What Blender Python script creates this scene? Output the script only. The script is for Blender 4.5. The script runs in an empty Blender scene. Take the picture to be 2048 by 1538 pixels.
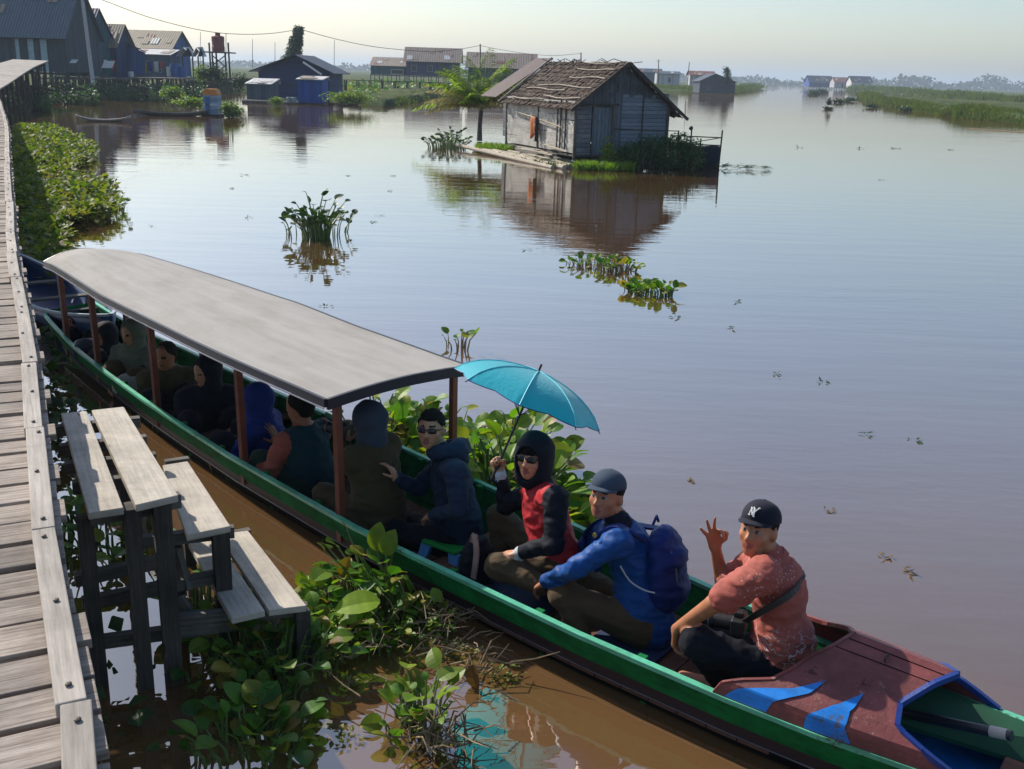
import bpy, math, random
import numpy as np
from mathutils import Vector, Matrix, noise as mnoise

# ------------------------------------------------------------------ camera, light, exposure
FPX, CAMH, YH = 2050.0, 2.88, 147.0
rollA = math.atan(.0315)
pitch = math.atan((769 - YH) / FPX * math.cos(rollA))
Fw = np.array([0, math.cos(pitch), -math.sin(pitch)])
U0 = np.array([0, math.sin(pitch), math.cos(pitch)])
X0 = np.array([1.0, 0, 0])
Rt = X0 * math.cos(rollA) + U0 * math.sin(rollA)
Up = U0 * math.cos(rollA) - X0 * math.sin(rollA)
CAM = np.array([0, 0, CAMH])
sc = bpy.context.scene
C = sc.collection
cd = bpy.data.cameras.new('camera')
cd.lens = FPX / 2048 * 36.0
cd.sensor_width = 36.0
cd.clip_start = .05
cd.clip_end = 6000
cam = bpy.data.objects.new('camera', cd)
M = Matrix.Identity(4)
for i in range(3):
    M[i][0] = Rt[i]; M[i][1] = Up[i]; M[i][2] = -Fw[i]; M[i][3] = CAM[i]
cam.matrix_world = M
C.objects.link(cam)
sc.camera = cam

SUN_EL = math.radians(36)
SUN_DIR = Vector((-1.0, .88, 0)).normalized() * math.cos(SUN_EL) + Vector((0, 0, math.sin(SUN_EL)))
w = bpy.data.worlds.new('World'); sc.world = w; w.use_nodes = True
nt = w.node_tree
bg = nt.nodes['Background']
sky = nt.nodes.new('ShaderNodeTexSky')
sky.sky_type = 'NISHITA'; sky.sun_disc = False
sky.sun_elevation = SUN_EL
sky.sun_rotation = math.atan2(SUN_DIR.x, SUN_DIR.y)
sky.air_density = 1.0; sky.dust_density = 1.2; sky.ozone_density = 1.9; sky.altitude = 0
nt.links.new(sky.outputs[0], bg.inputs[0])
bg.inputs[1].default_value = .125
sl = bpy.data.lights.new('sun', 'SUN'); sl.energy = 4.6; sl.angle = math.radians(.6); sl.color = (1, .93, .82)
so = bpy.data.objects.new('sun', sl); C.objects.link(so)
so.rotation_euler = SUN_DIR.to_track_quat('Z', 'Y').to_euler()
so.location = (-20, 20, 30)
sc.view_settings.view_transform = 'Standard'
sc.view_settings.look = 'None'
sc.view_settings.exposure = 0.29
sc.view_settings.gamma = 1.0
sc.render.engine = 'CYCLES'
sc.cycles.use_denoising = True
sc.cycles.max_bounces = 6
sc.cycles.transparent_max_bounces = 8
sc.cycles.volume_bounces = 0
sc.cycles.caustics_reflective = False
sc.cycles.caustics_refractive = False

# ------------------------------------------------------------------ helpers
RND = random.Random(7)

def ray(px, py):
    return Fw + (px - 1024) / FPX * Rt - (py - 769) / FPX * Up

def at(px, py, z=0.0):
    d = ray(px, py); t = (z - CAMH) / d[2]
    return CAM + t * d

def dep(px, py, D):                     # point seen at px,py whose ground distance ahead is D
    d = ray(px, py)
    return CAM + D / d[1] * d

bd = np.array([.81, -.585, 0]); bd /= np.linalg.norm(bd)
bnn = np.array([-bd[1], bd[0], 0])

DRAFT = .12                             # the loaded boat sits this much lower in the water

def W(s, n, z):                         # boat coordinates to world
    return bd * s + bnn * n + np.array([0, 0, z - DRAFT])

def nrm(v):
    v = np.asarray(v, float); return v / (np.linalg.norm(v) + 1e-12)

def tag(o, label=None, cat=None, group=None, kind=None):
    if label: o['label'] = label
    if cat: o['category'] = cat
    if group: o['group'] = group
    if kind: o['kind'] = kind
    return o

def thing(name, loc, label, cat, group=None):
    o = bpy.data.objects.new(name, None); C.objects.link(o)
    o.location = Vector(loc); o.empty_display_size = .2
    return tag(o, label, cat, group)

class MB:
    def __init__(s):
        s.v = []; s.f = []; s.uv = []; s.mi = []
    def face(s, idx, uv=None, m=0):
        s.f.append(tuple(idx)); s.uv.append(uv or [(0, 0)] * len(idx)); s.mi.append(m)
    def quad(s, a, b, c, d, uv=None, m=0):
        i = len(s.v); s.v += [tuple(a), tuple(b), tuple(c), tuple(d)]
        s.face((i, i + 1, i + 2, i + 3), uv, m)
    def hexa(s, P, m=0, L=None, Wd=None, off=None):
        # P: 8 points, 0-3 bottom ring, 4-7 top ring; uv u along 0->1
        i = len(s.v); s.v += [tuple(p) for p in P]
        if off is None: off = (RND.random() * 50, RND.random() * 50)
        if L is None: L = np.linalg.norm(np.subtract(P[1], P[0]))
        if Wd is None: Wd = np.linalg.norm(np.subtract(P[3], P[0]))
        H = np.linalg.norm(np.subtract(P[4], P[0]))
        ox, oy = off
        def q(ids, a, b, du=0):
            s.face([i + k for k in ids], [(ox + du, oy), (ox + a + du, oy), (ox + a + du, oy + b), (ox + du, oy + b)], m)
        q((4, 5, 6, 7), L, Wd); q((1, 0, 3, 2), L, Wd)
        q((0, 1, 5, 4), L, H); q((2, 3, 7, 6), L, H)
        q((1, 2, 6, 5), Wd * .1, H); q((3, 0, 4, 7), Wd * .1, H)
    def box(s, c, size, m=0, ax=None):
        c = np.asarray(c, float); X, Y, Z = ax if ax is not None else np.eye(3)
        X = np.asarray(X) * size[0] / 2; Y = np.asarray(Y) * size[1] / 2; Z = np.asarray(Z) * size[2] / 2
        s.hexa([c - X - Y - Z, c + X - Y - Z, c + X + Y - Z, c - X + Y - Z, c - X - Y + Z, c + X - Y + Z, c + X + Y + Z, c - X + Y + Z], m)
    def beam(s, a, b, wd, th, m=0, up=(0, 0, 1)):
        a = np.asarray(a, float); b = np.asarray(b, float)
        X = nrm(b - a); Y = np.cross(up, X)
        if np.linalg.norm(Y) < 1e-4: Y = np.cross((1, 0, 0), X)
        Y = nrm(Y); Z = np.cross(X, Y)
        s.box((a + b) / 2, (np.linalg.norm(b - a), wd, th), m, (X, Y, Z))
    def slab(s, a, b, c, d, th, m=0):   # top corners a-b-c-d, thickness down
        dn = np.array([0, 0, th])
        P = [np.asarray(p, float) for p in (a, b, c, d)]
        s.hexa([p - dn for p in P] + P, m)
    def tube(s, pts, rad, seg=8, m=0, caps=True):
        pts = [np.asarray(p, float) for p in pts]
        if not hasattr(rad, '__len__'): rad = [rad] * len(pts)
        i0 = len(s.v); prev = None; L = 0
        off = RND.random() * 30
        for k, p in enumerate(pts):
            t = nrm(pts[min(k + 1, len(pts) - 1)] - pts[max(k - 1, 0)])
            if prev is None:
                ref = np.array([0, 0, 1.]) if abs(t[2]) < .9 else np.array([1., 0, 0])
                nx = nrm(np.cross(ref, t))
            else:
                nx = nrm(prev - t * (prev @ t))
            prev = nx; ny = np.cross(t, nx)
            for j in range(seg):
                a = 2 * math.pi * j / seg
                s.v.append(tuple(p + (nx * math.cos(a) + ny * math.sin(a)) * rad[k]))
        for k in range(len(pts) - 1):
            dl = np.linalg.norm(pts[k + 1] - pts[k])
            for j in range(seg):
                a = i0 + k * seg + j; b = i0 + k * seg + (j + 1) % seg
                v0 = off + j / seg * .3; v1 = off + (j + 1) / seg * .3
                s.face((a, b, b + seg, a + seg), [(L, v0), (L, v1), (L + dl, v1), (L + dl, v0)], m)
            L += dl
        if caps:
            s.face([i0 + j for j in range(seg)][::-1], None, m)
            e = i0 + (len(pts) - 1) * seg
            s.face([e + j for j in range(seg)], None, m)
    def grid(s, fn, nu, nv, m=0, us=1, vs=1, flip=False):
        i0 = len(s.v)
        for i in range(nu + 1):
            for j in range(nv + 1):
                s.v.append(tuple(fn(i / nu, j / nv)))
        for i in range(nu):
            for j in range(nv):
                a = i0 + i * (nv + 1) + j; q = (a, a + nv + 1, a + nv + 2, a + 1)
                uv = [(i / nu * us, j / nv * vs), ((i + 1) / nu * us, j / nv * vs), ((i + 1) / nu * us, (j + 1) / nv * vs), (i / nu * us, (j + 1) / nv * vs)]
                if flip: q = q[::-1]; uv = uv[::-1]
                s.face(q, uv, m)
    def build(s, name, mats, parent=None, smooth=False, loc=None, bevel=0, weld=0, solid=0):
        me = bpy.data.meshes.new(name)
        V = np.array(s.v, float)
        if parent is not None: o0 = np.array(parent_loc(parent))
        elif loc is not None: o0 = np.array(loc, float)
        else: o0 = np.array([(V[:, 0].min() + V[:, 0].max()) / 2, (V[:, 1].min() + V[:, 1].max()) / 2, V[:, 2].min()])
        V = V - o0
        me.from_pydata(V.tolist(), [], s.f)
        ul = me.uv_layers.new(name='UVMap')
        flat = np.array([c for u in s.uv for c in u], 'f').ravel()
        if len(flat) == len(ul.data) * 2: ul.data.foreach_set('uv', flat)
        if not isinstance(mats, (list, tuple)): mats = [mats]
        for m in mats: me.materials.append(m)
        me.polygons.foreach_set('material_index', s.mi)
        if smooth: me.polygons.foreach_set('use_smooth', [True] * len(s.f))
        me.update()
        o = bpy.data.objects.new(name, me); C.objects.link(o)
        if parent is not None: o.parent = parent
        else: o.location = Vector(o0)
        if weld:
            md = o.modifiers.new('w', 'WELD'); md.merge_threshold = weld
        if solid:
            md = o.modifiers.new('s', 'SOLIDIFY'); md.thickness = solid; md.offset = 0
        if bevel:
            md = o.modifiers.new('b', 'BEVEL'); md.width = bevel; md.segments = 2; md.limit_method = 'ANGLE'
        return o

def parent_loc(p):
    L = Vector((0, 0, 0))
    while p is not None:
        L += Vector(p.location); p = p.parent
    return L

# ------------------------------------------------------------------ materials
def newmat(name):
    m = bpy.data.materials.new(name); m.use_nodes = True
    return m, m.node_tree, m.node_tree.nodes['Principled BSDF']

def N(t, typ, **k):
    n = t.nodes.new(typ)
    for a, b in k.items(): setattr(n, a, b)
    return n

def ramp(t, fac, stops):
    r = N(t, 'ShaderNodeValToRGB')
    e = r.color_ramp.elements
    while len(e) < len(stops): e.new(.5)
    for i, (p, c) in enumerate(stops):
        e[i].position = p; e[i].color = (*c, 1)
    t.links.new(fac, r.inputs[0])
    return r.outputs[0]

def noise_node(t, vec, scale, detail=4, rough=.6):
    n = N(t, 'ShaderNodeTexNoise'); n.inputs['Scale'].default_value = scale
    n.inputs['Detail'].default_value = detail; n.inputs['Roughness'].default_value = rough
    if vec is not None: t.links.new(vec, n.inputs['Vector'])
    return n.outputs[0]

def mapping(t, src, scale):
    mp = N(t, 'ShaderNodeMapping'); mp.inputs['Scale'].default_value = scale
    t.links.new(src, mp.inputs[0]); return mp.outputs[0]

def bump(t, b, h, strength, dist=.01, prev=None):
    bn = N(t, 'ShaderNodeBump'); bn.inputs['Strength'].default_value = strength
    bn.inputs['Distance'].default_value = dist
    t.links.new(h, bn.inputs['Height'])
    if prev is not None: t.links.new(prev, bn.inputs['Normal'])
    if b is not None: t.links.new(bn.outputs[0], b.inputs['Normal'])
    return bn.outputs[0]

def mixc(t, fac, a, b, mode='MIX'):
    m = N(t, 'ShaderNodeMix', data_type='RGBA', blend_type=mode)
    if isinstance(fac, float): m.inputs[0].default_value = fac
    else: t.links.new(fac, m.inputs[0])
    for k, x in ((6, a), (7, b)):
        if isinstance(x, tuple): m.inputs[k].default_value = (*x, 1)
        else: t.links.new(x, m.inputs[k])
    return m.outputs[2]

def sc3(c, k): return tuple(min(1, x * k) for x in c)

def mat_plain(name, col, rough=.6, var=.25, scale=8, bmp=.15, metal=0, spec=.5, coat=0, bdist=.01, chips=None):
    m, t, b = newmat(name)
    tc = N(t, 'ShaderNodeTexCoord')
    f = noise_node(t, tc.outputs['Object'], scale, 6, .65)
    col1 = ramp(t, f, [(.3, sc3(col, 1 - var)), (.7, sc3(col, 1 + var))])
    if chips:
        ch = noise_node(t, tc.outputs['Object'], 23, 6, .8)
        big = noise_node(t, tc.outputs['Object'], 2.3, 2, .5)
        ml = N(t, 'ShaderNodeMath', operation='MULTIPLY'); t.links.new(ch, ml.inputs[0]); t.links.new(big, ml.inputs[1])
        col1 = mixc(t, ramp(t, ml.outputs[0], [(.345, (0, 0, 0)), (.365, (1, 1, 1))]), col1, chips)
        gr = noise_node(t, mapping(t, tc.outputs['Object'], (1, 1, 4)), 3, 5, .7)
        col1 = mixc(t, 1.0, col1, ramp(t, gr, [(.36, (.62, .60, .56)), (.56, (1, 1, 1))]), 'MULTIPLY')
    t.links.new(col1, b.inputs['Base Color'])
    b.inputs['Roughness'].default_value = rough; b.inputs['Metallic'].default_value = metal
    b.inputs['Specular IOR Level'].default_value = spec
    b.inputs['Coat Weight'].default_value = coat
    if bmp:
        f2 = noise_node(t, tc.outputs['Object'], scale * 6, 4, .7)
        bump(t, b, f2, bmp, bdist)
    return m

def mat_wood(name, cols, rough=.85, gs=(1.2, 26, 1), island=True, bmp=.5, stain=.5):
    # cols: dark, mid, light ; uv: u along grain
    m, t, b = newmat(name)
    tc = N(t, 'ShaderNodeTexCoord'); uv = tc.outputs['UV']
    g = noise_node(t, mapping(t, uv, gs), 2.2, 8, .7)
    c = ramp(t, g, [(.28, cols[0]), (.5, cols[1]), (.72, cols[2])])
    if island:
        geo = N(t, 'ShaderNodeNewGeometry')
        r = ramp(t, geo.outputs['Random Per Island'], [(0, (.72, .71, .70)), (.35, (1.0, .99, .97)), (.7, (.88, .86, .83)), (1, (1.12, 1.1, 1.06))])
        c = mixc(t, 1.0, c, r, 'MULTIPLY')
    s2 = noise_node(t, tc.outputs['Object'], 2.5, 5, .7)
    sm = ramp(t, s2, [(.35, (1 - stain,) * 3), (.62, (1, 1, 1))])
    c = mixc(t, 1.0, c, sm, 'MULTIPLY')
    kn = N(t, 'ShaderNodeTexVoronoi'); t.links.new(mapping(t, uv, (2.2, 9, 1)), kn.inputs[0]); kn.inputs['Scale'].default_value = 1
    kr = ramp(t, kn.outputs['Distance'], [(.03, (.35, .3, .25)), (.09, (1, 1, 1))])
    c = mixc(t, 1.0, c, kr, 'MULTIPLY')
    t.links.new(c, b.inputs['Base Color'])
    b.inputs['Roughness'].default_value = rough
    b.inputs['Specular IOR Level'].default_value = .3
    bump(t, b, g, bmp, .006)
    return m

def mat_leaf(name, cols, rough=.48, trans=.35, spots=True):
    m, t, b = newmat(name)
    geo = N(t, 'ShaderNodeNewGeometry')
    cols = list(cols) * (2 if len(cols) == 1 else 1); n = len(cols)
    c = ramp(t, geo.outputs['Random Per Island'], [(i / max(1, n - 1), q) for i, q in enumerate(cols)])
    tc = N(t, 'ShaderNodeTexCoord')
    f = noise_node(t, tc.outputs['Object'], 14, 4, .6)
    c = mixc(t, 1.0, c, ramp(t, f, [(.3, (.7, .75, .6)), (.7, (1.15, 1.1, 1))]), 'MULTIPLY')
    t.links.new(c, b.inputs['Base Color'])
    b.inputs['Roughness'].default_value = rough; b.inputs['Specular IOR Level'].default_value = .35
    tr = N(t, 'ShaderNodeBsdfTranslucent')
    c2 = mixc(t, 1.0, c, (1.5, 1.7, .5), 'MULTIPLY'); t.links.new(c2, tr.inputs[0])
    mx = N(t, 'ShaderNodeMixShader'); mx.inputs[0].default_value = trans
    t.links.new(b.outputs[0], mx.inputs[1]); t.links.new(tr.outputs[0], mx.inputs[2])
    t.links.new(mx.outputs[0], t.nodes['Material Output'].inputs[0])
    return m

def mat_corr(name, cols, pitch=.2, rough=.6, amp=.6, metal=.0):
    # corrugated sheet: u along the ridge, v down the slope
    m, t, b = newmat(name)
    tc = N(t, 'ShaderNodeTexCoord'); uv = tc.outputs['UV']
    wv = N(t, 'ShaderNodeTexWave', wave_type='BANDS', bands_direction='X')
    wv.inputs['Scale'].default_value = 1 / pitch / 3.2; wv.inputs['Distortion'].default_value = 0
    t.links.new(uv, wv.inputs[0])
    f = noise_node(t, mapping(t, uv, (1.5, .5, 1)), 1.6, 6, .7)
    c = ramp(t, f, [(.3, cols[0]), (.5, cols[1]), (.7, cols[2])])
    c = mixc(t, .55, c, ramp(t, wv.outputs[1], [(0, sc3(cols[1], .5)), (1, sc3(cols[1], 1.4))]))
    t.links.new(c, b.inputs['Base Color']); b.inputs['Roughness'].default_value = rough
    b.inputs['Metallic'].default_value = metal
    bump(t, b, wv.outputs[1], amp, .03)
    return m

def mat_planks(name, col, pitch=.16, axis='Z', rough=.8, gap=.12, var=.35, light=None):
    # plank wall: boards counted along uv v (axis Z: horizontal boards) or u (vertical boards)
    m, t, b = newmat(name)
    tc = N(t, 'ShaderNodeTexCoord'); uv = tc.outputs['UV']
    sp = N(t, 'ShaderNodeSeparateXYZ'); t.links.new(uv, sp.inputs[0])
    src = sp.outputs[1] if axis == 'Z' else sp.outputs[0]
    dv = N(t, 'ShaderNodeMath', operation='DIVIDE'); t.links.new(src, dv.inputs[0]); dv.inputs[1].default_value = pitch
    fr = N(t, 'ShaderNodeMath', operation='FRACT'); t.links.new(dv.outputs[0], fr.inputs[0])
    fl = N(t, 'ShaderNodeMath', operation='FLOOR'); t.links.new(dv.outputs[0], fl.inputs[0])
    wn = N(t, 'ShaderNodeTexWhiteNoise', noise_dimensions='1D'); t.links.new(fl.outputs[0], wn.inputs['W'])
    g = noise_node(t, mapping(t, uv, (1.5, 14, 1) if axis == 'Z' else (14, 1.5, 1)), 2, 6, .7)
    c = ramp(t, g, [(.3, sc3(col, 1 - var)), (.68, light or sc3(col, 1 + var))])
    c = mixc(t, 1.0, c, ramp(t, wn.outputs[0], [(0, (.65, .65, .68)), (1, (1.15, 1.12, 1.08))]), 'MULTIPLY')
    gp = ramp(t, fr.outputs[0], [(0, (.12, .12, .12)), (gap, (1, 1, 1))])
    c = mixc(t, 1.0, c, gp, 'MULTIPLY')
    t.links.new(c, b.inputs['Base Color']); b.inputs['Roughness'].default_value = rough
    bump(t, b, gp, .5, .02)
    return m

def mat_cloth(name, col, rough=.85, var=.2, sheen=.2, bdist=.012, scale=9):
    m, t, b = newmat(name)
    tc = N(t, 'ShaderNodeTexCoord')
    f = noise_node(t, tc.outputs['Object'], 5, 4, .6)
    c = ramp(t, f, [(.3, sc3(col, 1 - var)), (.7, sc3(col, 1 + var))])
    t.links.new(c, b.inputs['Base Color']); b.inputs['Roughness'].default_value = rough
    b.inputs['Sheen Weight'].default_value = sheen * .3; b.inputs['Specular IOR Level'].default_value = .22
    f2 = noise_node(t, mapping(t, tc.outputs['Object'], (1, 1, 2.4)), scale, 3, .5)
    p = bump(t, None, f2, .55, bdist)
    f3 = noise_node(t, tc.outputs['Object'], 260, 2, .5)
    bump(t, b, f3, .15, .002, p)
    return m

def mat_skin(name, col):
    m, t, b = newmat(name)
    tc = N(t, 'ShaderNodeTexCoord')
    f = noise_node(t, tc.outputs['Object'], 18, 5, .6)
    c = ramp(t, f, [(.3, sc3(col, .82)), (.7, sc3(col, 1.15))])
    t.links.new(c, b.inputs['Base Color']); b.inputs['Roughness'].default_value = .5
    b.inputs['Subsurface Weight'].default_value = .08
    b.inputs['Subsurface Radius'].default_value = (.012, .004, .002)
    bump(t, b, noise_node(t, tc.outputs['Object'], 200, 2), .1, .001)
    return m

GREYWOOD = ((.13, .10, .083), (.38, .325, .285), (.57, .51, .46))
DARKWOOD = ((.035, .032, .03), (.075, .068, .06), (.13, .118, .105))
PALEWOOD = ((.42, .37, .31), (.56, .51, .44), (.66, .61, .54))
m_deck = mat_wood('weathered_plank', GREYWOOD, stain=.42, bmp=.9)
m_kerb = mat_wood('kerb_wood', ((.28, .25, .22), (.44, .40, .36), (.58, .53, .48)), stain=.25)
m_tread = mat_wood('pale_step_wood', PALEWOOD, stain=.36, bmp=.7)
m_post = mat_wood('dark_wet_wood', DARKWOOD)
m_greypost = mat_wood('grey_timber', ((.07, .065, .06), (.15, .14, .125), (.24, .22, .2)))
m_bamboo = mat_wood('pale_pole', ((.32, .27, .2), (.5, .44, .36), (.65, .6, .52)), stain=.2)
m_thatch = mat_wood('thatch', ((.035, .022, .016), (.095, .062, .046), (.18, .125, .098)), gs=(9, 2.2, 1), island=False, bmp=1.0)
m_iron = mat_plain('rusty_iron', (.05, .035, .028), .6, .4)
m_black = mat_plain('black_rubber', (.012, .012, .014), .5, .2)
m_white = mat_plain('white_paint', (.7, .7, .68), .5, .12)

# outline of the boat at the gunwale (distance along, distance across)
NEAR = [(-10.1, 5.60), (-9.9, 5.48), (-8.7, 5.10), (-7.85, 4.85), (-6.93, 4.60), (-6.4, 4.47), (-5.5, 4.26), (-4.6, 4.09), (-4.0, 3.98), (-3.5, 3.92), (-3.0, 3.87), (-2.6, 3.83), (-2.3, 3.80), (-1.5, 3.76), (-1.1, 3.76), (-.7, 3.79), (-.2, 3.86), (.4, 3.98), (1.0, 4.12), (1.35, 4.22)]
FAR = [(-10.1, 6.15), (-9.2, 6.0), (-8.06, 5.81), (-6.49, 5.49), (-4.64, 5.17), (-3.0, 4.86), (-2.08, 4.68), (-1.36, 4.54), (-.7, 4.46), (-.2, 4.41), (.4, 4.36), (1.0, 4.32), (1.35, 4.30)]

# ------------------------------------------------------------------ water
def make_water():
    m, t, b = newmat('river_water')
    tc = N(t, 'ShaderNodeTexCoord'); P = tc.outputs['Object']
    f = noise_node(t, P, .35, 4, .5)
    c = ramp(t, f, [(.3, (.150, .080, .032)), (.7, (.185, .100, .040))])
    t.links.new(c, b.inputs['Base Color'])
    b.inputs['Roughness'].default_value = .6
    b.inputs['Specular IOR Level'].default_value = 0
    # slow swell streaks plus fine ripple patches
    r1 = noise_node(t, mapping(t, P, (.35, 1.6, 1)), 1.1, 3, .5)
    r2 = noise_node(t, mapping(t, P, (1.2, 2.6, 1)), 3.2, 2, .5)
    r3 = noise_node(t, mapping(t, P, (.5, 1.3, 1)), 16, 2, .5)
    pm = noise_node(t, mapping(t, P, (.12, .4, 1)), .5, 3, .6)
    msk = ramp(t, pm, [(.42, (.12,) * 3), (.66, (1, 1, 1))])
    a = bump(t, None, r1, .10, .06)
    a2 = N(t, 'ShaderNodeMath', operation='MULTIPLY'); t.links.new(r2, a2.inputs[0]); t.links.new(msk, a2.inputs[1])
    b2 = bump(t, None, a2.outputs[0], .08, .03, a)
    a3 = N(t, 'ShaderNodeMath', operation='MULTIPLY'); t.links.new(r3, a3.inputs[0]); t.links.new(msk, a3.inputs[1])
    nf = bump(t, b, a3.outputs[0], .04, .012, b2)
    gl = N(t, 'ShaderNodeBsdfGlossy'); gl.inputs['Roughness'].default_value = .015
    t.links.new(nf, gl.inputs['Normal'])
    lw = N(t, 'ShaderNodeLayerWeight'); lw.inputs['Blend'].default_value = .5; t.links.new(nf, lw.inputs['Normal'])
    fr = ramp(t, lw.outputs['Facing'], [(0, (.16,) * 3), (.36, (.32,) * 3), (.5, (.34,) * 3), (.68, (.56,) * 3), (.83, (.76,) * 3), (.92, (.88,) * 3)])
    mx = N(t, 'ShaderNodeMixShader'); t.links.new(fr, mx.inputs[0]); t.links.new(b.outputs[0], mx.inputs[1]); t.links.new(gl.outputs[0], mx.inputs[2])
    t.links.new(mx.outputs[0], t.nodes['Material Output'].inputs[0])
    mb = MB()
    S = 2600
    from mathutils.geometry import tessellate_polygon
    outer = [Vector((-S, -60, 0)), Vector((S, -60, 0)), Vector((S, 2 * S, 0)), Vector((-S, 2 * S, 0))]
    ss = np.linspace(-10.08, 1.2, 50)
    fi = lambda T, s: float(np.interp(s, [a for a, _ in T], [b for _, b in T]))
    hole = [Vector((*(bd * s + bnn * (fi(NEAR, s) + min(.10, .4 * (fi(FAR, s) - fi(NEAR, s)))))[:2], 0)) for s in ss]
    hole += [Vector((*(bd * s + bnn * (fi(FAR, s) - min(.10, .4 * (fi(FAR, s) - fi(NEAR, s)))))[:2], 0)) for s in ss[::-1]]
    tris = tessellate_polygon([outer, hole]); mb.v = [tuple(p) for p in outer + hole]
    for t_ in tris:
        a, b_, c_ = [mb.v[i] for i in t_]
        if (b_[0] - a[0]) * (c_[1] - a[1]) - (b_[1] - a[1]) * (c_[0] - a[0]) < 0: t_ = t_[::-1]
        mb.face(t_)
    o = mb.build('water', m, loc=(0, 0, 0)); o['kind'] = 'structure'
make_water()

# ------------------------------------------------------------------ terrain
m_field = None
def make_terrain():
    global m_field
    m, t, b = newmat('marsh_grass')
    tc = N(t, 'ShaderNodeTexCoord'); P = tc.outputs['Object']
    f = noise_node(t, mapping(t, P, (.03, .1, .3)), 1, 6, .65)
    f2 = noise_node(t, mapping(t, P, (.6, 1.2, 1)), 1.2, 6, .7)
    c = ramp(t, f, [(.3, (.035, .06, .02)), (.5, (.075, .10, .03)), (.68, (.14, .125, .045))])
    c = mixc(t, 1.0, c, ramp(t, f2, [(.3, (.4, .45, .4)), (.65, (1.3, 1.3, 1.2))]), 'MULTIPLY')
    t.links.new(c, b.inputs['Base Color']); b.inputs['Roughness'].default_value = .95
    b.inputs['Specular IOR Level'].default_value = .1
    bump(t, b, f2, 1.0, .4)
    m_field = m
    def bank(name, edge, far, hts, nu=160, nv=40, seed=0, zmax=.7):
        # edge: waterline points; far: matching inland points
        mb = MB()
        E = [np.array(e) for e in edge]; Fp = [np.array(e) for e in far]
        seg = len(E) - 1
        def fn(u, v):
            k = min(int(u * seg), seg - 1); q = u * seg - k
            a = E[k] * (1 - q) + E[k + 1] * q; c2 = Fp[k] * (1 - q) + Fp[k + 1] * q
            vv = v ** 3
            p = a * (1 - vv) + c2 * vv
            dist = np.linalg.norm(p - a)
            wob = mnoise.noise(Vector((a[0] * .15, a[1] * .1, seed)))
            out = nrm(a - c2)
            p = p + out * (wob * min(2.0, .015 * np.linalg.norm(a)) * (1 - v))
            h = mnoise.noise(Vector((p[0] * .25, p[1] * .25, seed + 3))) * .5 + .5 + .5 * mnoise.noise(Vector((p[0], p[1], seed)))
            z = -.25 if v == 0 else min(1, dist / 1.5) * (zmax * .45 + zmax * .55 * h)
            return (p[0], p[1], z)
        mb.grid(fn, nu, nv)
        o = mb.build(name, m, smooth=True, loc=(0, 0, 0)); o['kind'] = 'structure'
    e1 = [(-900, 212), (-300, 205), (0, 192), (190, 186), (330, 186), (480, 184), (650, 190), (700, 208), (770, 214), (850, 200), (950, 190), (1100, 186), (1300, 182), (1400, 186), (1470, 186), (1512, 178), (1480, 170), (1560, 166.5), (1640, 168)]
    E1 = [at(*p) for p in e1]
    F1 = [np.array([e[0] * 1 - 40 + (0 if i < 12 else 0), 2600.0, 0]) for i, e in enumerate(E1)]
    F1 = [np.array([e[0] / e[1] * 2600, 2600., 0]) for e in E1]
    bank('marsh_ground', E1, F1, None, nu=260, nv=50, seed=1, zmax=.8)
    e2 = [(1690, 177), (1705, 183), (1780, 187), (1870, 196), (2000, 205), (2150, 214), (2500, 232)]
    E2 = [at(*p) for p in e2]
    F2 = [np.array([e[0] / e[1] * 2600, 2600., 0]) for e in E2]
    bank('marsh_ground', E2, F2, None, nu=120, nv=50, seed=5, zmax=1.1)
    e3 = [(1728, 197), (1790, 214), (1900, 232), (2048, 247), (2300, 280), (2600, 310)]
    e3b = [(1734, 196), (1800, 200), (1900, 205), (2048, 212), (2300, 222), (2600, 235)]
    bank('marsh_ground', [at(*p) for p in e3], [at(*p) for p in e3b], None, nu=120, nv=30, seed=9, zmax=.9)
make_terrain()

# ------------------------------------------------------------------ plants
def leaf(mb, base, dirv, nv, L, Wd, cup=.25, m=0, simple=False):
    d = nrm(dirv); n0 = nrm(np.asarray(nv) - d * (np.asarray(nv) @ d)); s = np.cross(d, n0)
    prof = [(0, .12), (.1, .62), (.27, .93), (.48, 1.0), (.68, .86), (.86, .52), (.97, .16), (1, .02)] if not simple else [(0, .2), (.45, 1), (1, .1)]
    i = len(mb.v)
    for t_, w_ in prof:
        c = base + d * L * t_ + n0 * (-cup * L * (t_ - .3) ** 2)
        for k in (-1, 0, 1):
            mb.v.append(tuple(c + s * k * Wd / 2 * w_ + n0 * (abs(k) * cup * Wd * .35 * w_)))
    for r in range(len(prof) - 1):
        for k in (0, 1):
            a = i + r * 3 + k
            mb.face((a, a + 1, a + 4, a + 3), None, m)

def in_boat(p, m=0.02):
    s = p[0] * bd[0] + p[1] * bd[1]; n = p[0] * bnn[0] + p[1] * bnn[1]
    if not -10.2 < s < 1.4: return False
    return float(np.interp(s, [a for a, _ in NEAR], [b for _, b in NEAR])) - m < n < float(np.interp(s, [a for a, _ in FAR], [b for _, b in FAR])) + m

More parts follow.
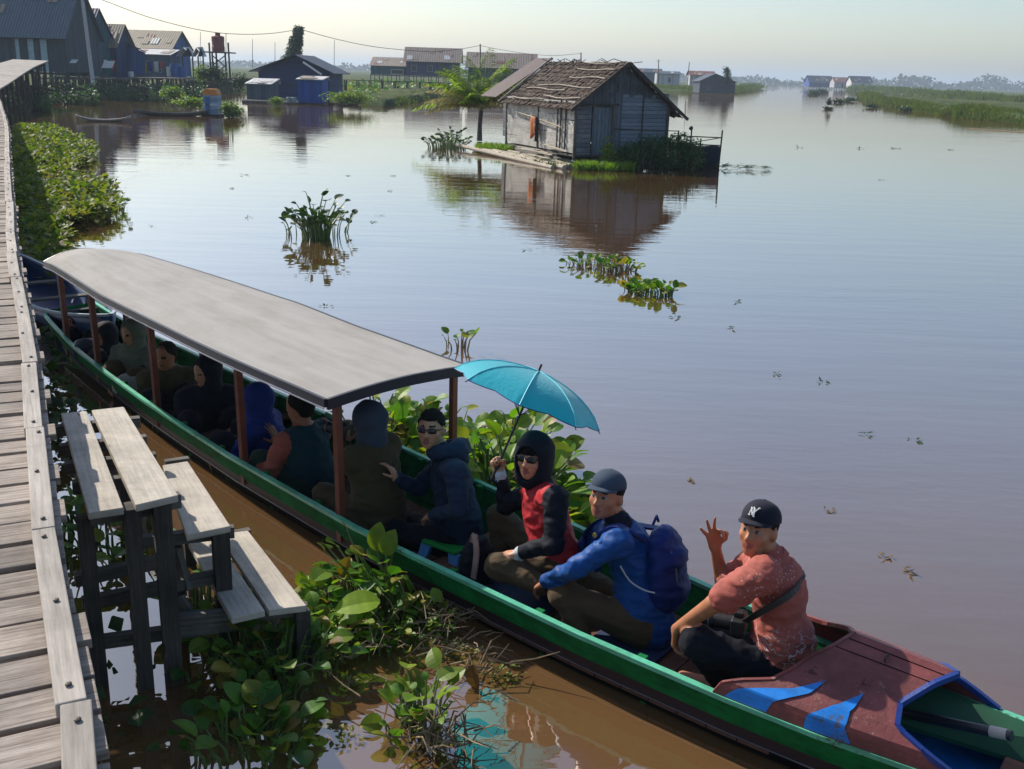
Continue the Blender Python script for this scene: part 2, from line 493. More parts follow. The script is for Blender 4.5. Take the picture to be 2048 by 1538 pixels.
def hyacinth(mb, c, n, H, spread, size, rnd, stem=True, simple=False, seg=4, lean=.5):
    c = np.asarray(c, float)
    for _ in range(n):
        az = rnd.random() * 6.283; r = rnd.random() ** .6
        base = c + np.array([math.cos(az), math.sin(az), 0]) * r * spread * .5
        if in_boat(base): continue
        hh = H * (.45 + .65 * rnd.random()) * (1 - .35 * r)
        out = np.array([math.cos(az), math.sin(az), 0]) * (lean * (r + .25) * hh * (.6 + .7 * rnd.random()))
        tip = base + out + np.array([0, 0, hh])
        if in_boat(tip, .04): continue
        mid = base + out * .3 + np.array([0, 0, hh * .55])
        if stem:
            mb.tube([base - np.array([0, 0, .03]), mid, tip], [.010 * size / .1, .007 * size / .1, .004 * size / .1], seg, 1, False)
        L = size * (.45 + 1.0 * rnd.random() ** 1.3)
        th = rnd.random() * 6.283
        dv = np.array([math.cos(az) + .7 * math.cos(th), math.sin(az) + .7 * math.sin(th), .2 + 1.1 * rnd.random() - .3 * r])
        nv = np.array([-math.cos(az) * .5 + rnd.gauss(0, .4), -math.sin(az) * .5 + rnd.gauss(0, .4), .8])
        leaf(mb, tip, dv, nv, L, L * .85, .3, 0, simple)

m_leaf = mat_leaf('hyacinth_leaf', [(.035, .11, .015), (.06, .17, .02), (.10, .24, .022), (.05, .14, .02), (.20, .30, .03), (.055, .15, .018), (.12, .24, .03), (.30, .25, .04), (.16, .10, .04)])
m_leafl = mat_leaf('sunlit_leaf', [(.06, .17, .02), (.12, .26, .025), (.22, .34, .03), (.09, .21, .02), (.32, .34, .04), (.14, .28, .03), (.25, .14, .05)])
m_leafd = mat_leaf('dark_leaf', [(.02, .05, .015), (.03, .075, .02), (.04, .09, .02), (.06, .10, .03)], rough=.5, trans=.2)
m_dry = mat_leaf('dry_leaf', [(.16, .10, .05), (.24, .17, .08), (.10, .06, .03), (.20, .18, .05)], rough=.7, trans=.15)
m_stem = mat_plain('leaf_stem', (.10, .17, .04), .5, .4, 20, 0)
m_dstem = mat_plain('dry_stem', (.22, .16, .09), .8, .5, 20, 0)

def plant_thing(name, label, cat, c, specs, group=None, mats=None, seed=1, z=0.0):
    """specs: list of (dx,dy,n,H,spread,size)"""
    rnd = random.Random(seed); mb = MB()
    for (px, py, n, H, sp, size) in specs:
        hyacinth(mb, at(px, py, z), n, H, sp, size, rnd)
    o = mb.build(name, mats or [m_leaf, m_stem], smooth=False, loc=(*at(*c, z)[:2], z))
    tag(o, label, cat, group)
    return o

def inpoly(x, y, P):
    ins = False
    for i in range(len(P)):
        x1, y1 = P[i]; x2, y2 = P[i - 1]
        if (y1 > y) != (y2 > y) and x < (x2 - x1) * (y - y1) / (y2 - y1) + x1: ins = not ins
    return ins

def scatter_poly(mb, poly, n, H, size, rnd, dens=None, stem=False, simple=True, clump=1.0):
    P = [tuple(at(*p)[:2]) for p in poly]
    xs = [p[0] for p in P]; ys = [p[1] for p in P]; k = 0; tries = 0
    while k < n and tries < n * 60:
        tries += 1
        # favour the near part, where leaves show largest
        y = min(ys) + (max(ys) - min(ys)) * rnd.random() ** 1.7; x = rnd.uniform(min(xs), max(xs))
        if not inpoly(x, y, P): continue
        h = .5 + .5 * mnoise.noise(Vector((x * 1.1, y * 1.1, 0)))
        if rnd.random() > .25 + h: continue
        d = 1 + y / 60
        hyacinth(mb, (x, y, .0), 3, H * (.35 + 1.0 * h), .25 * d, size * d, rnd, stem, simple, 3)
        k += 1
# ------------------------------------------------------------------ boardwalk
DECKZ = 1.30
def smooth_path(P, n):
    P = np.array(P, float); k = np.linspace(0, len(P) - 1, n)
    out = []
    for q in k:
        i = int(min(q, len(P) - 2)); u = q - i
        p0 = P[max(i - 1, 0)]; p1 = P[i]; p2 = P[i + 1]; p3 = P[min(i + 2, len(P) - 1)]
        out.append(.5 * ((2 * p1) + (-p0 + p2) * u + (2 * p0 - 5 * p1 + 4 * p2 - p3) * u * u + (-p0 + 3 * p1 - 3 * p2 + p3) * u ** 3))
    return np.array(out)

def resample(P, step):
    d = np.r_[0, np.cumsum(np.linalg.norm(np.diff(P, axis=0), axis=1))]
    s = np.arange(0, d[-1], step)
    return np.array([[np.interp(q, d, P[:, k]) for k in range(3)] for q in s])

def make_boardwalk():
    root = thing('boardwalk', (-2, 4, 0), 'long raised boardwalk of grey weathered planks along the left edge with a pale kerb board', 'boardwalk')
    E = [(.35, -1.0, DECKZ), (-.35, .7, DECKZ)]
    zz = [0, 0, 0, 0, .0, .01, .02, .0, .03, .0, .05, 0, .05, .0]
    for i, p in enumerate([(210, 1538), (185, 1400), (130, 1130), (96, 860), (77, 700), (48, 560), (33, 470), (31, 420), (24, 350), (20, 300), (19, 262), (8, 222), (-2, 196), (-20, 180)]):
        E.append(tuple(at(p[0], p[1], DECKZ + zz[i])))
    path = resample(smooth_path(E, 700), .185)
    mb = MB(); rnd = random.Random(3)
    Wk = 2.3
    n = len(path)
    for i in range(n - 1):
        a, b = path[i], path[i + 1]
        t = nrm((b - a) * [1, 1, 0]); lft = np.array([-t[1], t[0], 0])
        sk = rnd.gauss(0, .012); gap = .016 + .016 * rnd.random() + (.012 if rnd.random() < .2 else 0)
        ov = .004 + .03 * rnd.random() ** 2
        z0 = rnd.gauss(0, .004)
        A = a - lft * ov + t * (gap / 2 + sk); B = b - lft * ov - t * (gap / 2 - sk)
        A2 = a + lft * Wk + t * (gap / 2 - sk); B2 = b + lft * Wk - t * (gap / 2 + sk)
        dz = np.array([0, 0, z0]); dz2 = np.array([0, 0, rnd.gauss(0, .006)])
        # split the width in a few pieces so planks bow slightly
        mb.slab(A + dz, A2 + dz2, B2 + dz2, B + dz, .03)
    mb.build('deck', m_deck, root, bevel=.003)
    # kerb board on the right edge in lengths with butt joints, nails on it
    kb = MB(); nb = MB(); i = 0; k = 0
    lens = [6, 6, 7, 6]
    while i < n - 2:
        j = min(i + lens[k % 4], n - 1); k += 1
        a, b = path[i], path[j]
        t = nrm((b - a) * [1, 1, 0]); lft = np.array([-t[1], t[0], 0])
        wv = rnd.gauss(0, .005)
        c = lft * (.052 + wv) + np.array([0, 0, .024 + rnd.gauss(0, .002)])
        kb.beam(a + c + t * .003, b + c - t * .003, .074, .042)
        for q in (.07, .5, .93):
            p = a + (b - a) * q + c + np.array([0, 0, .024]) + lft * rnd.gauss(0, .008)
            nb.tube([p, p + [0, 0, .004], p + [0, 0, .006]], [.009, .009, .004], 8)
        i = j
    kb.build('kerb_board', m_kerb, root, bevel=.004)
    nb.build('nail', m_iron, root)
    # bearers and posts under the deck
    jb = MB()
    for off in (.18, 1.1, 2.05):
        for i in range(0, n - 8, 8):
            a, b = path[i], path[i + 8]; t = nrm((b - a) * [1, 1, 0]); lft = np.array([-t[1], t[0], 0])
            jb.beam(a + lft * off - [0, 0, .085], b + lft * off - [0, 0, .085], .06, .10)
    jb.build('bearer', m_post, root)
    for i in range(2, n - 6, 10):
        a, b = path[i], path[i + 4]; t = nrm((b - a) * [1, 1, 0]); lft = np.array([-t[1], t[0], 0])
        if np.linalg.norm(a) > 36: continue
        for off in (.1, 1.9):
            pb = MB(); q = a + lft * off
            pb.beam(q + [0, 0, -1.42 - .5 + .0], q - [0, 0, .14], .085, .085, up=(t[0], t[1], 0))
            if off < 1: pb.beam(q - [0, 0, .9], q + lft * 1.8 - [0, 0, .86], .04, .07)
            pb.build('post', m_post, root)
    # far ramp of the walkway rising to the village
    R = [(-45, 200, 44), (-20, 190, 47), (0, 177, 50), (20, 165, 54), (45, 148, 58), (70, 133, 62), (97, 121.5, 66)]
    Lf = [(-190, 195, 44), (-160, 180, 47), (-120, 168, 50), (-80, 152, 54), (-50, 140, 58), (-8, 128, 62), (26, 118.5, 66)]
    Rp = smooth_path([dep(*p) for p in R], 90); Lp = smooth_path([dep(*p) for p in Lf], 90)
    fb = MB()
    for i in range(89):
        g = .06
        a = Rp[i] * (1 - g) + Rp[i + 1] * g; d = Lp[i] * (1 - g) + Lp[i + 1] * g
        fb.slab(a, d, Lp[i + 1], Rp[i + 1], .06)
    fb.build('ramp_deck', m_kerb, root)
    for i in range(0, 88, 6):
        pb = MB()
        for q in (Rp[i] * .97 + Lp[i] * .03, Rp[i] * .2 + Lp[i] * .8):
            pb.beam([q[0], q[1], -.3], [q[0], q[1], q[2] - .06], .13, .13)
        pb.beam(Rp[i] - [0, 0, .2], Lp[i] - [0, 0, .2], .1, .12)
        pb.build('trestle', m_post, root)
    return path
DPATH = make_boardwalk()

# ------------------------------------------------------------------ stepped landing
def make_steps():
    at0 = globals()['at']
    at = lambda x, y, z=DRAFT: at0(x, y, z - DRAFT)
    root = thing('landing_steps', at(330, 1300, 0), 'pale stepped timber landing on dark posts going down from the boardwalk to the water', 'steps')
    def tread(pts, z, th=.035):
        mb = MB(); P = [at(x, y, z) for x, y in pts]
        mb.slab(P[0], P[3], P[2], P[1], th)   # u along the length
        o = mb.build('tread', m_tread, root, bevel=.004)
    tread([(122, 826), (173, 822), (247, 1015), (176, 1026)], 1.10)
    tread([(183, 820), (247, 813), (356, 990), (271, 1010)], 1.103)
    tread([(325, 930), (375, 922), (461, 1052), (373, 1070)], .80)
    tread([(376, 1084), (428, 1070), (530, 1221), (463, 1236)], .45)
    tread([(437, 1068), (496, 1061), (613, 1211), (538, 1220)], .453)
    # cross bearers poking out at the side of the top tread
    def cross(y0, z, x0, x1):
        mb = MB()
        A = at(x0, y0, z); B = at(x1, y0 - (x1 - x0) * .11, z)
        mb.beam(A, B, .05, .06); mb.build('cross_bearer', m_greypost, root)
    cross(862, 1.03, 110, 280); cross(900, 1.03, 120, 293); cross(936, 1.03, 130, 312); cross(975, 1.03, 145, 325)
    # end caps / ledgers under tread ends
    def led(a, b, z, th=.07, w_=.045, mt=None):
        mb = MB(); mb.beam(at(*a, z), at(*b, z), w_, th); mb.build('ledger', mt or m_greypost, root)
    led((292, 1012), (360, 999), 1.02); led((180, 1034), (300, 1014), 1.02)
    led((330, 932), (378, 925), .73); led((268, 1085), (468, 1062), .74, .06)
    led((340, 1240), (615, 1217), .385, .06); led((385, 1090), (500, 1068), .385)
    led((150, 1160), (340, 1118), .62, .06, .05); led((165, 1207), (445, 1150), .50, .06, .05)
    led((205, 1283), (470, 1246), .33, .06, .05)
    def post(px, py, z, w_=.085):
        mb = MB(); q = at(px, py, z); mb.beam([q[0], q[1], -.6], q, w_, w_, up=(.44, -.9, 0)); mb.build('post', m_post, root)
    post(262, 1014, 1.06, .07); post(322, 1004, 1.065, .08); post(440, 1062, .765, .08); post(603, 1218, .41, .07)
    post(238, 820, 1.06, .07); post(368, 928, .76, .06); post(490, 1068, .41, .06); post(352, 1075, .70, .05)
    post(168, 1032, 1.0, .07)
    # loose pieces of cladding hung between the posts, catching the light
    mb = MB(); mb.beam(at(350, 1098, .66), at(372, 1180, .46), .03, .09); mb.build('brace', m_greypost, root)
    mb = MB(); mb.beam(at(356, 1195, .45), at(398, 1260, .28), .03, .06); mb.build('brace', m_greypost, root)
make_steps()

# ------------------------------------------------------------------ the long passenger boat
def nN(s): return float(np.interp(s, [a for a, _ in NEAR], [b for _, b in NEAR]))
def nF(s): return float(np.interp(s, [a for a, _ in FAR], [b for _, b in FAR]))
def gz(s): return .38 + (.25 * ((s + .6) / 1.9) ** 2 if s > -.6 else 0) + (.10 * ((-s - 8.5) / 1.6) ** 2 if s < -8.5 else 0)

m_bgreen = mat_plain('green_boat_paint', (.010, .17, .045), .8, .3, 9, .15, spec=.12, chips=(.05, .07, .04))
m_bmint = mat_plain('mint_gunwale_paint', (.13, .54, .35), .42, .2, 6, .15, chips=(.06, .14, .08))
m_bmar = mat_plain('dark_maroon_paint', (.016, .004, .007), .8, .3, 6, .1)
m_bblk = mat_plain('black_hull', (.006, .006, .007), .85, .3, 6, .1, spec=.1)
m_bline = mat_plain('silver_line', (.14, .15, .19), .5, .3)
m_mar = mat_plain('maroon_deck_paint', (.20, .05, .048), .5, .3, 7, .3, chips=(.30, .17, .14))
m_blue = mat_plain('bright_blue_paint', (.01, .23, .75), .42, .2, 7, .1, chips=(.10, .12, .2))
m_navy = mat_plain('deep_blue_trim', (.012, .04, .22), .4, .2)
def mat_canopy():
    m, t, b = newmat('canopy_sheet')
    tc = N(t, 'ShaderNodeTexCoord'); uv = tc.outputs['UV']
    f = noise_node(t, mapping(t, uv, (.12, 7, 1)), 1.6, 3, .5)
    c = ramp(t, f, [(.32, (.35, .33, .305)), (.68, (.40, .378, .35))])
    f2 = noise_node(t, mapping(t, uv, (.6, 1.6, 1)), 2.2, 7, .7)
    c = mixc(t, 1.0, c, ramp(t, f2, [(.34, (.84, .82, .79)), (.55, (1, 1, 1))]), 'MULTIPLY')
    t.links.new(c, b.inputs['Base Color']); b.inputs['Roughness'].default_value = .85; b.inputs['Specular IOR Level'].default_value = .2
    f3 = noise_node(t, mapping(t, uv, (.8, 6, 1)), 1.4, 3, .5); bump(t, b, f3, .3, .015)
    return m
m_canopy = mat_canopy()
m_fascia = mat_plain('black_fascia', (.016, .014, .022), .45, .3)
m_red = mat_plain('red_brown_post', (.20, .055, .03), .5, .25)
m_floorw = mat_wood('brown_floor_board', ((.10, .045, .03), (.19, .09, .06), (.28, .15, .1)), stain=.3)
m_mat = mat_plain('navy_foam_mat', (.012, .03, .085), .7, .25)

def make_boat():
    o0 = W(-4.5, 4.6, 0)
    boat = thing('passenger_boat', o0, 'long narrow green passenger boat with a pale curved canopy and maroon bow cover carrying people', 'boat')
    S = sorted(set([a for a, _ in NEAR] + [a for a, _ in FAR] + list(np.linspace(-10.1, 1.35, 70))))
    hull = MB()
    def prof(s, side):
        n0 = nN(s) if side < 0 else nF(s); z0 = gz(s)
        i = 1 if side < 0 else -1
        k = .0 if s < 0 else s / 1.5
        return [(n0 + i * .0, z0), (n0 + i * .028, z0 - .115), (n0 + i * .034, z0 - .118), (n0 + i * .050, z0 - .165), (n0 + i * .050, z0 - .185), (n0 + i * .052, z0 - .194), (n0 + i * .058, z0 - .197), (n0 + i * .11, z0 - .3), (n0 + i * .18, -.06), (n0 + i * .32 * (1 - .5 * k), -.2)]
    cols = [0, 1, 1, 1, 2, 3, 3, 3, 3]
    for side in (-1, 1):
        i0 = len(hull.v); K = 10
        for s in S:
            for (nn, z) in prof(s, side): hull.v.append(tuple(W(s, nn, z)))
        for a in range(len(S) - 1):
            for k in range(K - 1):
                q = i0 + a * K + k
                f = (q, q + 1, q + K + 1, q + K) if side < 0 else (q, q + K, q + K + 1, q + 1)
                hull.face(f, None, cols[k])
    # inner skin, green
    for side in (-1, 1):
        i0 = len(hull.v); i = 1 if side < 0 else -1
        for s in S:
            n0 = nN(s) if side < 0 else nF(s)
            for (dn, z) in ((.022, gz(s) - .004), (.05, .24), (.10, .10), (.2, .045)):
                hull.v.append(tuple(W(s, n0 + i * dn, z)))
        for a in range(len(S) - 1):
            for k in range(3):
                q = i0 + a * 4 + k
                hull.face((q, q + 4, q + 5, q + 1), None, 0)
    # transom
    s = -10.1
    for ds in (0, .03):
        hull.quad(W(s + ds, nN(s), gz(s)), W(s + ds, nF(s), gz(s)), W(s + ds, nF(s) - .2, -.1), W(s + ds, nN(s) + .2, -.1), None, 0)
    hull.build('hull', [m_bgreen, m_bmar, m_bline, m_bblk], boat, smooth=False)
    # bottom
    fb = MB()
    i0 = 0
    for a in range(len(S) - 1):
        s, s2 = S[a], S[a + 1]
        fb.quad(W(s, nN(s) + .15, .045), W(s2, nN(s2) + .15, .045), W(s2, nF(s2) - .15, .045), W(s, nF(s) - .15, .045), None)
    fb.build('bottom', m_floorw, boat)
    # gunwale cap rails
    for side in (-1, 1):
        g = MB()
        for a in range(len(S) - 1):
            s, s2 = S[a], S[a + 1]
            f = nN if side < 0 else nF; i = 1 if side < 0 else -1
            P = []
            for (dn, dz) in ((-.010 * i, .0), (.026 * i, .0)):
                P.append((dn, dz))
            A = W(s, f(s) + P[0][0], gz(s)); D = W(s, f(s) + P[1][0], gz(s)); B = W(s2, f(s2) + P[0][0], gz(s2)); Cc = W(s2, f(s2) + P[1][0], gz(s2))
            up = np.array([0, 0, .022])
            if side < 0: g.hexa([A, B, Cc, D, A + up, B + up, Cc + up, D + up])
            else: g.hexa([D, Cc, B, A, D + up, Cc + up, B + up, A + up])
        g.build('gunwale', m_bmint, boat)
    # ribs
    for s in np.arange(-9.4, -1.7, .62):
        for f, i in ((nN, 1), (nF, -1)):
            r = MB()
            r.beam(W(s, f(s) + i * .105, .11), W(s, f(s) + i * .04, gz(s) - .005), .03, .03, up=tuple(bd))
            r.box(W(s, f(s) + i * .045, gz(s) + .006), (.045, .04, .022), 0, (bd, bnn, (0, 0, 1)))
            r.build('rib', m_bgreen, boat)
    # floor boards of the open front part, laid across
    fl = MB(); s = -3.62
    while s < -1.35:
        wd = .155; s2 = s + wd
        z = .185
        fl.slab(W(s, nN(s) + .06, z), W(s, nF(s) - .06, z), W(s2 - .008, nF(s2) - .06, z), W(s2 - .008, nN(s2) + .06, z), .022)
        s = s2
    fl.build('floor_boards', m_floorw, boat)
    fl = MB(); s = -9.3
    while s < -3.7:
        s2 = s + .15
        fl.slab(W(s, nN(s) + .12, .09), W(s, nF(s) - .12, .09), W(s2 - .01, nF(s2) - .12, .09), W(s2 - .01, nN(s2) + .12, .09), .02)
        s = s2
    fl.build('floor_boards', m_floorw, boat)
    # canopy: arched sheet, edges near CN, far CF
    CN = [(-9.25, 5.14), (-8.3, 4.86), (-7.4, 4.58), (-6.4, 4.34), (-5.25, 4.08), (-4.08, 3.86)]
    CF = [(-9.3, 5.98), (-8.3, 5.86), (-7.4, 5.72), (-6.1, 5.48), (-5.2, 5.24), (-3.93, 4.97)]
    def cn(s): return np.interp(s, [a for a, _ in CN], [b for _, b in CN])
    def cf(s): return np.interp(s, [a for a, _ in CF], [b for _, b in CF])
    def top(u, v, dz=0):
        s = -9.28 + u * 5.2 + (.14 * v if u > .5 else 0) * (u - .5) * 2
        round_ = max(0, 1 - u / .08); ss = (1 - round_ ** 2 * .12)
        a, b = cn(s), cf(s); mid = (a + b) / 2; h = (b - a) / 2 * ss
        q = v * 2 - 1
        z = 1.205 + (.085 - .055 * u) * (1 - q * q) - (.05 * round_) - .012 * v + dz
        z += .004 * mnoise.noise(Vector((s * 1.3, q * 2, 0)))
        return W(s, mid + q * h, z)
    cb = MB()
    cb.grid(lambda u, v: top(u, v), 60, 14, us=5.2, vs=1)
    cano = cb.build('canopy', m_canopy, boat, smooth=True)
    sl_ = MB(); sl_.grid(lambda u, v: top(u, v, -.014), 60, 14, flip=True)
    sl_.build('lining', m_navy, cano, smooth=True)
    fs = MB()
    def fasc(fn, n, h=.05, out=(0, 0, 0)):
        P = [fn(k / n) for k in range(n + 1)]
        for a, b in zip(P[:-1], P[1:]):
            fs.beam(a - np.array([0, 0, h / 2 - .002]), b - np.array([0, 0, h / 2 - .002]), .022, h, 0)
    fasc(lambda q: top(q, 0) - bnn * .006, 40); fasc(lambda q: top(q, 1) + bnn * .006, 40)
    fasc(lambda q: top(1, q) + bd * .006, 12, .065); fasc(lambda q: top(0, q) - bd * .006, 12)
    fs.build('fascia', m_fascia, cano)
    ln = MB()
    P = [top(k / 40, 0) - bnn * .022 - np.array([0, 0, .052]) for k in range(41)]
    ln.tube(P, .005, 6); ln.build('piping', m_bline, cano)
    for q in (.02, .2, .43, .66, .86, .985):
        fr = MB(); P = [top(q, v / 8, -.03) for v in range(9)]
        for a, b in zip(P[:-1], P[1:]): fr.beam(a, b, .035, .03)
        fr.build('roof_hoop', m_red, cano)
    for (s, n_, far) in ((-9.5, 5.42, 0), (-8.23, 5.01, 0), (-6.8, 4.6, 0), (-5.35, 4.24, 0), (-4.19, 4.01, 0), (-9.2, 5.92, 1), (-7.6, 5.66, 1), (-5.9, 5.36, 1), (-4.1, 5.02, 1)):
        pb = MB(); sq = max(s, -9.24)
        n_ = nN(sq) + .05 if not far else nF(sq) - .05
        pb.beam(W(sq, n_, .22), W(sq, n_ - (.02 if not far else -.0), 1.185 if not far else 1.165), .05, .036, up=tuple(bd))
        pb.build('post', m_red, boat, bevel=.003)
    # thwarts (seats)
    for s in (-8.7, -7.6, -6.3, -5.2):
        t_ = MB(); t_.slab(W(s, nN(s) + .06, .27), W(s, nF(s) - .06, .27), W(s + .2, nF(s) - .06, .27), W(s + .2, nN(s) + .06, .27), .025)
        t_.build('thwart', m_floorw, boat)
    # bow cover: hood of painted boards over the front
    cv = MB()
    def cover_pt(u, v):
        # v 0..1 across from near gunwale to far gunwale ; u 0 rear .. 1 front
        prof = [(0, .0, .385), (.16, .035, .43), (.22, .13, .50), (.60, .46, .655), (1.0, 1, .70)]
        vv = v * 2 if v < .5 else (1 - v) * 2
        far = v > .5
        w0 = np.interp(vv, [0, .13, .28, .78, 1.0], [0, .03, .16, .74, 1.0])
        zz = np.interp(vv, [0, .13, .28, .78, 1.0], [.40, .47, .515, .655, .69])
        sr = np.interp(vv, [0, .10, .2, .30, .45, .62, .78, 1], [-1.56, -1.53, -1.44, -1.33, -1.27, -1.22, -1.15, -1.10])
        sf = np.interp(vv, [0, .12, .28, .5, .78, 1], [-.52, -.66, -.80, -.82, -.73, -.66])
        s = sr + (sf - sr) * u
        a = nN(s) + .004; b = nF(s) - .004; mid = a + (b - a) * .52
        n_ = a + (mid - a) * w0 if not far else b + (mid - b) * w0
        return W(s, n_, zz + .035 * (1 - vv) * 0 - .02 * u * w0)
    cv.grid(cover_pt, 30, 44)
    m2 = MB()
    cvo = cv.build('bow_cover', m_mar, boat, smooth=False, solid=.014)
    # two painted blue fins following the cover near side, 3 mm proud
    def fin(u0):
        fbm = MB(); i0 = 0
        def fn(a, v):
            vv = v * .235
            c = u0 + .0 + 1.9 * vv ** 1.35
            wd = .185 * (1 - (v) ** 2.2) + .002
            p = cover_pt(min(.98, max(.01, c + (a - .5) * 0 + a * wd)), vv)
            return p - bnn * .010 + np.array([0, 0, .009])
        fbm.grid(fn, 6, 24)
        fbm.build('painted_fin', m_blue, cvo, smooth=False)
    fin(.05); fin(.40)
    tr = MB()
    P = [cover_pt(1.0, v / 40) for v in range(41)]
    for a, b in zip(P[:-1], P[1:]): tr.beam(a - bd * .0, b - bd * .0, .022, .024)
    tr.build('trim', m_navy, cvo)
    tr = MB()
    P = [cover_pt(.0, v / 40) for v in range(41)]
    for a, b in zip(P[:-1], P[1:]): tr.beam(a, b, .018, .018)
    tr.build('rear_trim', m_mar, cvo)
    # seams of the ridge boards and the little hook
    sm = MB()
    for vv in (.385, .455):
        P = [cover_pt(.03 + k / 20 * .95, vv) + np.array([0, 0, .0085]) for k in range(21)]
        for a, b in zip(P[:-1], P[1:]): sm.beam(a, b, .004, .003)
    sm.build('board_seam', m_bblk, cvo)
    hk = MB(); c = cover_pt(.5, .40) + np.array([0, 0, .006])
    hk.tube([c, c + [0, 0, .02], c + np.array([0, 0, .026]) + bnn * .01, c + np.array([0, 0, .022]) + bnn * .035, c + np.array([0, 0, .0]) + bnn * .04], .004, 6)
    hk.build('hook', m_iron, cvo)
    # rust stains: small clusters of specks
    rs = MB(); rnd = random.Random(5)
    for (u0, v0) in ((.15, .24), (.6, .27)):
        for k in range(26):
            p = cover_pt(u0 + rnd.gauss(0, .03), v0 + rnd.gauss(0, .012)) + np.array([0, 0, .0085]) - bnn * .004
            rs.box(p, (.004, .004, .001))
    rs.build('paint_chips', m_iron, cvo)
    # bow interior: green boards and pipe, blue foredeck
    fd = MB()
    for a in range(len(S) - 1):
        s, s2 = S[a], S[a + 1]
        if s < -1.0: continue
        hgt = lambda q: .22 + max(0, (q + .45)) * .18
        fd.quad(W(s, nN(s) + .03, hgt(s)), W(s2, nN(s2) + .03, hgt(s2)), W(s2, nF(s2) - .03, hgt(s2)), W(s, nF(s) - .03, hgt(s)), None, 0 if s < -.55 else 0)
    fd.build('foredeck', m_blue, boat)
    bl = MB()
    bl.slab(W(-.95, nN(-.95) + .34, .36), W(-.2, nF(-.2) - .12, .30), W(-.2, nF(-.2) - .03, .40), W(-.95, nF(-.95) - .04, .42), .02)
    bl.build('inner_board', mat_plain('shaded_green_paint', (.004, .06, .025), .7, .3, 6, .2), boat)  # shade under the bow cover painted in as a darker green
    pp = MB(); pp.tube([W(-.98, 4.22, .33), W(-.42, 4.12, .49)], .022, 14)
    pp.build('pipe', mat_plain('black_pipe', (.02, .02, .03), .35, .2), boat, smooth=False)
    pp = MB(); pp.tube([W(-.50, 4.135, .468), W(-.435, 4.123, .486)], .0235, 14)
    pp.build('pipe_sleeve', mat_plain('pale_tape', (.5, .42, .38), .5, .2), boat)
    pp = MB(); pp.box(W(-.3, 4.12, .30), (.28, .22, .05), 0, (bd, bnn, (0, 0, 1))); pp.build('engine_bearer', m_floorw, boat, bevel=.01)
    return boat
BOAT = make_boat()

# loose mats on the floor boards
def mat_pad(s0, s1, n0, n1, z, lab):
    mb = MB(); mb.slab(W(s0, n0, z), W(s0, n1, z), W(s1, n1, z), W(s1, n0, z), .025)
    tag(mb.build('foam_mat', m_mat, None, bevel=.01), lab, 'mat', 'navy foam mats')
mat_pad(-3.25, -2.72, 4.0, 4.68, .213, 'navy foam mat under the person holding the umbrella')
mat_pad(-2.40, -2.02, 3.93, 4.5, .213, 'navy foam mat under the person with the blue backpack')

# dark-blue boat moored behind the stern
def make_canoe():
    m_cb = mat_plain('worn_blue_paint', (.02, .06, .17), .5, .35, 5)
    root = thing('canoe', W(-11.2, 5.7, 0), 'old blue wooden canoe moored behind the stern of the green boat beside the boardwalk', 'canoe')
    A = at(62, 572, .35); B = at(240, 650, .3)
    mb = MB(); Lc = nrm((at(50, 560, .2) - at(165, 640, .2)) * [1, 1, 0]); Nc = np.array([-Lc[1], Lc[0], 0]); c0 = at(110, 612, .2)
    def hw(q): return .36 * max(0, 1 - abs(2 * q - 1) ** 2.6)
    def pt(u, v):
        a = (u - .5) * 4.2; w_ = hw(u) + .01; ang = (v - .5) * math.pi
        return c0 + Lc * a + Nc * math.sin(ang) * w_ + np.array([0, 0, .33 - .2 + (-.28) * math.cos(ang) + .18 * abs(2 * u - 1) ** 2])
    mb.grid(pt, 30, 12)
    mb.build('hull', m_cb, root, smooth=True, solid=.025)
    g = MB()
    for v in (0, 1):
        P = [pt(u / 30, v) + np.array([0, 0, .01]) for u in range(31)]
        for a, b in zip(P[:-1], P[1:]): g.beam(a, b, .035, .025)
    g.build('gunwale', mat_plain('pale_blue_rail', (.30, .36, .45), .5, .3), root)
    for q in (.3, .5, .7):
        t_ = MB(); t_.beam(pt(q, .03) + [0, 0, -.01], pt(q, .97) + [0, 0, -.01], .12, .02); t_.build('thwart', m_greypost, root)
make_canoe()

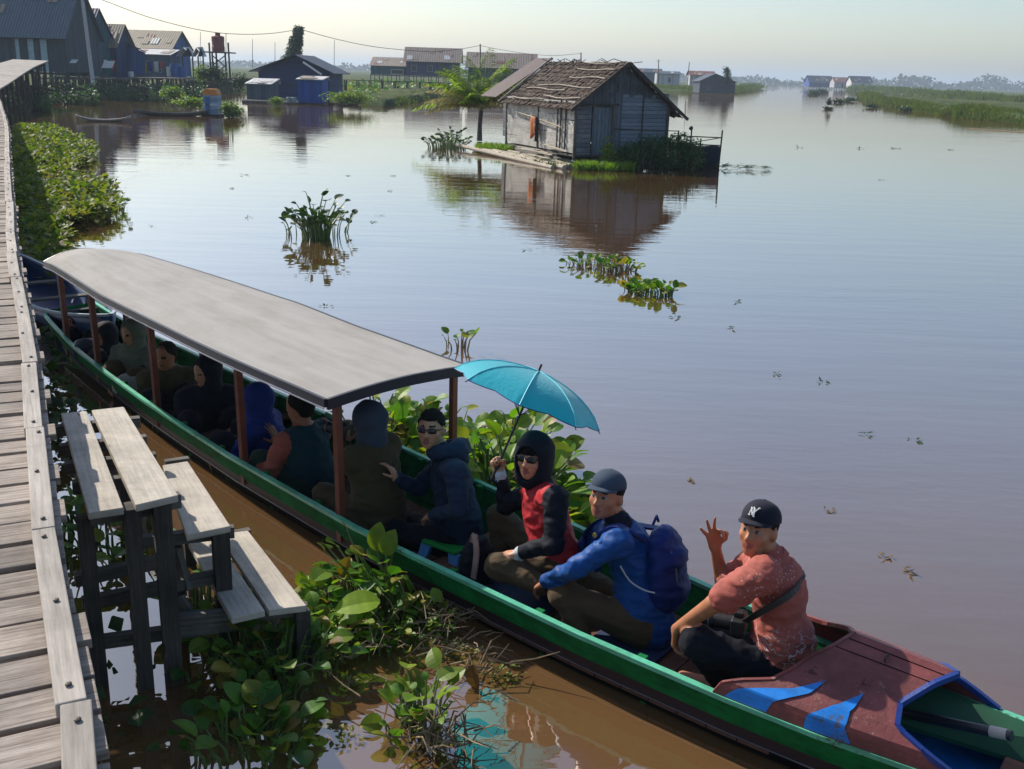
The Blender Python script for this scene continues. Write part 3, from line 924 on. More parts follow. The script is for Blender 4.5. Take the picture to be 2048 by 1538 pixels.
# ------------------------------------------------------------------ implicit surface figures
class Field:
    def __init__(s, h):
        s.h = h; s.P = []            # (fn, lo, hi, tag, k, neg)
    def cap(s, a, b, ra, rb, tg, k=.02):
        a = np.asarray(a, float); b = np.asarray(b, float)
        ab = b - a; L2 = ab @ ab + 1e-12
        def fn(x):
            t = np.clip(((x - a) @ ab) / L2, 0, 1)
            return np.linalg.norm(x - a - t[..., None] * ab, axis=-1) - (ra + (rb - ra) * t)
        r = max(ra, rb); s.P.append((fn, np.minimum(a, b) - r, np.maximum(a, b) + r, tg, k, 0)); return s
    def ell(s, c, rad, ax, tg, k=.02, neg=0):
        c = np.asarray(c, float); A = np.array(ax, float); rad = np.array(rad, float)
        def fn(x):
            q = ((x - c) @ A.T)
            k0 = np.linalg.norm(q / rad, axis=-1); k1 = np.linalg.norm(q / rad ** 2, axis=-1) + 1e-9
            return k0 * (k0 - 1) / k1
        R = np.sqrt(((A * rad[:, None]) ** 2).sum(0)); s.P.append((fn, c - R, c + R, tg, k, neg)); return s
    def solve(s, post=None, smooth=1):
        h = s.h
        lo = np.min([p[1] for p in s.P if not p[5]], 0) - 3 * h; hi = np.max([p[2] for p in s.P if not p[5]], 0) + 3 * h
        n = np.ceil((hi - lo) / h).astype(int) + 1
        G = np.full(n, .5, np.float32)
        ax = [lo[i] + h * np.arange(n[i]) for i in range(3)]
        for fn, l, u, tg, k, neg in s.P:
            m_ = k * 1.5 + 3 * h
            i0 = np.maximum(((l - m_ - lo) / h).astype(int), 0); i1 = np.minimum(((u + m_ - lo) / h).astype(int) + 2, n)
            if (i1 <= i0).any(): continue
            sl3 = tuple(slice(i0[i], i1[i]) for i in range(3))
            X = np.stack(np.meshgrid(*[ax[i][sl3[i]] for i in range(3)], indexing='ij'), -1)
            d = fn(X).astype(np.float32); g = G[sl3]
            if neg: G[sl3] = np.maximum(g, -d); continue
            hh = np.maximum(k - np.abs(g - d), 0) / k
            G[sl3] = np.minimum(g, d) - hh * hh * k * .25
        V, Q = surface_nets(G, lo, h)
        return V, Q
    def tags(s, V):
        best = np.full(len(V), 9.); T = np.zeros(len(V), int); names = []
        for fn, l, u, tg, k, neg in s.P:
            if tg not in names: names.append(tg)
            if neg: continue
            msk = np.all((V > l - .03) & (V < u + .03), axis=1)
            idx = np.nonzero(msk)[0]
            if len(idx) == 0: continue
            d = fn(V[idx]); b = d < best[idx]
            best[idx[b]] = d[b]; T[idx[b]] = names.index(tg)
        return T, names

def surface_nets(G, lo, h):
    ins = G < 0
    nx, ny, nz = G.shape
    acc = np.zeros((nx - 1, ny - 1, nz - 1, 3), np.float32); cnt = np.zeros((nx - 1, ny - 1, nz - 1), np.int16)
    offs = [(0, 0, 0), (1, 0, 0), (0, 1, 0), (1, 1, 0), (0, 0, 1), (1, 0, 1), (0, 1, 1), (1, 1, 1)]
    def sub(A, o): return A[o[0]:o[0] + nx - 1, o[1]:o[1] + ny - 1, o[2]:o[2] + nz - 1]
    for a in range(8):
        for b in range(a + 1, 8):
            df = [offs[b][i] - offs[a][i] for i in range(3)]
            if sum(map(abs, df)) != 1: continue
            A, B = sub(G, offs[a]), sub(G, offs[b])
            x = sub(ins, offs[a]) != sub(ins, offs[b])
            if not x.any(): continue
            t = np.where(x, A / np.where(x, A - B, 1), 0)
            for i in range(3):
                acc[..., i] += np.where(x, offs[a][i] + t * df[i], 0)
            cnt += x
    act = cnt > 0
    idx = np.full(act.shape, -1, np.int64); idx[act] = np.arange(act.sum())
    I = np.argwhere(act)
    V = I + acc[act] / cnt[act][:, None]
    V = lo + V * h
    Q = []
    def quads(ax_):
        o1 = [0, 0, 0]; o1[ax_] = 1
        sl0 = [slice(1, -1)] * 3; sl1 = [slice(1, -1)] * 3
        a = [slice(1, s_ - 1) for s_ in G.shape]; b = [slice(1, s_ - 1) for s_ in G.shape]
        a[ax_] = slice(0, G.shape[ax_] - 1); b[ax_] = slice(1, G.shape[ax_])
        x = ins[tuple(a)] != ins[tuple(b)]; s_in = ins[tuple(a)]
        E = np.argwhere(x)
        if len(E) == 0: return
        fl = s_in[x]
        u, v = [(1, 2), (2, 0), (0, 1)][ax_]
        base = E.copy()
        for k in range(3):
            if k != ax_: base[:, k] += 1
        def g(du, dv):
            q = base.copy(); q[:, u] -= du; q[:, v] -= dv
            return idx[q[:, 0], q[:, 1], q[:, 2]]
        q = np.stack([g(1, 1), g(0, 1), g(0, 0), g(1, 0)], 1)
        q[~fl] = q[~fl][:, ::-1]
        Q.append(q)
    for k in range(3): quads(k)
    Q = np.concatenate(Q)
    return V, Q[(Q >= 0).all(1)]

def relax(V, Q, it, lam=.5):
    n = len(V)
    E = np.concatenate([Q[:, [0, 1]], Q[:, [1, 2]], Q[:, [2, 3]], Q[:, [3, 0]]])
    for _ in range(it):
        S_ = np.zeros_like(V); c = np.zeros(n)
        for k in range(3):
            S_[:, k] = np.bincount(E[:, 0], V[E[:, 1], k], n) + np.bincount(E[:, 1], V[E[:, 0], k], n)
        c = np.bincount(E[:, 0], minlength=n) + np.bincount(E[:, 1], minlength=n)
        V = V * (1 - lam) + lam * S_ / np.maximum(c, 1)[:, None]
    return V

def field_mesh(name, F_, matmap, parent, it=1, disp=None):
    V, Q = F_.solve()
    V = relax(V, Q, it)
    T, names = F_.tags(V)
    if disp:
        nv = np.zeros_like(V)
        fn_ = np.cross(V[Q[:, 2]] - V[Q[:, 0]], V[Q[:, 3]] - V[Q[:, 1]])
        for k in range(4):
            for c in range(3): nv[:, c] += np.bincount(Q[:, k], fn_[:, c], len(V))
        nv /= np.linalg.norm(nv, axis=1)[:, None] + 1e-9
        a = np.zeros(len(V))
        cl = [i for i, nm in enumerate(names) if nm in disp]
        for i in np.nonzero(np.isin(T, cl))[0]:
            p = V[i]
            a[i] = .009 * (1 - abs(mnoise.noise(Vector((p[0] * 9, p[1] * 9, p[2] * 17)))) * 2.2) + .004 * mnoise.noise(Vector((p[0] * 30, p[1] * 30, p[2] * 44)))
        V = V + nv * a[:, None]
    me = bpy.data.meshes.new(name)
    o0 = np.array(parent_loc(parent)) if parent is not None else np.zeros(3)
    me.from_pydata((V - o0).tolist(), [], Q.tolist())
    mats = []
    mi_of = []
    for nm in names:
        m = matmap[nm]
        if m not in mats: mats.append(m)
        mi_of.append(mats.index(m))
    for m in mats: me.materials.append(m)
    me.polygons.foreach_set('material_index', np.array(mi_of)[T[Q[:, 0]]].astype('i'))
    me.polygons.foreach_set('use_smooth', [True] * len(Q)); me.update()
    o = bpy.data.objects.new(name, me); C.objects.link(o)
    if parent is not None: o.parent = parent
    return o

def hand(F_, w_, D, Np, Tt, curls, spread=(6, 2, -3, -9), sc_=1.0, thumb=None, tg='skin', tips=None):
    """w_ wrist, D direction, Np palm normal, Tt thumb side; curls: per finger 3 flex angles"""
    D = nrm(D); Np = nrm(Np - D * (Np @ D)); Tt0 = np.cross(D, Np); Tt = Tt0 if Tt0 @ Tt > 0 else -Tt0
    kn = [(.088, .030), (.091, .010), (.087, -.010), (.079, -.028)]
    ph = [(.042, .026, .022), (.046, .029, .023), (.042, .027, .022), (.033, .021, .019)]
    for i in range(4):
        k0 = w_ + (D * kn[i][0] + Tt * kn[i][1]) * sc_
        F_.cap(w_ + (D * .012 + Tt * kn[i][1] * .7) * sc_, k0, .0155 * sc_, .0125 * sc_, tg, .012)
        a = math.radians(spread[i]); dd = nrm(D * math.cos(a) + Tt * math.sin(a)); an = 0; p = k0
        for j in range(3):
            an += math.radians(curls[i][j]); d2 = dd * math.cos(an) + Np * math.sin(an)
            q = p + d2 * ph[i][j] * sc_
            F_.cap(p, q, (.0105 - .0012 * j) * sc_, (.0098 - .0014 * j) * sc_, tg, .003); p = q
    b = w_ + (D * .022 + Tt * .022) * sc_
    th = thumb or [(.5, .75, .35), (.75, .5, .5), (.85, .2, .6)]
    p = b
    for j, (L, (x, y, z)) in enumerate(zip((.042, .034, .028), th)):
        q = p + nrm(D * x + Tt * y + Np * z) * L * sc_
        F_.cap(p, q, (.0145 - .002 * j) * sc_, (.0125 - .002 * j) * sc_, tg, .006); p = q

def head_prims(F_, c, f, u, smile=0, mouth=0, chin=1.0, glasses=False):
    f = nrm(f); u = nrm(u - f * (np.asarray(u) @ f)); r = np.cross(f, u)
    A = (r, f, u)
    P = lambda x, y, z: c + r * x + f * y + u * z
    E = F_.ell
    E(P(0, -.012, .03), (.077, .096, .084), A, 'skin', .02)
    E(P(0, .022, -.03), (.062, .068, .072), A, 'skin', .03)
    E(P(0, .05, -.075), (.038, .034, .03), A, 'skin', .03)
    E(P(0, .068, -.094), (.018, .016, .014), A, 'skin', .02)
    for sx in (-1, 1):
        E(P(sx * .042, .052, -.022), (.022, .026, .022), A, 'skin', .02)
        E(P(sx * .050, .0, -.06), (.018, .03, .025), A, 'skin', .02)
        E(P(sx * .030, .092, .014), (.017, .014, .011), A, 'skin', .01, neg=1)
        E(P(sx * .030, .074, .012), (.0125, .0115, .0085), A, 'eye', .002)
        E(P(sx * .030, .0805, .0118), (.0072, .0072, .0072), A, 'iris', .002)
        F_.cap(P(sx * .016, .083, .0185), P(sx * .044, .072, .0185), .0048, .004, 'skin', .003)
        F_.cap(P(sx * .016, .0885, .035), P(sx * .046, .0735, .034), .0036, .0026, 'hair', .004)
        E(P(sx * .077, -.008, -.006), (.011, .021, .031), A, 'skin', .006)
        E(P(sx * .011, .094, -.030), (.0095, .010, .0085), A, 'skin', .006)
    F_.cap(P(0, .080, .016), P(0, .104, -.024), .0085, .0125, 'skin', .012)
    if smile:
        F_.cap(P(-.026, .073, -.048), P(0, .086, -.052), .005, .0065, 'lip', .004); F_.cap(P(.026, .073, -.048), P(0, .086, -.052), .005, .0065, 'lip', .004)
        F_.cap(P(-.014, .0745, -.058), P(.0, .0835, -.061), .0034, .0042, 'teeth', .002); F_.cap(P(.014, .0745, -.058), P(.0, .0835, -.061), .0034, .0042, 'teeth', .002)
        F_.cap(P(-.018, .076, -.065), P(.0, .086, -.070), .005, .007, 'lip', .004); F_.cap(P(.018, .076, -.065), P(0, .086, -.070), .005, .007, 'lip', .004)
    else:
        F_.cap(P(-.021, .078, -.053), P(0, .087, -.052), .0048, .0065, 'lip', .004); F_.cap(P(.021, .078, -.053), P(0, .087, -.052), .0048, .0065, 'lip', .004)
        F_.cap(P(-.016, .078, -.062), P(.0, .086, -.064), .005, .007, 'lip', .004); F_.cap(P(.016, .078, -.062), P(0, .086, -.064), .005, .007, 'lip', .004)

def figure(label, J, fcol, h=.0068, face=None, up=(0, 0, 1), smile=0, hands=None, opts=None, disp=('shirt', 'sleeve', 'pants'), name='person', face_detail=True):
    """J: joints in world coords. fcol: tag -> material"""
    o = opts or {}
    F_ = Field(h)
    J = {k: np.asarray(v, float) for k, v in J.items()}
    base = J['pel'].copy(); base[2] -= .1
    root = thing('person', base, label, 'person')
    pel, chest, neck, head = J['pel'], J['chest'], J['neck'], J['head']
    across = nrm(J['shN'] - J['shF']); spine = nrm(neck - pel); fwd = nrm(np.cross(spine, across)); 
    fdir = nrm(face)
    if 'fwd' in o: 
        if fwd @ o['fwd'] < 0: fwd = -fwd
    ac = nrm(np.cross(fwd, spine)); A = (ac, fwd, spine)
    b = o.get('bulk', 1.0)
    F_.ell(pel + spine * .02, (.165 * b, .125 * b, .125), A, 'shirt' if o.get('long', 0) else 'pants', .05)
    F_.ell(pel * .72 + chest * .28 + spine * .02, (.160 * b, .128 * b, .13), A, 'shirt', .05)
    F_.ell((pel + chest) / 2, (.158 * b, .122 * b, .16), A, 'shirt', .06)
    F_.ell(chest, (.17 * b, .118 * b, .16), A, 'shirt', .06)
    F_.cap(J['shN'] - across * .03, J['shF'] + across * .03, .066 * b, .066 * b, 'shirt', .05)
    F_.cap(chest + spine * .08, neck, .09, .062, 'shirt', .05)
    if o.get('collar', 1): F_.cap(neck - spine * .012, neck + nrm(head - neck) * .026 - fwd * .01, .066, .062, 'collar', .012)
    F_.cap(neck - spine * .03, head - np.array([0, 0, .035]) - fdir * .018, .052, .054, 'skin', .012)
    for sd in ('N', 'F'):
        sh, el, wr = J['sh' + sd], J['el' + sd], J['wr' + sd]
        rr = o.get('arm', 1.0)
        if o.get('short'):
            q = sh * .25 + el * .75
            F_.cap(sh, q, .066 * rr, .062 * rr, 'sleeve', .03)
            F_.cap(q, el, .045, .042, 'skin', .006)
            F_.cap(el, wr, .042, .027, 'skin', .01)
        else:
            F_.cap(sh, el, .062 * rr, .050 * rr, 'sleeve', .04)
            wv = wr * .96 + el * .04
            F_.cap(el, wv, .050 * rr, .034 * rr, 'sleeve', .02)
            F_.cap(wv - nrm(wr - el) * .012, wv, .036, .037, 'cuff' if 'cuff' in fcol else 'sleeve', .006)
            F_.cap(wv, wr + nrm(wr - el) * .012, .026, .025, 'skin', .004)
        hp, kn, an = J['hip' + sd], J['kn' + sd], J['an' + sd]
        F_.cap(hp, kn, .092 * o.get('leg', 1), .068, 'pants', .04)
        F_.cap(kn, an, .066, .047, 'pants', .03)
        F_.cap(kn, kn + nrm(kn - hp) * .01, .066, .064, 'pants', .03)
        if 'ft' + sd in J:
            F_.cap(an, J['ft' + sd], .040, .032, 'shoe', .015)
            F_.cap(an - np.array([0, 0, .02]), an, .045, .04, 'shoe', .015)
    if hands:
        for hd_ in hands: hand(F_, *hd_[:-1], **hd_[-1])
    if face_detail: head_prims(F_, head, fdir, np.array(up, float), smile)
    else:
        u = np.array([0, 0, 1.]); r = nrm(np.cross(fdir, u)); A2 = (r, fdir, u)
        F_.ell(head + u * .03, (.077, .096, .084), A2, 'skin', .02); F_.ell(head + fdir * .02 - u * .035, (.06, .07, .078), A2, 'skin', .03)
        F_.cap(head + fdir * .08 + u * .01, head + fdir * .1 - u * .022, .008, .012, 'skin', .01)
        for sx in (-1, 1): F_.ell(head + fdir * .08 + r * sx * .03 + u * .01, (.012, .008, .006), A2, 'iris', .002)
        F_.ell(head + fdir * .083 - u * .055, (.022, .008, .006), A2, 'lip', .003)
    body = field_mesh('body', F_, fcol, root, it=2, disp=disp)
    root['fr'] = 0
    del root['fr']
    return root

def frame(f, u=(0, 0, 1)):
    f = nrm(f); u = np.asarray(u, float); u = nrm(u - f * (u @ f)); return np.cross(f, u), f, u

def sdf_hair(root, c, f, mat, front=.055, u=(0, 0, 1), back=-.06, h=.006, puff=1.0, name='hair', rough=.006):
    r, f, u = frame(f, u)
    F_ = Field(h)
    F_.ell(c + u * .036 - f * .014, (.083 * puff, .102 * puff, .088 * puff), (r, f, u), 'h', .01)
    F_.ell(c - f * .05 - u * .03, (.07 * puff, .045, .055), (r, f, u), 'h', .02)
    # trim: keep above hair line in front, sides down to the ears
    V, Q = F_.solve()
    V = relax(V, Q, 1)
    q = V - c; x, y, z = q @ r, q @ f, q @ u
    cut = np.where(y > .02, front + 0 * y, np.where(y > -.03, .02, back))
    line = np.interp(y, [-.1, -.045, -.01, .03, .06, .12], [back, back + .01, .0, front * .5, front, front])
    keep = z > line
    fk = keep[Q].sum(1) >= 3
    Q = Q[fk]
    V = V + np.array([mnoise.noise(Vector(p * 60)) for p in V])[:, None] * rough * nrm3(q)
    return raw_mesh(name, V, Q, mat, root)

def nrm3(q): return q / (np.linalg.norm(q, axis=1)[:, None] + 1e-9)

def raw_mesh(name, V, Q, mat, parent=None, solid=0, smooth=True, mi=None):
    used = np.unique(Q); rm = np.full(len(V), -1); rm[used] = np.arange(len(used))
    V = V[used]; Q = rm[Q]
    me = bpy.data.meshes.new(name)
    o0 = np.array(parent_loc(parent)) if parent is not None else V.mean(0) * [1, 1, 0] + [0, 0, V[:, 2].min()]
    me.from_pydata((V - o0).tolist(), [], Q.tolist())
    for m in (mat if isinstance(mat, (list, tuple)) else [mat]): me.materials.append(m)
    me.polygons.foreach_set('use_smooth', [smooth] * len(Q))
    if mi is not None: me.polygons.foreach_set('material_index', mi)
    me.update()
    o = bpy.data.objects.new(name, me); C.objects.link(o)
    if parent is not None: o.parent = parent
    else: o.location = Vector(o0)
    if solid:
        md = o.modifiers.new('s', 'SOLIDIFY'); md.thickness = solid; md.offset = 1
    return o

def make_cap(root, c, f, mat, brimmat=None, u=(0, 0, 1), logo=None):
    r, f, u = frame(f, u)
    c = c + u * .056 - f * .012
    mb = MB()
    def dome(a, b):
        th = a * 2 * math.pi; ph = b * math.pi / 2 * 1.0
        x = math.cos(th) * math.cos(ph); y = math.sin(th) * math.cos(ph); z = math.sin(ph) ** .85
        yy = .106 if y > 0 else .104
        return c + r * x * .086 + f * y * yy + u * (z * .088 - .004 + (.012 if y < 0 else 0) * y)
    mb.grid(dome, 32, 12, us=1, vs=1)
    o = mb.build('cap', mat, root, smooth=True, solid=.003)
    bm_ = MB()
    def brim(a, b):
        th = math.radians(28 + 124 * a); x = math.cos(th); y = math.sin(th)
        k = 1 + b * .0
        L = .062 * (math.sin(a * math.pi) ** .5) * b
        xx = r * x * .085; yy = f * (y * .104 + L)
        drop = -.004 * b - .014 * (x * x) * (.4 + b)
        return c + xx * (1 + .0 * b) + yy + u * (.004 + drop)
    bm_.grid(brim, 20, 8)
    o2 = bm_.build('brim', brimmat or mat, o, smooth=True, solid=.004)
    bt = MB(); bt.tube([c + u * .083, c + u * .088], [.007, .004], 8); bt.build('button', mat, o)
    if logo:
        lg = MB()
        def sp(x, z):
            ph = z / .088; zz = min(.98, (.02 + z) / .088) ** (1 / .85)
            y = math.sqrt(max(0, 1 - (x / .086) ** 2 - zz ** 2)) * .106
            return c + r * x + f * (y + .0045) + u * (.016 + z)
        def stroke(P, w_=.006):
            PP = []
            for (x0, z0), (x1, z1) in zip(P[:-1], P[1:]):
                for k in range(5):
                    t_ = k / 4; PP.append(sp(x0 + (x1 - x0) * t_, z0 + (z1 - z0) * t_))
            lg.tube(PP, w_ / 2, 6)
        for P in logo: stroke([(a * .0008 * -1, b * .0008 + .008) for a, b in P])
        lg.build('emblem', m_white, o)

def make_glasses(root, c, f, u=(0, 0, 1), mat=None, h_=.016):
    r, f, u = frame(f, u)
    mb = MB()
    for sx in (-1, 1):
        def ln(a, b):
            th = a * 2 * math.pi
            x = math.cos(th); z = math.sin(th)
            k = b
            sq = (abs(x) ** 4 + abs(z) ** 4) ** -.25
            return c + r * (sx * .033 + x * sq * .026 * k) + u * (.010 + z * sq * h_ * k) + f * (.101 - .010 * k * k * (.5 + .5 * x * sx) - .006 * k * max(0, x * sx))
        mb.grid(ln, 18, 4)
        mb.tube([c + r * sx * .058 + f * .088 + u * .016, c + r * sx * .081 + f * .03 + u * .012, c + r * sx * .084 - f * .012 + u * .006], .0032, 6)
    mb.tube([c - r * .012 + f * .103 + u * .014, c + r * .012 + f * .103 + u * .014], .003, 6)
    return mb.build('sunglasses', mat or m_lens, root, smooth=True)

def make_hood(root, c, f, mat, rad=(.108, .125, .125), open_=.095, u=(0, 0, 1), h=.007, drop=.1, tilt=0, name='hood', disp=.006, oc=(.105, -.01)):
    r, f, u = frame(f, u)
    F_ = Field(h)
    F_.ell(c + u * .02 - f * .02, rad, (r, f, u), 'h', .03)
    F_.ell(c - u * drop - f * .02, (rad[0] * .92, rad[1] * .85, .09), (r, f, u), 'h', .06)
    F_.ell(c + f * oc[0] + u * oc[1], (open_ * .72, .085, open_), (r, f, u), 'h', .01, neg=1)
    F_.ell(c + u * .02 - f * .012, (rad[0] - .018, rad[1] - .02, rad[2] - .02), (r, f, u), 'h', .01, neg=1)
    V, Q = F_.solve(); V = relax(V, Q, 1)
    q = V - c
    V = V + np.array([mnoise.noise(Vector((p[0] * 16, p[1] * 16, p[2] * 22))) for p in V])[:, None] * disp * nrm3(q)
    return raw_mesh(name, V, Q, mat, root)

m_lens = mat_plain('dark_lens', (.006, .006, .008), .12, .1, 5, 0)
m_hair = mat_plain('black_hair', (.010, .008, .007), .75, .5, 90, 1.0, bdist=.008, spec=.2)
m_skin1 = mat_skin('tan_skin', (.44, .19, .105)); m_skin2 = mat_skin('brown_skin', (.42, .17, .085)); m_skin3 = mat_skin('warm_skin', (.56, .26, .15))
m_eye = mat_plain('eye_white', (.24, .20, .18), .3, .05, 5, 0); m_iris = mat_plain('iris', (.012, .008, .006), .2, .1, 5, 0)
m_lip = mat_plain('lip', (.26, .075, .06), .5, .1, 9, 0); m_teeth = mat_plain('teeth', (.36, .26, .20), .35, .05, 9, 0)
def fc(skin, shirt, pants, sleeve=None, shoe=None, collar=None, **k):
    d = dict(skin=skin, shirt=shirt, pants=pants, sleeve=sleeve or shirt, shoe=shoe or m_black, collar=collar or shirt, eye=m_eye, iris=m_iris, lip=m_lip, teeth=m_teeth, hair=m_hair)
    d.update(k); return d

# ------------------------------------------------------------------ people in the boat
def J(px, py, n):                       # point on the boat's lengthwise plane n
    r = ray(px, py); t = (n - CAM @ bnn) / (r @ bnn); return CAM + t * r
def bdir(s, n, z): return nrm(bd * s + bnn * n + np.array([0, 0, z]))

m_batik = None
def make_batik():
    m, t, b = newmat('coral_batik_shirt')
    tc = N(t, 'ShaderNodeTexCoord'); P = tc.outputs['Object']
    v = N(t, 'ShaderNodeTexVoronoi', feature='DISTANCE_TO_EDGE'); v.inputs['Scale'].default_value = 7
    dn = noise_node(t, P, 6, 3); ad = N(t, 'ShaderNodeVectorMath', operation='ADD'); t.links.new(P, ad.inputs[0])
    t.links.new(dn, ad.inputs[1]); t.links.new(ad.outputs[0], v.inputs[0])
    ln = ramp(t, v.outputs[0], [(.012, (.62, .5, .5)), (.03, (.36, .085, .062))])
    v2 = N(t, 'ShaderNodeTexVoronoi'); v2.inputs['Scale'].default_value = 55; t.links.new(P, v2.inputs[0])
    dots = ramp(t, v2.outputs[0], [(.22, (.5, .3, .26)), (.3, (.36, .085, .062))])
    sp = N(t, 'ShaderNodeSeparateXYZ'); t.links.new(P, sp.inputs[0])
    low = ramp(t, sp.outputs[2], [(.30, (1, 1, 1)), (.42, (0, 0, 0))])
    f = noise_node(t, P, 3.2, 2)
    dm = ramp(t, f, [(.5, (0, 0, 0)), (.56, (1, 1, 1))])
    c = mixc(t, dm, (.36, .085, .062), dots)
    c = mixc(t, low, c, ln)
    t.links.new(c, b.inputs['Base Color']); b.inputs['Roughness'].default_value = .8
    f2 = noise_node(t, mapping(t, P, (1, 1, 2.2)), 9, 3, .5); bump(t, b, f2, .5, .012)
    return m
m_batik = make_batik()
m_jblue = mat_cloth('blue_jacket', (.006, .062, .25), .55, sheen=.1)
m_jred = mat_cloth('red_jacket', (.42, .022, .03), .5, sheen=.1)
m_jblack = mat_cloth('black_sleeve', (.006, .008, .016), .75, sheen=.03)
m_jnavy = mat_cloth('slate_navy_jacket', (.014, .028, .06), .75, sheen=.05)
m_khaki = mat_cloth('khaki_trousers', (.085, .055, .028), .85)
m_dpants = mat_cloth('black_trousers', (.006, .008, .014), .85, sheen=.05)
m_olive = mat_cloth('olive_jacket', (.075, .055, .025), .85)
m_coral = mat_cloth('coral_sweater', (.42, .11, .07), .85)
m_teal = mat_cloth('dark_teal_vest', (.012, .045, .06), .8)
m_green = mat_cloth('dark_green_cloth', (.02, .045, .03), .85)
m_hblue = mat_cloth('blue_hooded_jacket', (.008, .03, .20), .7)
m_hijab = mat_cloth('sage_hijab', (.17, .18, .13), .85)
m_grayc = mat_cloth('grey_blue_hood', (.05, .065, .10), .8)
m_capg = mat_cloth('slate_cap_cloth', (.045, .065, .10), .85, bdist=.002)
m_capn = mat_cloth('black_cap_cloth', (.008, .009, .02), .8, bdist=.002)
m_stripe = mat_cloth('white_cuff', (.5, .52, .55), .8)
m_sock = mat_cloth('orange_sock', (.5, .07, .03), .8)
m_shoe = mat_plain('tan_shoe', (.22, .14, .09), .7, .3)
m_bag = mat_cloth('royal_blue_backpack', (.002, .020, .14), .55, bdist=.006)

cam_h = np.array([0, 0, CAMH])
def facing(c, left_deg, up_deg=0):
    """direction from c to the camera turned left_deg to the picture's left"""
    v = (cam_h - c) * [1, 1, 0]; a = math.radians(-left_deg); v = nrm(v)
    v = np.array([v[0] * math.cos(a) - v[1] * math.sin(a), v[0] * math.sin(a) + v[1] * math.cos(a), 0])
    return nrm(v + np.array([0, 0, math.tan(math.radians(up_deg))]))

DBG = []
def chkb(nm, j):
    L = lambda a, b: round(float(np.linalg.norm(j[a] - j[b])), 2)
    DBG.append((nm, 'ua', L('shN', 'elN'), L('shF', 'elF'), 'fa', L('elN', 'wrN'), L('elF', 'wrF'), 'sh', L('shN', 'shF'), 'th', L('hipN', 'knN'), L('hipF', 'knF'), 'shin', L('knN', 'anN'), L('knF', 'anF'), 'sp', L('neck', 'pel'), 'pelz', round(float(j['pel'][2]), 2)))

# --- person in the coral batik shirt making the ok sign
hc = J(1517, 1060, 4.14)
j = dict(head=hc, neck=J(1548, 1118, 4.19), chest=J(1556, 1180, 4.2), pel=J(1572, 1345, 4.2),
         shN=J(1527, 1150, 3.99), shF=J(1515, 1118, 4.37), elN=J(1428, 1208, 3.93), wrN=J(1353, 1258, 3.98),
         elF=J(1448, 1176, 4.42), wrF=J(1431, 1096, 4.36), hipN=J(1550, 1345, 4.10), knN=J(1395, 1283, 3.95), anN=J(1452, 1378, 4.06),
         hipF=J(1548, 1330, 4.30), knF=J(1405, 1262, 4.36), anF=J(1462, 1345, 4.26), ftN=W(-1.84, 4.04, .225))
chkb('P4', j)
fd = facing(hc, 24, 9)
wF = j['wrF']; DF = nrm(J(1421, 1040, 4.33) - wF)
PN = nrm(np.array([.25, -1, .15]))
wN = j['wrN']; DN = nrm(J(1349, 1300, 3.985) - wN)
hands = [(wF, DF, PN, np.array([1., 0, 0]), [(68, 62, 35), (10, 12, 8), (4, 6, 6), (2, 6, 6)], dict(spread=(4, 3, -9, -30), sc_=.98, thumb=[(.55, .75, .45), (.95, .25, .35), (.75, -.45, .5)])),
         (wN, DN, bdir(1, .2, -.2), bdir(0, 1, 0), [(25, 30, 20), (28, 32, 20), (30, 35, 22), (34, 38, 25)], dict(sc_=.95))]
p4 = figure('person in a black cap and coral batik shirt making an ok sign with one hand', j,
            fc(m_skin2, m_batik, m_dpants, shoe=m_skin2), h=.0060, face=fd, hands=hands, opts=dict(short=1, bulk=1.06, leg=1.05, arm=1.15, long=1))
LOGO = [[(-22, 4), (-22, 40), (-2, 6), (-2, 42)], [(-12, 46), (4, 26), (20, 48)], [(4, 26), (6, 2)], [(-28, 4), (-16, 4)], [(-28, 40), (-18, 40)], [(0, 2), (12, 2)], [(12, 47), (24, 45)]]
make_cap(p4, hc, fd, m_capn, logo=LOGO)
sdf_hair(p4, hc, fd, m_hair, front=.06, back=-.045, puff=.965)

# --- person in the blue jacket with a grey cap
hc = J(1213, 992, 4.24)
j = dict(head=hc, neck=J(1240, 1046, 4.28), chest=J(1262, 1110, 4.3), pel=J(1300, 1258, 4.3),
         shN=J(1238, 1085, 4.09), shF=J(1212, 1062, 4.46), elN=J(1152, 1135, 4.0), wrN=J(1093, 1163, 4.08),
         elF=J(1150, 1118, 4.52), wrF=J(1120, 1140, 4.42), hipN=J(1282, 1258, 4.2), knN=J(1128, 1190, 4.08), anN=J(1162, 1268, 4.04),
         hipF=J(1285, 1240, 4.4), knF=J(1165, 1155, 4.44), anF=J(1215, 1240, 4.32), ftN=W(-2.62, 4.0, .21))
chkb('P3', j)
fd = facing(hc, 29, 9)
wN = j['wrN']; wF = j['wrF']
hands = [(wN, bdir(-.75, .1, -.6), bdir(-.2, .2, -1), bdir(0, 1, .2), [(30, 30, 20)] * 2 + [(34, 34, 20)] * 2, dict(sc_=.92)),
         (wF, bdir(-.8, -.3, -.4), bdir(0, 0, -1), bdir(0, -1, 0), [(25, 30, 20)] * 4, dict(sc_=.9))]
p3 = figure('person in a blue jacket and slate cap smiling, wearing a royal blue backpack', j,
            fc(m_skin2, m_jblue, m_khaki, shoe=m_sock, collar=m_capn), h=.0066, face=fd, hands=hands, smile=1, opts=dict(bulk=1.04, long=1))
make_cap(p3, hc, fd, m_capg)
sdf_hair(p3, hc, fd, m_hair, front=.06, back=-.05, puff=.97)
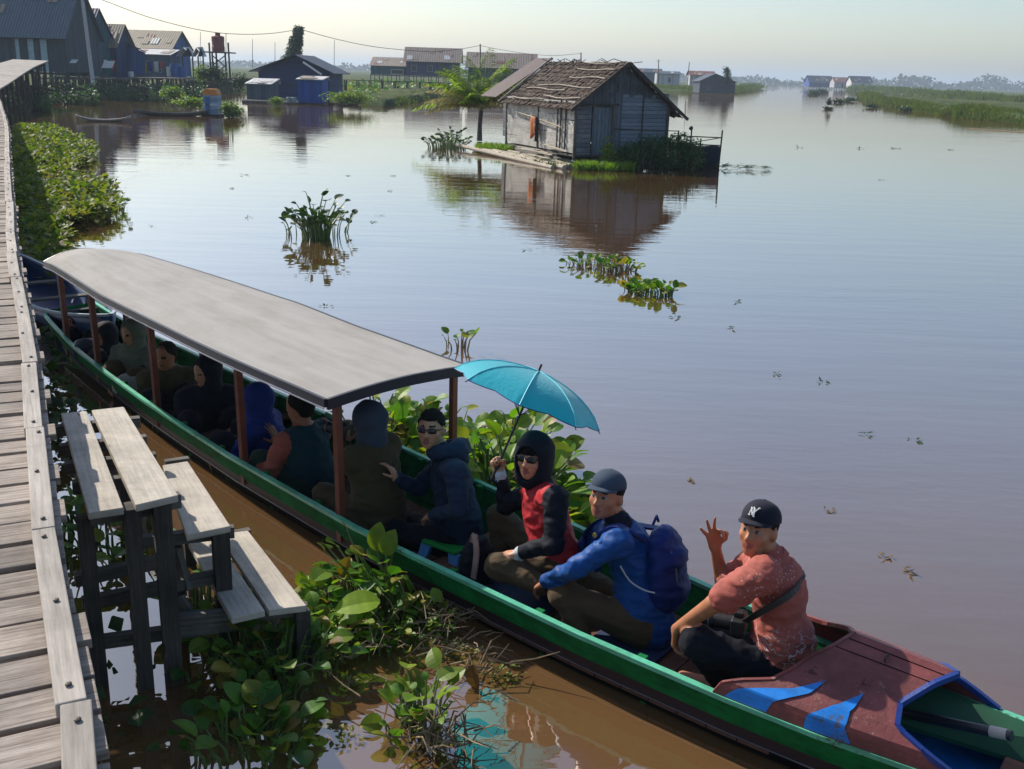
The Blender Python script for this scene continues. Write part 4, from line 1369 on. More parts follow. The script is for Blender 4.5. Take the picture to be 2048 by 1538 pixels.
def backpack():
    c = W(-2.12, 4.33, .60); f = bdir(1, .02, .10); u = bdir(-.16, 0, 1); r = np.cross(f, u)
    A = (r, f, u); F_ = Field(.009)
    F_.ell(c, (.145, .072, .205), A, 'b', .03); F_.ell(c - u * .10 + f * .01, (.145, .078, .13), A, 'b', .05)
    F_.ell(c + f * .05 - u * .10, (.11, .055, .09), A, 'b', .012); F_.ell(c + u * .14 - f * .01, (.12, .06, .08), A, 'b', .04)
    F_.ell(c + f * .045 + u * .06, (.11, .06, .07), A, 'b', .012)
    root = thing('backpack', W(-2.08, 4.33, .3), 'royal blue backpack worn on the back of the person in the blue jacket', 'backpack')
    field_mesh('bag', F_, dict(b=m_bag), root, 2, disp=('b',))
    for sx in (-1, 1):
        st = MB(); sh = j['shN'] if sx > 0 else j['shF']
        sh2 = sh + (j['shF'] - j['shN']) * .12 * sx
        P = [c + r * sx * .10 * (1 if (r @ (j['shN'] - j['shF'])) > 0 else -1) + u * .17 - f * .05, sh2 + np.array([0, 0, .075]) + bd * .05, sh2 + np.array([0, 0, .068]) - bd * .04, sh2 - np.array([0, 0, .05]) - bd * .135, sh2 - np.array([0, 0, .2]) - bd * .10]
        P = smooth_path(P, 14)
        for a, b in zip(P[:-1], P[1:]): st.beam(a, b, .05, .012, up=tuple(np.array([0, 0, 1.]) - .3 * bd))
        st.build('strap', m_bag, root)
    zp = MB()
    P = [c + f * (.097 + .004) * math.cos(a) * .9 + u * (.24 * math.sin(a) * .8 - .0) + r * .06 for a in np.linspace(-.6, 1.2, 12)]
    zp.tube(P, .004, 6); zp.build('zip', m_bline, root)
    hd_ = MB(); hd_.tube([c + u * .24 - f * .04 + r * .03, c + u * .28 - f * .03, c + u * .24 - f * .04 - r * .03], .008, 6); hd_.build('grab_loop', m_bag, root)
backpack()
def side_piping():
    mb = MB()
    P = smooth_path([J(1243, 1130, 4.115), J(1262, 1160, 4.12), J(1290, 1178, 4.135), J(1312, 1184, 4.15)], 10)
    mb.tube([p - bnn * .012 for p in P], .004, 6); return mb

side_piping().build('piping', m_stripe, p3)
mb = MB(); q_ = J(1190, 1070, 4.03); mb.tube([q_ + [0, 0, 0], q_ - bnn * .006], .012, 10); mb.build('badge', mat_plain('yellow_badge', (.4, .3, .04)), p3)
# --- person in the red jacket with black hood holding the umbrella
hc = J(1066, 915, 4.39)
j = dict(head=hc, neck=J(1082, 965, 4.41), chest=J(1092, 1030, 4.42), pel=J(1118, 1150, 4.42),
         shN=J(1112, 1000, 4.22), shF=J(1066, 985, 4.52), elN=J(1108, 1088, 4.13), wrN=J(1038, 1106, 4.14),
         elF=J(1012, 1010, 4.50), wrF=J(1000, 948, 4.47), hipN=J(1105, 1152, 4.30), knN=J(1000, 1133, 4.08), anN=J(1085, 1172, 4.12),
         hipF=J(1100, 1135, 4.52), knF=J(1000, 1035, 4.56), anF=J(1000, 1130, 4.44), ftF=W(-3.42, 4.34, .21))
chkb('P2', j)
fd = facing(hc, 24, 6)
wN = j['wrN']; wF = j['wrF']
handU = J(1000, 922, 4.475)
apex = J(1077, 743, 4.68)
uax = nrm(apex - handU)
hands = [(wN, nrm(J(985, 1112, 4.10) - wN), np.array([0, 0, -1.]), bdir(0, 1, 0), [(12, 16, 12), (10, 18, 12), (12, 20, 12), (14, 22, 14)], dict(sc_=.95, spread=(8, 2, -4, -12))),
         (wF, nrm(uax * .75 + bdir(-.5, 0, .2)), bdir(.7, -.6, 0), bdir(.1, -.2, 1), [(80, 85, 50)] * 4, dict(sc_=.92, spread=(2, 0, 0, -2), thumb=[(.6, .5, .7), (.4, .2, .9), (.1, -.2, .9)]))]
p2 = figure('person in a red jacket with black hood and sleeves holding a turquoise umbrella', j,
            fc(m_skin3, m_jred, m_khaki, sleeve=m_jblack, shoe=m_shoe, cuff=m_stripe, collar=m_jblack), h=.0066, face=fd, hands=hands, smile=1, opts=dict(bulk=1.02, long=1))
make_hood(p2, hc, fd, m_jblack, rad=(.112, .130, .130), open_=.105, oc=(.112, -.022))
sdf_hair(p2, hc, fd, m_hair, front=.028, back=-.05, puff=1.02, rough=.012)
make_glasses(p2, hc, fd, h_=.018)
wt = MB(); q = wN + nrm(j['elN'] - wN) * .02; wt.tube([q - nrm(j['elN'] - wN) * .012, q + nrm(j['elN'] - wN) * .012], .031, 14)
wt.box(q + np.array([0, -.01, .03]), (.034, .034, .01)); wt.build('wristwatch', m_black, p2)

def umbrella():
    R_, drop = .456, .176
    root = thing('umbrella', handU, 'open turquoise umbrella held up on a thin black shaft', 'umbrella')
    m, t, b = newmat('turquoise_nylon')
    b.inputs['Base Color'].default_value = (.015, .58, .72, 1); b.inputs['Roughness'].default_value = .38
    b.inputs['Sheen Weight'].default_value = .3
    tc = N(t, 'ShaderNodeTexCoord')
    bump(t, b, noise_node(t, tc.outputs['UV'], 9, 3, .5), .35, .01)
    tr = N(t, 'ShaderNodeBsdfTranslucent'); tr.inputs[0].default_value = (.02, .9, 1.0, 1)
    mx = N(t, 'ShaderNodeMixShader'); mx.inputs[0].default_value = .4
    t.links.new(b.outputs[0], mx.inputs[1]); t.links.new(tr.outputs[0], mx.inputs[2]); t.links.new(mx.outputs[0], t.nodes['Material Output'].inputs[0])
    e1 = nrm(np.cross(uax, (0, 1, 0))); e2 = np.cross(uax, e1)
    a0 = .6087
    def P(th, q):
        k = (th - a0) / (math.pi / 4); fr = abs(k - round(k)) * 2      # 0 on rib, 1 mid panel
        rr = R_ * q * math.cos(math.pi / 8) / math.cos((1 - fr) * math.pi / 8) * (1 - .03 * fr ** 2 * q ** 3)
        dd = drop * (1 - math.sqrt(1 - (.93 * q) ** 2)) / (1 - math.sqrt(1 - .93 ** 2)) - .012 * fr ** 2 * q ** 4
        return apex + (e1 * math.cos(th) + e2 * math.sin(th)) * rr - uax * dd
    mb = MB(); mb.grid(lambda a, q: P(a0 + a * 2 * math.pi, q), 64, 14, us=8, vs=2)
    mb.build('canopy', m, root, smooth=True)
    for k in range(8):
        rb = MB(); th = a0 + k * math.pi / 4
        pts = [P(th, q) - uax * .006 for q in np.linspace(0, 1, 9)] + [P(th, 1.0) + (P(th, 1.0) - P(th, .93)) * .35]
        rb.tube(pts, .0028, 5)
        mid = P(th, .5) - uax * .008
        rb.tube([apex - uax * .28, mid], .0025, 5)
        rb.build('rib', m_black, root)
    sm_ = MB()
    for k in range(8):
        sm_.tube([P(a0 + k * math.pi / 4, q) + uax * .003 for q in np.linspace(0, 1, 9)], .0032, 5)
    sm_.build('seam', mat_plain('pale_turquoise_seam', (.25, .75, .8), .6, .05), root)
    hm = MB()
    for i in range(64):
        a = a0 + i / 64 * 2 * math.pi; hm.tube([P(a, 1), P(a + 2 * math.pi / 64, 1)], .0028, 4, caps=False)
    hm.build('hem', m_navy, root)
    sh = MB(); sh.tube([handU - uax * .09, apex + uax * .045], .0068, 8); sh.build('shaft', m_black, root)
    hn = MB(); hn.tube([handU - uax * .13, handU - uax * .12, handU - uax * .03, handU - uax * .02], [.008, .014, .012, .007], 10); hn.build('handle', m_black, root)
umbrella()

# --- person with sunglasses and a slate navy hooded jacket
hc = J(862, 858, 4.50)
j = dict(head=hc, neck=J(888, 908, 4.54), chest=J(905, 970, 4.56), pel=J(925, 1085, 4.54),
         shN=J(912, 945, 4.36), shF=J(882, 930, 4.69), elN=J(918, 1020, 4.28), wrN=J(868, 1030, 4.33),
         elF=J(835, 975, 4.56), wrF=J(795, 958, 4.42), hipN=J(905, 1090, 4.44), knN=J(795, 1065, 4.36), anN=J(812, 1130, 4.34),
         hipF=J(905, 1080, 4.62), knF=J(805, 1045, 4.70), anF=J(820, 1105, 4.66), ftN=W(-4.2, 4.32, .13), ftF=W(-4.35, 4.66, .13))
chkb('P1', j)
fd = facing(hc, 16, 6)
wN = j['wrN']; wF = j['wrF']
hands = [(wN, bdir(-.9, .2, -.45), bdir(0, .3, -1), bdir(0, 1, .2), [(20, 25, 18)] * 4, dict(sc_=.92)),
         (wF, nrm(J(772, 918, 4.40) - wF), bdir(-.6, -.3, 0), bdir(.3, -1, .2), [(14, 22, 14), (18, 24, 14), (30, 40, 24), (36, 44, 26)], dict(sc_=.86, spread=(10, 3, -4, -10)))]
p1 = figure('person with short black hair and dark sunglasses in a slate navy hooded jacket', j,
            fc(m_skin3, m_jnavy, m_dpants), h=.0068, face=fd, hands=hands, smile=1, opts=dict(bulk=1.05, long=1))
sdf_hair(p1, hc, fd, m_hair, front=.066, back=-.05, puff=.985, rough=.010)
make_glasses(p1, hc, fd, h_=.017)
F_ = Field(.009)
ngl = j['neck'] + np.array([0, 0, .01])
for k in range(9):
    a = math.pi * 2 * k / 9; b_ = math.pi * 2 * (k + 1) / 9
    fr_ = lambda a: ngl + bd * (.085 * math.cos(a) + .02) + bnn * .095 * math.sin(a) + np.array([0, 0, .028 + .022 * math.cos(a)])
    F_.cap(fr_(a), fr_(b_), .034 + .012 * math.cos(a), .034 + .012 * math.cos(b_), 'b', .03)
F_.ell(ngl + bd * .10 - np.array([0, 0, .02]), (.07, .06, .08), np.eye(3), 'b', .05)
field_mesh('hood', F_, dict(b=m_jnavy), p1, 2, disp=('b',))

zp = MB(); P = smooth_path([j['neck'] - bd * .075 - bnn * .03 - [0, 0, .03], j['chest'] - bd * .135 - bnn * .02, (j['chest'] + j['pel']) / 2 - bd * .14 - bnn * .02], 14)
zp.tube(P, .004, 5); zp.build('zip', m_bline, p1)
# stool under him
def stool():
    c = W(-3.62, 4.44, .11)
    root = thing('stool', c, 'small pale blue plastic stool with a green rim under the person in sunglasses', 'stool')
    mb = MB(); u = np.array([0, 0, 1.])
    for sx in (-1, 1):
        for sy in (-1, 1):
            lg = MB(); t_ = c + bd * sx * .105 + bnn * sy * .105 + u * .135; b_ = c + bd * sx * .135 + bnn * sy * .135 + u * .005
            lg.hexa([b_ + bd * -.03 + bnn * -.02, b_ + bd * .03 - bnn * .02, b_ + bd * .03 + bnn * .02, b_ - bd * .03 + bnn * .02, t_ + bd * -.04 + bnn * -.02, t_ + bd * .04 - bnn * .02, t_ + bd * .04 + bnn * .02, t_ - bd * .04 + bnn * .02])
            lg.build('leg', m_pblue, root, bevel=.006)
    mb.box(c + u * .1475, (.27, .27, .025), 0, (bd, bnn, u)); mb.build('seat', m_pgreen, root, bevel=.01)
m_pblue = mat_plain('pale_blue_plastic', (.12, .32, .62), .4, .1); m_pgreen = mat_plain('green_plastic', (.02, .3, .05), .4, .1)
stool()

# bag standing between the two seated people
def bagb():
    F_ = Field(.010); c = J(955, 1110, 4.20)
    A = (bnn, bd, np.array([0, 0, 1.]))
    c[2] = .22
    F_.ell(c, (.10, .085, .15), A, 'b', .03); F_.ell(c + np.array([0, 0, -.06]), (.11, .10, .10), A, 'b', .03)
    root = thing('bag', c - [0, 0, .15], 'soft black bag standing behind the pale blue stool', 'bag')
    field_mesh('sack', F_, dict(b=m_jblack), root, 2, disp=('b',))
    mb = MB(); P = smooth_path([c + np.array([0, 0, .12]) - bnn * .05, c + np.array([0, 0, .19]) - bnn * .07 + bd * .03, c + np.array([0, 0, .1]) - bnn * .10 + bd * .07, c + [0, 0, -.05] - bnn * .11 + bd * .06], 10)
    for a, b in zip(P[:-1], P[1:]): mb.beam(a, b, .035, .01, up=tuple(-bnn))
    mb.build('strap', mat_cloth('pinkish_strap', (.4, .26, .22)), root)
bagb()

# --- seated passengers under the canopy
def sitter(label, px, py, z, yaw, cols, hd_=None, head_yaw=None, bulk=1.0, right=None, left=None, skin=None, hair=True, hood=None, lean=.03, seat=.12, pel_n=-.15):
    c = at(px, py, z); nn_ = c @ bnn
    for _ in range(12):
        nn_ = .5 * (nN(c @ bd) + nF(c @ bd)) + pel_n; c = J(px, py, nn_)
    DBG.append((label[:40], 'head s n z', np.round([c @ bd, c @ bnn, c[2]], 2)))
    f = np.array([math.cos(yaw), math.sin(yaw), 0]); r = np.array([f[1], -f[0], 0])
    hf = f if head_yaw is None else np.array([math.cos(head_yaw), math.sin(head_yaw), -.08])
    u = np.array([0, 0, 1.])
    neck = c - u * .15 - f * .03
    pel = c * [1, 1, 0] - f * (lean + .08) + u * seat
    if neck[2] - pel[2] > .56: pel[2] = neck[2] - .56
    chest = neck * .68 + pel * .32
    jj = dict(head=c, neck=neck, chest=chest, pel=pel)
    near = 1 if (r @ -bnn) > 0 else -1
    for k, sg in (('N', near), ('F', -near)):
        jj['sh' + k] = neck - u * .045 + r * sg * .185
        jj['el' + k] = jj['sh' + k] - u * .24 + f * .10 + r * sg * .05
        jj['wr' + k] = jj['el' + k] + f * .2 + u * .03 - r * sg * .08
        jj['hip' + k] = pel + r * sg * .1
        jj['kn' + k] = pel + f * .33 + r * sg * .17 + u * .13
        jj['an' + k] = jj['kn' + k] + f * .0 - r * sg * .10 - u * (jj['kn' + k][2] - .07)
    def clampn(p):
        s_, n_ = p @ bd, p @ bnn; q = np.clip(n_, nN(s_) + .12, nF(s_) - .10); return p + bnn * (q - n_)
    for k in list(jj):
        if jj[k][2] < .52 and k != 'head': jj[k] = clampn(jj[k])
        if jj[k][2] < .06: jj[k][2] = .06
    hands = []
    for k in ('N', 'F'):
        ov = right if k == 'N' else left
        if ov: 
            jj['el' + k] = ov[0]; jj['wr' + k] = ov[1]
            hands.append((ov[1], ov[2], ov[3], ov[4], ov[5], dict(sc_=.92)))
        else:
            hands.append((jj['wr' + k], nrm(f * .6 - u * .6), -u, -r * (near if k == 'N' else -near), [(20, 25, 15)] * 4, dict(sc_=.9)))
    root = figure(label, jj, cols, h=.0105, face=hf, hands=hands, opts=dict(bulk=bulk, long=1), face_detail=False, disp=('shirt', 'sleeve', 'pants'))
    if hair: sdf_hair(root, c, hf, m_hair, front=.05, back=-.06, h=.009)
    if hood: make_hood(root, c, hf, hood, h=.011, rad=(.105, .12, .122), drop=.12)
    return root, c, jj
yS = math.atan2(-bd[1], -bd[0])          # facing the stern
yB = math.atan2(bd[1], bd[0])            # facing the bow
yC = math.atan2(-bnn[1], -bnn[0])        # facing the near side
# olive jacket, holding a camera up
c5 = at(735, 845, .98)
camp = J(690, 862, 4.50)
root5, c5, j5 = sitter('person in an olive jacket and grey hood raising a camera beside the front post', 735, 842, .98, yS, fc(m_skin2, m_olive, m_khaki), head_yaw=yS + .25, bulk=1.12, hood=m_grayc,
    right=(camp + bd * .12 - bnn * .12 + np.array([0, 0, -.2]), camp + bd * .03 - bnn * .03 + [0, 0, -.08], bdir(-.3, .2, 1), bdir(-.4, .9, 0), bdir(1, 0, 0), [(50, 50, 30)] * 4))
def camera_thing(c, f, label):
    root = thing('camera', c - [0, 0, .05], label, 'camera')
    r, f, u = frame(f)
    mb = MB(); mb.box(c, (.13, .06, .09), 0, (r, f, u)); mb.box(c + u * .055, (.05, .05, .03), 0, (r, f, u)); mb.build('body', m_black, root, bevel=.008)
    mb = MB(); mb.tube([c + f * .03, c + f * .12, c + f * .125, c + f * .17], [.036, .036, .04, .04], 18); mb.build('lens', m_black, root)
    mb = MB(); mb.tube([c + f * .171, c + f * .173], [.036, .034], 18); mb.build('lens_glass', m_lens, root)
    mb = MB(); mb.tube([c + f * .135, c + f * .142], .0415, 18); mb.build('lens_ring', m_bline, root)
    return root
camera_thing(camp, bdir(-1, -.1, 0), 'black camera held up to the face of the person in the olive jacket')
# coral sweater with raised hand
pxh = J(546, 868, 4.60)
root6, c6, j6 = sitter('person in a coral sweater and dark teal vest with one hand raised', 600, 815, .96, yS, fc(m_skin2, m_teal, m_green, sleeve=m_coral, collar=m_coral), head_yaw=yS + .3,
    left=(J(575, 905, 4.75), J(557, 885, 4.66), nrm(J(540, 850, 4.62) - J(557, 885, 4.66)), bdir(-1, -.2, 0), bdir(0, -1, .2), [(6, 10, 6)] * 4))
cl = MB(); 
root7, c7, j7 = sitter('person in a bright blue hooded jacket seen from behind, inside the canopy', 512, 800, .93, yS + .4, fc(m_skin2, m_hblue, m_dpants), hair=False, hood=m_hblue)
root8, c8, j8 = sitter('person in black with a yellow green scarf, between the middle canopy posts', 412, 745, .95, yB - .6, fc(m_skin3, m_jblack, m_dpants, collar=mat_cloth('lime_scarf', (.30, .26, .05))), head_yaw=yC, hair=False, hood=m_jblack)
root9, c9, j9 = sitter('person in a brown jacket leaning over, right of the person in the sage headscarf', 332, 712, .93, yB - .5, fc(m_skin2, m_olive, m_dpants), head_yaw=yC + .4)
root10, c10, j10 = sitter('person in a sage green headscarf and blouse facing the boardwalk, near the stern', 264, 668, .93, yC + .35, fc(m_skin3, m_hijab, m_khaki, collar=m_hijab), head_yaw=yC + .2, hair=False, hood=m_hijab)
root11, c11, j11 = sitter('person in black leaning forward beside the second canopy post at the stern', 208, 672, .85, yB - .2, fc(m_skin2, m_jblack, m_dpants), head_yaw=yC, hood=m_jblack, hair=False)
root12, c12, j12 = sitter('person in a dark navy top at the very stern under the canopy', 150, 652, .82, yB - .6, fc(m_skin2, m_jnavy, m_dpants), head_yaw=yC)

# camera and strap of the person in the batik shirt
k4 = camera_thing(J(1478, 1248, 4.12), bdir(-1, -.25, -.05), 'black camera hanging on a strap at the lap of the person in the coral shirt')
st = MB()
P = smooth_path([J(1600, 1140, 4.30), J(1604, 1160, 4.18), J(1585, 1185, 4.06), J(1550, 1208, 4.005), J(1515, 1228, 4.0), J(1490, 1243, 4.06)], 22)
for a, b in zip(P[:-1], P[1:]): st.beam(a, b, .032, .006, up=tuple(-bnn + bd * .5))
st.build('strap', m_black, k4)
# loose luggage under the canopy
def parcel(px, py, z, sz, mt, lab, rot=0, name='bag', cat='bag'):
    c = at(px, py, z); a = np.array([math.cos(rot), math.sin(rot), 0]); b = np.array([-a[1], a[0], 0])
    F_ = Field(.012); F_.ell(c, sz, (a, b, np.array([0, 0, 1.])), 'b', .02); F_.ell(c - np.array([0, 0, sz[2] * .4]), (sz[0] * .95, sz[1] * .95, sz[2] * .5), (a, b, np.array([0, 0, 1.])), 'b', .03)
    V, Q = F_.solve(); V = relax(V, Q, 1)
    V += np.array([mnoise.noise(Vector(p * 14)) for p in V])[:, None] * .012 * nrm3(V - c)
    tag(raw_mesh(name, V, Q, mt), lab, cat)
parcel(262, 768, .18, (.16, .10, .10), mat_cloth('pale_sack', (.55, .47, .42)), 'pale cloth bag on the near side of the boat below the sage headscarf', .3)
parcel(352, 790, .10, (.14, .09, .06), m_white, 'small white and blue pack lying on the boat floor behind the third post', .5)
parcel(175, 700, .23, (.14, .12, .12), m_grayc, 'grey patterned bag at the near side of the boat stern', .4)
parcel(722, 1040, .10, (.17, .11, .07), mat_cloth('blue_bag_cloth', (.02, .05, .28)), 'blue patterned bag at the foot of the front canopy post', -.5)

# ------------------------------------------------------------------ hut on its raft
m_hutwall = mat_planks('weathered_white_boards', (.34, .33, .31), .15, 'Z', gap=.10, var=.45, light=(.62, .6, .56))
m_hutblue = mat_planks('shade_blue_grey_boards', (.17, .215, .27), .13, 'Z', gap=.16, var=.3)  # blue cast of the shaded gable put into the board colour
m_hutvert = mat_planks('grey_vertical_boards', (.12, .15, .185), .14, 'X', gap=.14, var=.4)
m_hutold = mat_planks('old_grey_boards', (.15, .165, .185), .15, 'Z', gap=.14, var=.6)
m_roofred = mat_corr('rusty_brown_sheet', ((.045, .022, .018), (.08, .042, .035), (.12, .068, .058)), .12)

def make_hut():
    th = math.radians(25)
    O = dep(1146, 318, 34.6); O[2] = 0
    G = np.array([math.cos(th), math.sin(th), 0]); Lv = np.array([-math.sin(th), math.cos(th), 0])
    u = np.array([0, 0, 1.])
    root = thing('raft_hut', O, 'weathered wooden hut with a brown thatch roof standing on a raft in the river', 'hut')
    W_, L_ = 3.55, 5.4; zf, ze, zr = .42, 1.98, 3.27
    P = lambda g, l, z: O + G * g + Lv * l + u * z
    rg = W_ * .50
    # side wall, boards laid a little unevenly
    mb = MB(); rnd = random.Random(4); z = zf
    while z < ze:
        hgt = .15; seg = [0, rnd.uniform(1.4, 3.2), L_]
        for a, b in zip(seg[:-1], seg[1:]):
            d = rnd.uniform(0, .02); t0 = rnd.gauss(0, .012)
            mb.hexa([P(-d, b, z + t0), P(-d, a, z - t0), P(.03, a, z - t0), P(.03, b, z + t0), P(-d - .012, b, z + hgt + t0), P(-d - .012, a, z + hgt - t0 - .005), P(.03, a, z + hgt - t0), P(.03, b, z + hgt + t0)])
        z += hgt
    m_sb = mat_wood('sunlit_side_boards', ((.40, .38, .35), (.68, .66, .62), (.80, .78, .75)), stain=.4)  # base whitened so the colour carries the strong sun on this wall
    mb.build('side_wall', m_sb, root)
    bk = MB(); bk.box(P(W_ / 2, L_ - .03, (zf + ze) / 2), (W_, .04, ze - zf), 0, (G, Lv, u)); bk.box(P(W_ - .02, L_ / 2, (zf + ze) / 2), (.04, L_, ze - zf), 0, (G, Lv, u)); bk.build('back_wall', m_hutold, root)
    # gable wall panels
    def panel(name, g0, g1, z0, z1, mt, off=0., vert=False):
        m2 = MB()
        a, b, c, d = P(g0, -off, z0), P(g1, -off, z0), P(g1, -off, z1), P(g0, -off, z1)
        back = Lv * .03
        i = len(m2.v)
        uv = [(g0, z0), (g1, z0), (g1, z1), (g0, z1)]
        m2.quad(a, b, c, d, uv); m2.quad(b + back, a + back, d + back, c + back, uv)
        m2.quad(a + back, a, d, d + back, uv); m2.quad(b, b + back, c + back, c, uv); m2.quad(d, c, c + back, d + back, uv)
        return m2.build(name, mt, root)
    panel('gable_boards', 0.0, .62, zf - .1, ze, m_hutold, .0)
    panel('door', .66, 1.42, zf - .05, ze - .08, m_hutvert, .012)
    panel('gable_boards', 1.50, W_, zf - .1, 2.38, m_hutblue, .02)
    panel('gable_boards', 1.50, 1.75, zf - .1, 2.40, m_hutvert, .034)
    gb = MB()      # upper triangle of vertical boards with ragged lower ends
    g = .05
    while g < W_ - .1:
        wd = .15; zt = lambda q: ze + (zr - ze) * (1 - abs(q - rg) / rg) - .04
        zb = (1.98 if g < 1.5 else 2.30) + rnd.uniform(-.08, .04)
        d = rnd.uniform(.03, .05)
        gb.hexa([P(g, -d, zb), P(g, -d, max(zt(g), zb + .02)), P(g, -d + .02, max(zt(g), zb + .02)), P(g, -d + .02, zb),
                 P(g + wd - .012, -d, zb), P(g + wd - .012, -d, max(zt(g + wd), zb + .02)), P(g + wd - .012, -d + .02, max(zt(g + wd), zb + .02)), P(g + wd - .012, -d + .02, zb)])
        g += wd
    gb.build('gable_triangle', mat_wood('shade_blue_gable', ((.05, .06, .07), (.11, .13, .155), (.19, .22, .25))), root)  # upper gable boards carry the same painted blue of the shade
    tr = MB()
    tr.beam(P(.0, -.07, 1.98), P(1.6, -.07, 2.0), .05, .06); tr.beam(P(2.55, -.05, .45), P(2.55, -.05, 2.35), .04, .02, up=tuple(Lv)); tr.beam(P(1.5, -.06, 1.22), P(W_ + .45, -.06, 1.16), .03, .03)
    tr.build('batten', m_post, root)
    # corner posts and stilts
    for (g, l) in ((0, 0), (W_, 0), (0, L_), (W_, L_), (0, L_ * .5), (W_ * .4, 0), (0, 1.2)):
        pb = MB(); pb.tube([P(g, l - .05 if l == 0 else l, -.1), P(g, l - .05 if l == 0 else l, ze)], .05, 8); pb.build('post', m_greypost, root)
    # thatch roof in overlapping courses, both slopes
    def slope(sgn, l0, l1, mt, g_over=.27, nc=11):
        mb = MB(); gE = -g_over if sgn < 0 else W_ + g_over
        zE = ze - (zr - ze) / rg * g_over * .95
        for k in range(nc):
            q0 = k / nc; q1 = (k + 1.25) / nc
            n_l = 84
            for a in range(n_l):
                la = l0 + (l1 - l0) * a / n_l; lb = l0 + (l1 - l0) * (a + 1.15) / n_l
                rag = rnd.uniform(-.08, .05)
                g0 = gE + (rg - gE) * q0 + rag * (1 if sgn > 0 else -1); g1 = gE + (rg - gE) * min(q1, 1.0)
                zz0 = zE + (zr + .06 - zE) * q0 + .035 + rnd.uniform(-.01, .03); zz1 = zE + (zr + .06 - zE) * min(q1, 1) + rnd.uniform(-.01, .02)
                jt = rnd.uniform(-.04, .04); p = [P(g0, la + jt, zz0), P(g0, lb + jt * .5, zz0 + rnd.uniform(-.015, .015)), P(g1, lb, zz1), P(g1, la, zz1)]
                o_ = (RND.random() * 40, RND.random() * 40)
                uv = [(o_[0], o_[1]), (o_[0] + .1, o_[1]), (o_[0] + .1, o_[1] + .5), (o_[0], o_[1] + .5)]
                if sgn > 0: p = p[::-1]; uv = uv[::-1]
                mb.quad(*p, uv)
        o = mb.build('roof', mt, root, solid=.018)
        return gE, zE
    gE, zE = slope(-1, -.28, L_ + .2, m_thatch)
    slope(1, -.28, L_ + .2, m_thatch, g_over=.62)
    # pale holding poles on the near slope
    for q, l0, l1, wob in ((.10, 2.3, 4.9, .05), (.17, -.1, 2.6, .06), (.42, .0, 4.0, .06), (.62, -.15, 2.4, .05), (.80, .0, 2.6, .04), (.95, .4, 3.4, .05), (.33, 1.6, 4.6, .05)):
        pb = MB(); pts = []
        for k in range(6):
            l = l0 + (l1 - l0) * k / 5; qq = q + wob * math.sin(k * 1.3 + q * 9) * .35
            pts.append(P(gE + (rg - gE) * qq, l, zE + (zr - zE) * qq + .12))
        pb.tube(pts, .022, 6); pb.build('holding_pole', m_bamboo, root)
    pb = MB(); pb.tube([P(gE - .05, L_ + .12, zE + .08), P(rg + .05, L_ + .1, zr + .22)], .035, 6); pb.build('rake_pole', m_bamboo, root)
    rb = MB()
    for sg in (-1, 1):
        gg = gE - .03 if sg < 0 else W_ + .65
        rb.beam(P(gg, -.30, zE + .0 if sg < 0 else ze - (zr - ze) / rg * .62 * .95), P(rg, -.30, zr + .06), .03, .10)
    rb.build('rake_board', m_post, root)
    rt = MB()       # ragged ridge bits
    for k in range(26):
        l = rnd.uniform(-.2, L_); rt.tube([P(rg + rnd.uniform(-.2, .2), l, zr + .04), P(rg + rnd.uniform(-.5, .5), l + rnd.uniform(-.5, .5), zr + rnd.uniform(.08, .2))], .012, 4)
    rt.build('ridge_thatch', m_thatch, root)
    # things on the side wall: rail, hanging orange garment, props
    rl = MB(); rl.tube([P(-.10, 4.4, 1.55), P(-.14, 2.6, 1.42), P(-.12, .75, 1.22)], .025, 6); rl.build('rail', m_bamboo, root)
    fr = MB(); fr.beam(P(-.06, .9, .45), P(-.06, .9, 2.1), .05, .04, up=tuple(G)); fr.beam(P(-.055, .55, .45), P(-.055, .55, 2.1), .05, .04, up=tuple(G)); fr.build('wall_batten', m_post, root)
    # sagging sheet cloth over the lower boards
    gr = MB()
    def garm(a, b): return P(-.17 - .05 * math.sin(a * 7) * b - .03 * b, 2.95 - .36 * a + (.05 * math.sin(b * 5)), 1.45 - .75 * b * (.8 + .2 * math.sin(a * 5)))
    gr.grid(garm, 8, 10); tag(gr.build('garment', mat_cloth('orange_cloth', (.45, .14, .04)), None, smooth=True, solid=.01), 'orange cloth hanging from the rail on the sunlit side wall of the raft hut', 'cloth')
    gr = MB()
    def garm2(a, b): return P(-.18 - .03 * math.sin(a * 6), 2.58 - .2 * a, 1.48 - .85 * b)
    gr.grid(garm2, 5, 8); tag(gr.build('garment', m_jblack, None, smooth=True, solid=.01), 'dark cloth hanging beside the orange cloth on the raft hut wall', 'cloth')
    # back shed roof seen over the left end
    bs = MB()
    def sh(a, b): return P(-.35 + 2.3 * b, L_ + .25 + 1.5 * a, 2.02 + 1.45 * b)
    bs.grid(sh, 4, 4, us=3.2, vs=3); bs.build('rear_roof', m_roofred, root, solid=.03)
    bw = MB(); bw.box(P(W_ * .5, L_ + .9, 1.3), (W_ * .7, 1.3, 1.5), 0, (G, Lv, u)); bw.build('rear_wall', m_hutold, root)
    # raft logs
    raft = thing('log_raft', P(0, 2, 0), 'raft of pale half-sunken logs and planks carrying the wooden hut', 'raft')
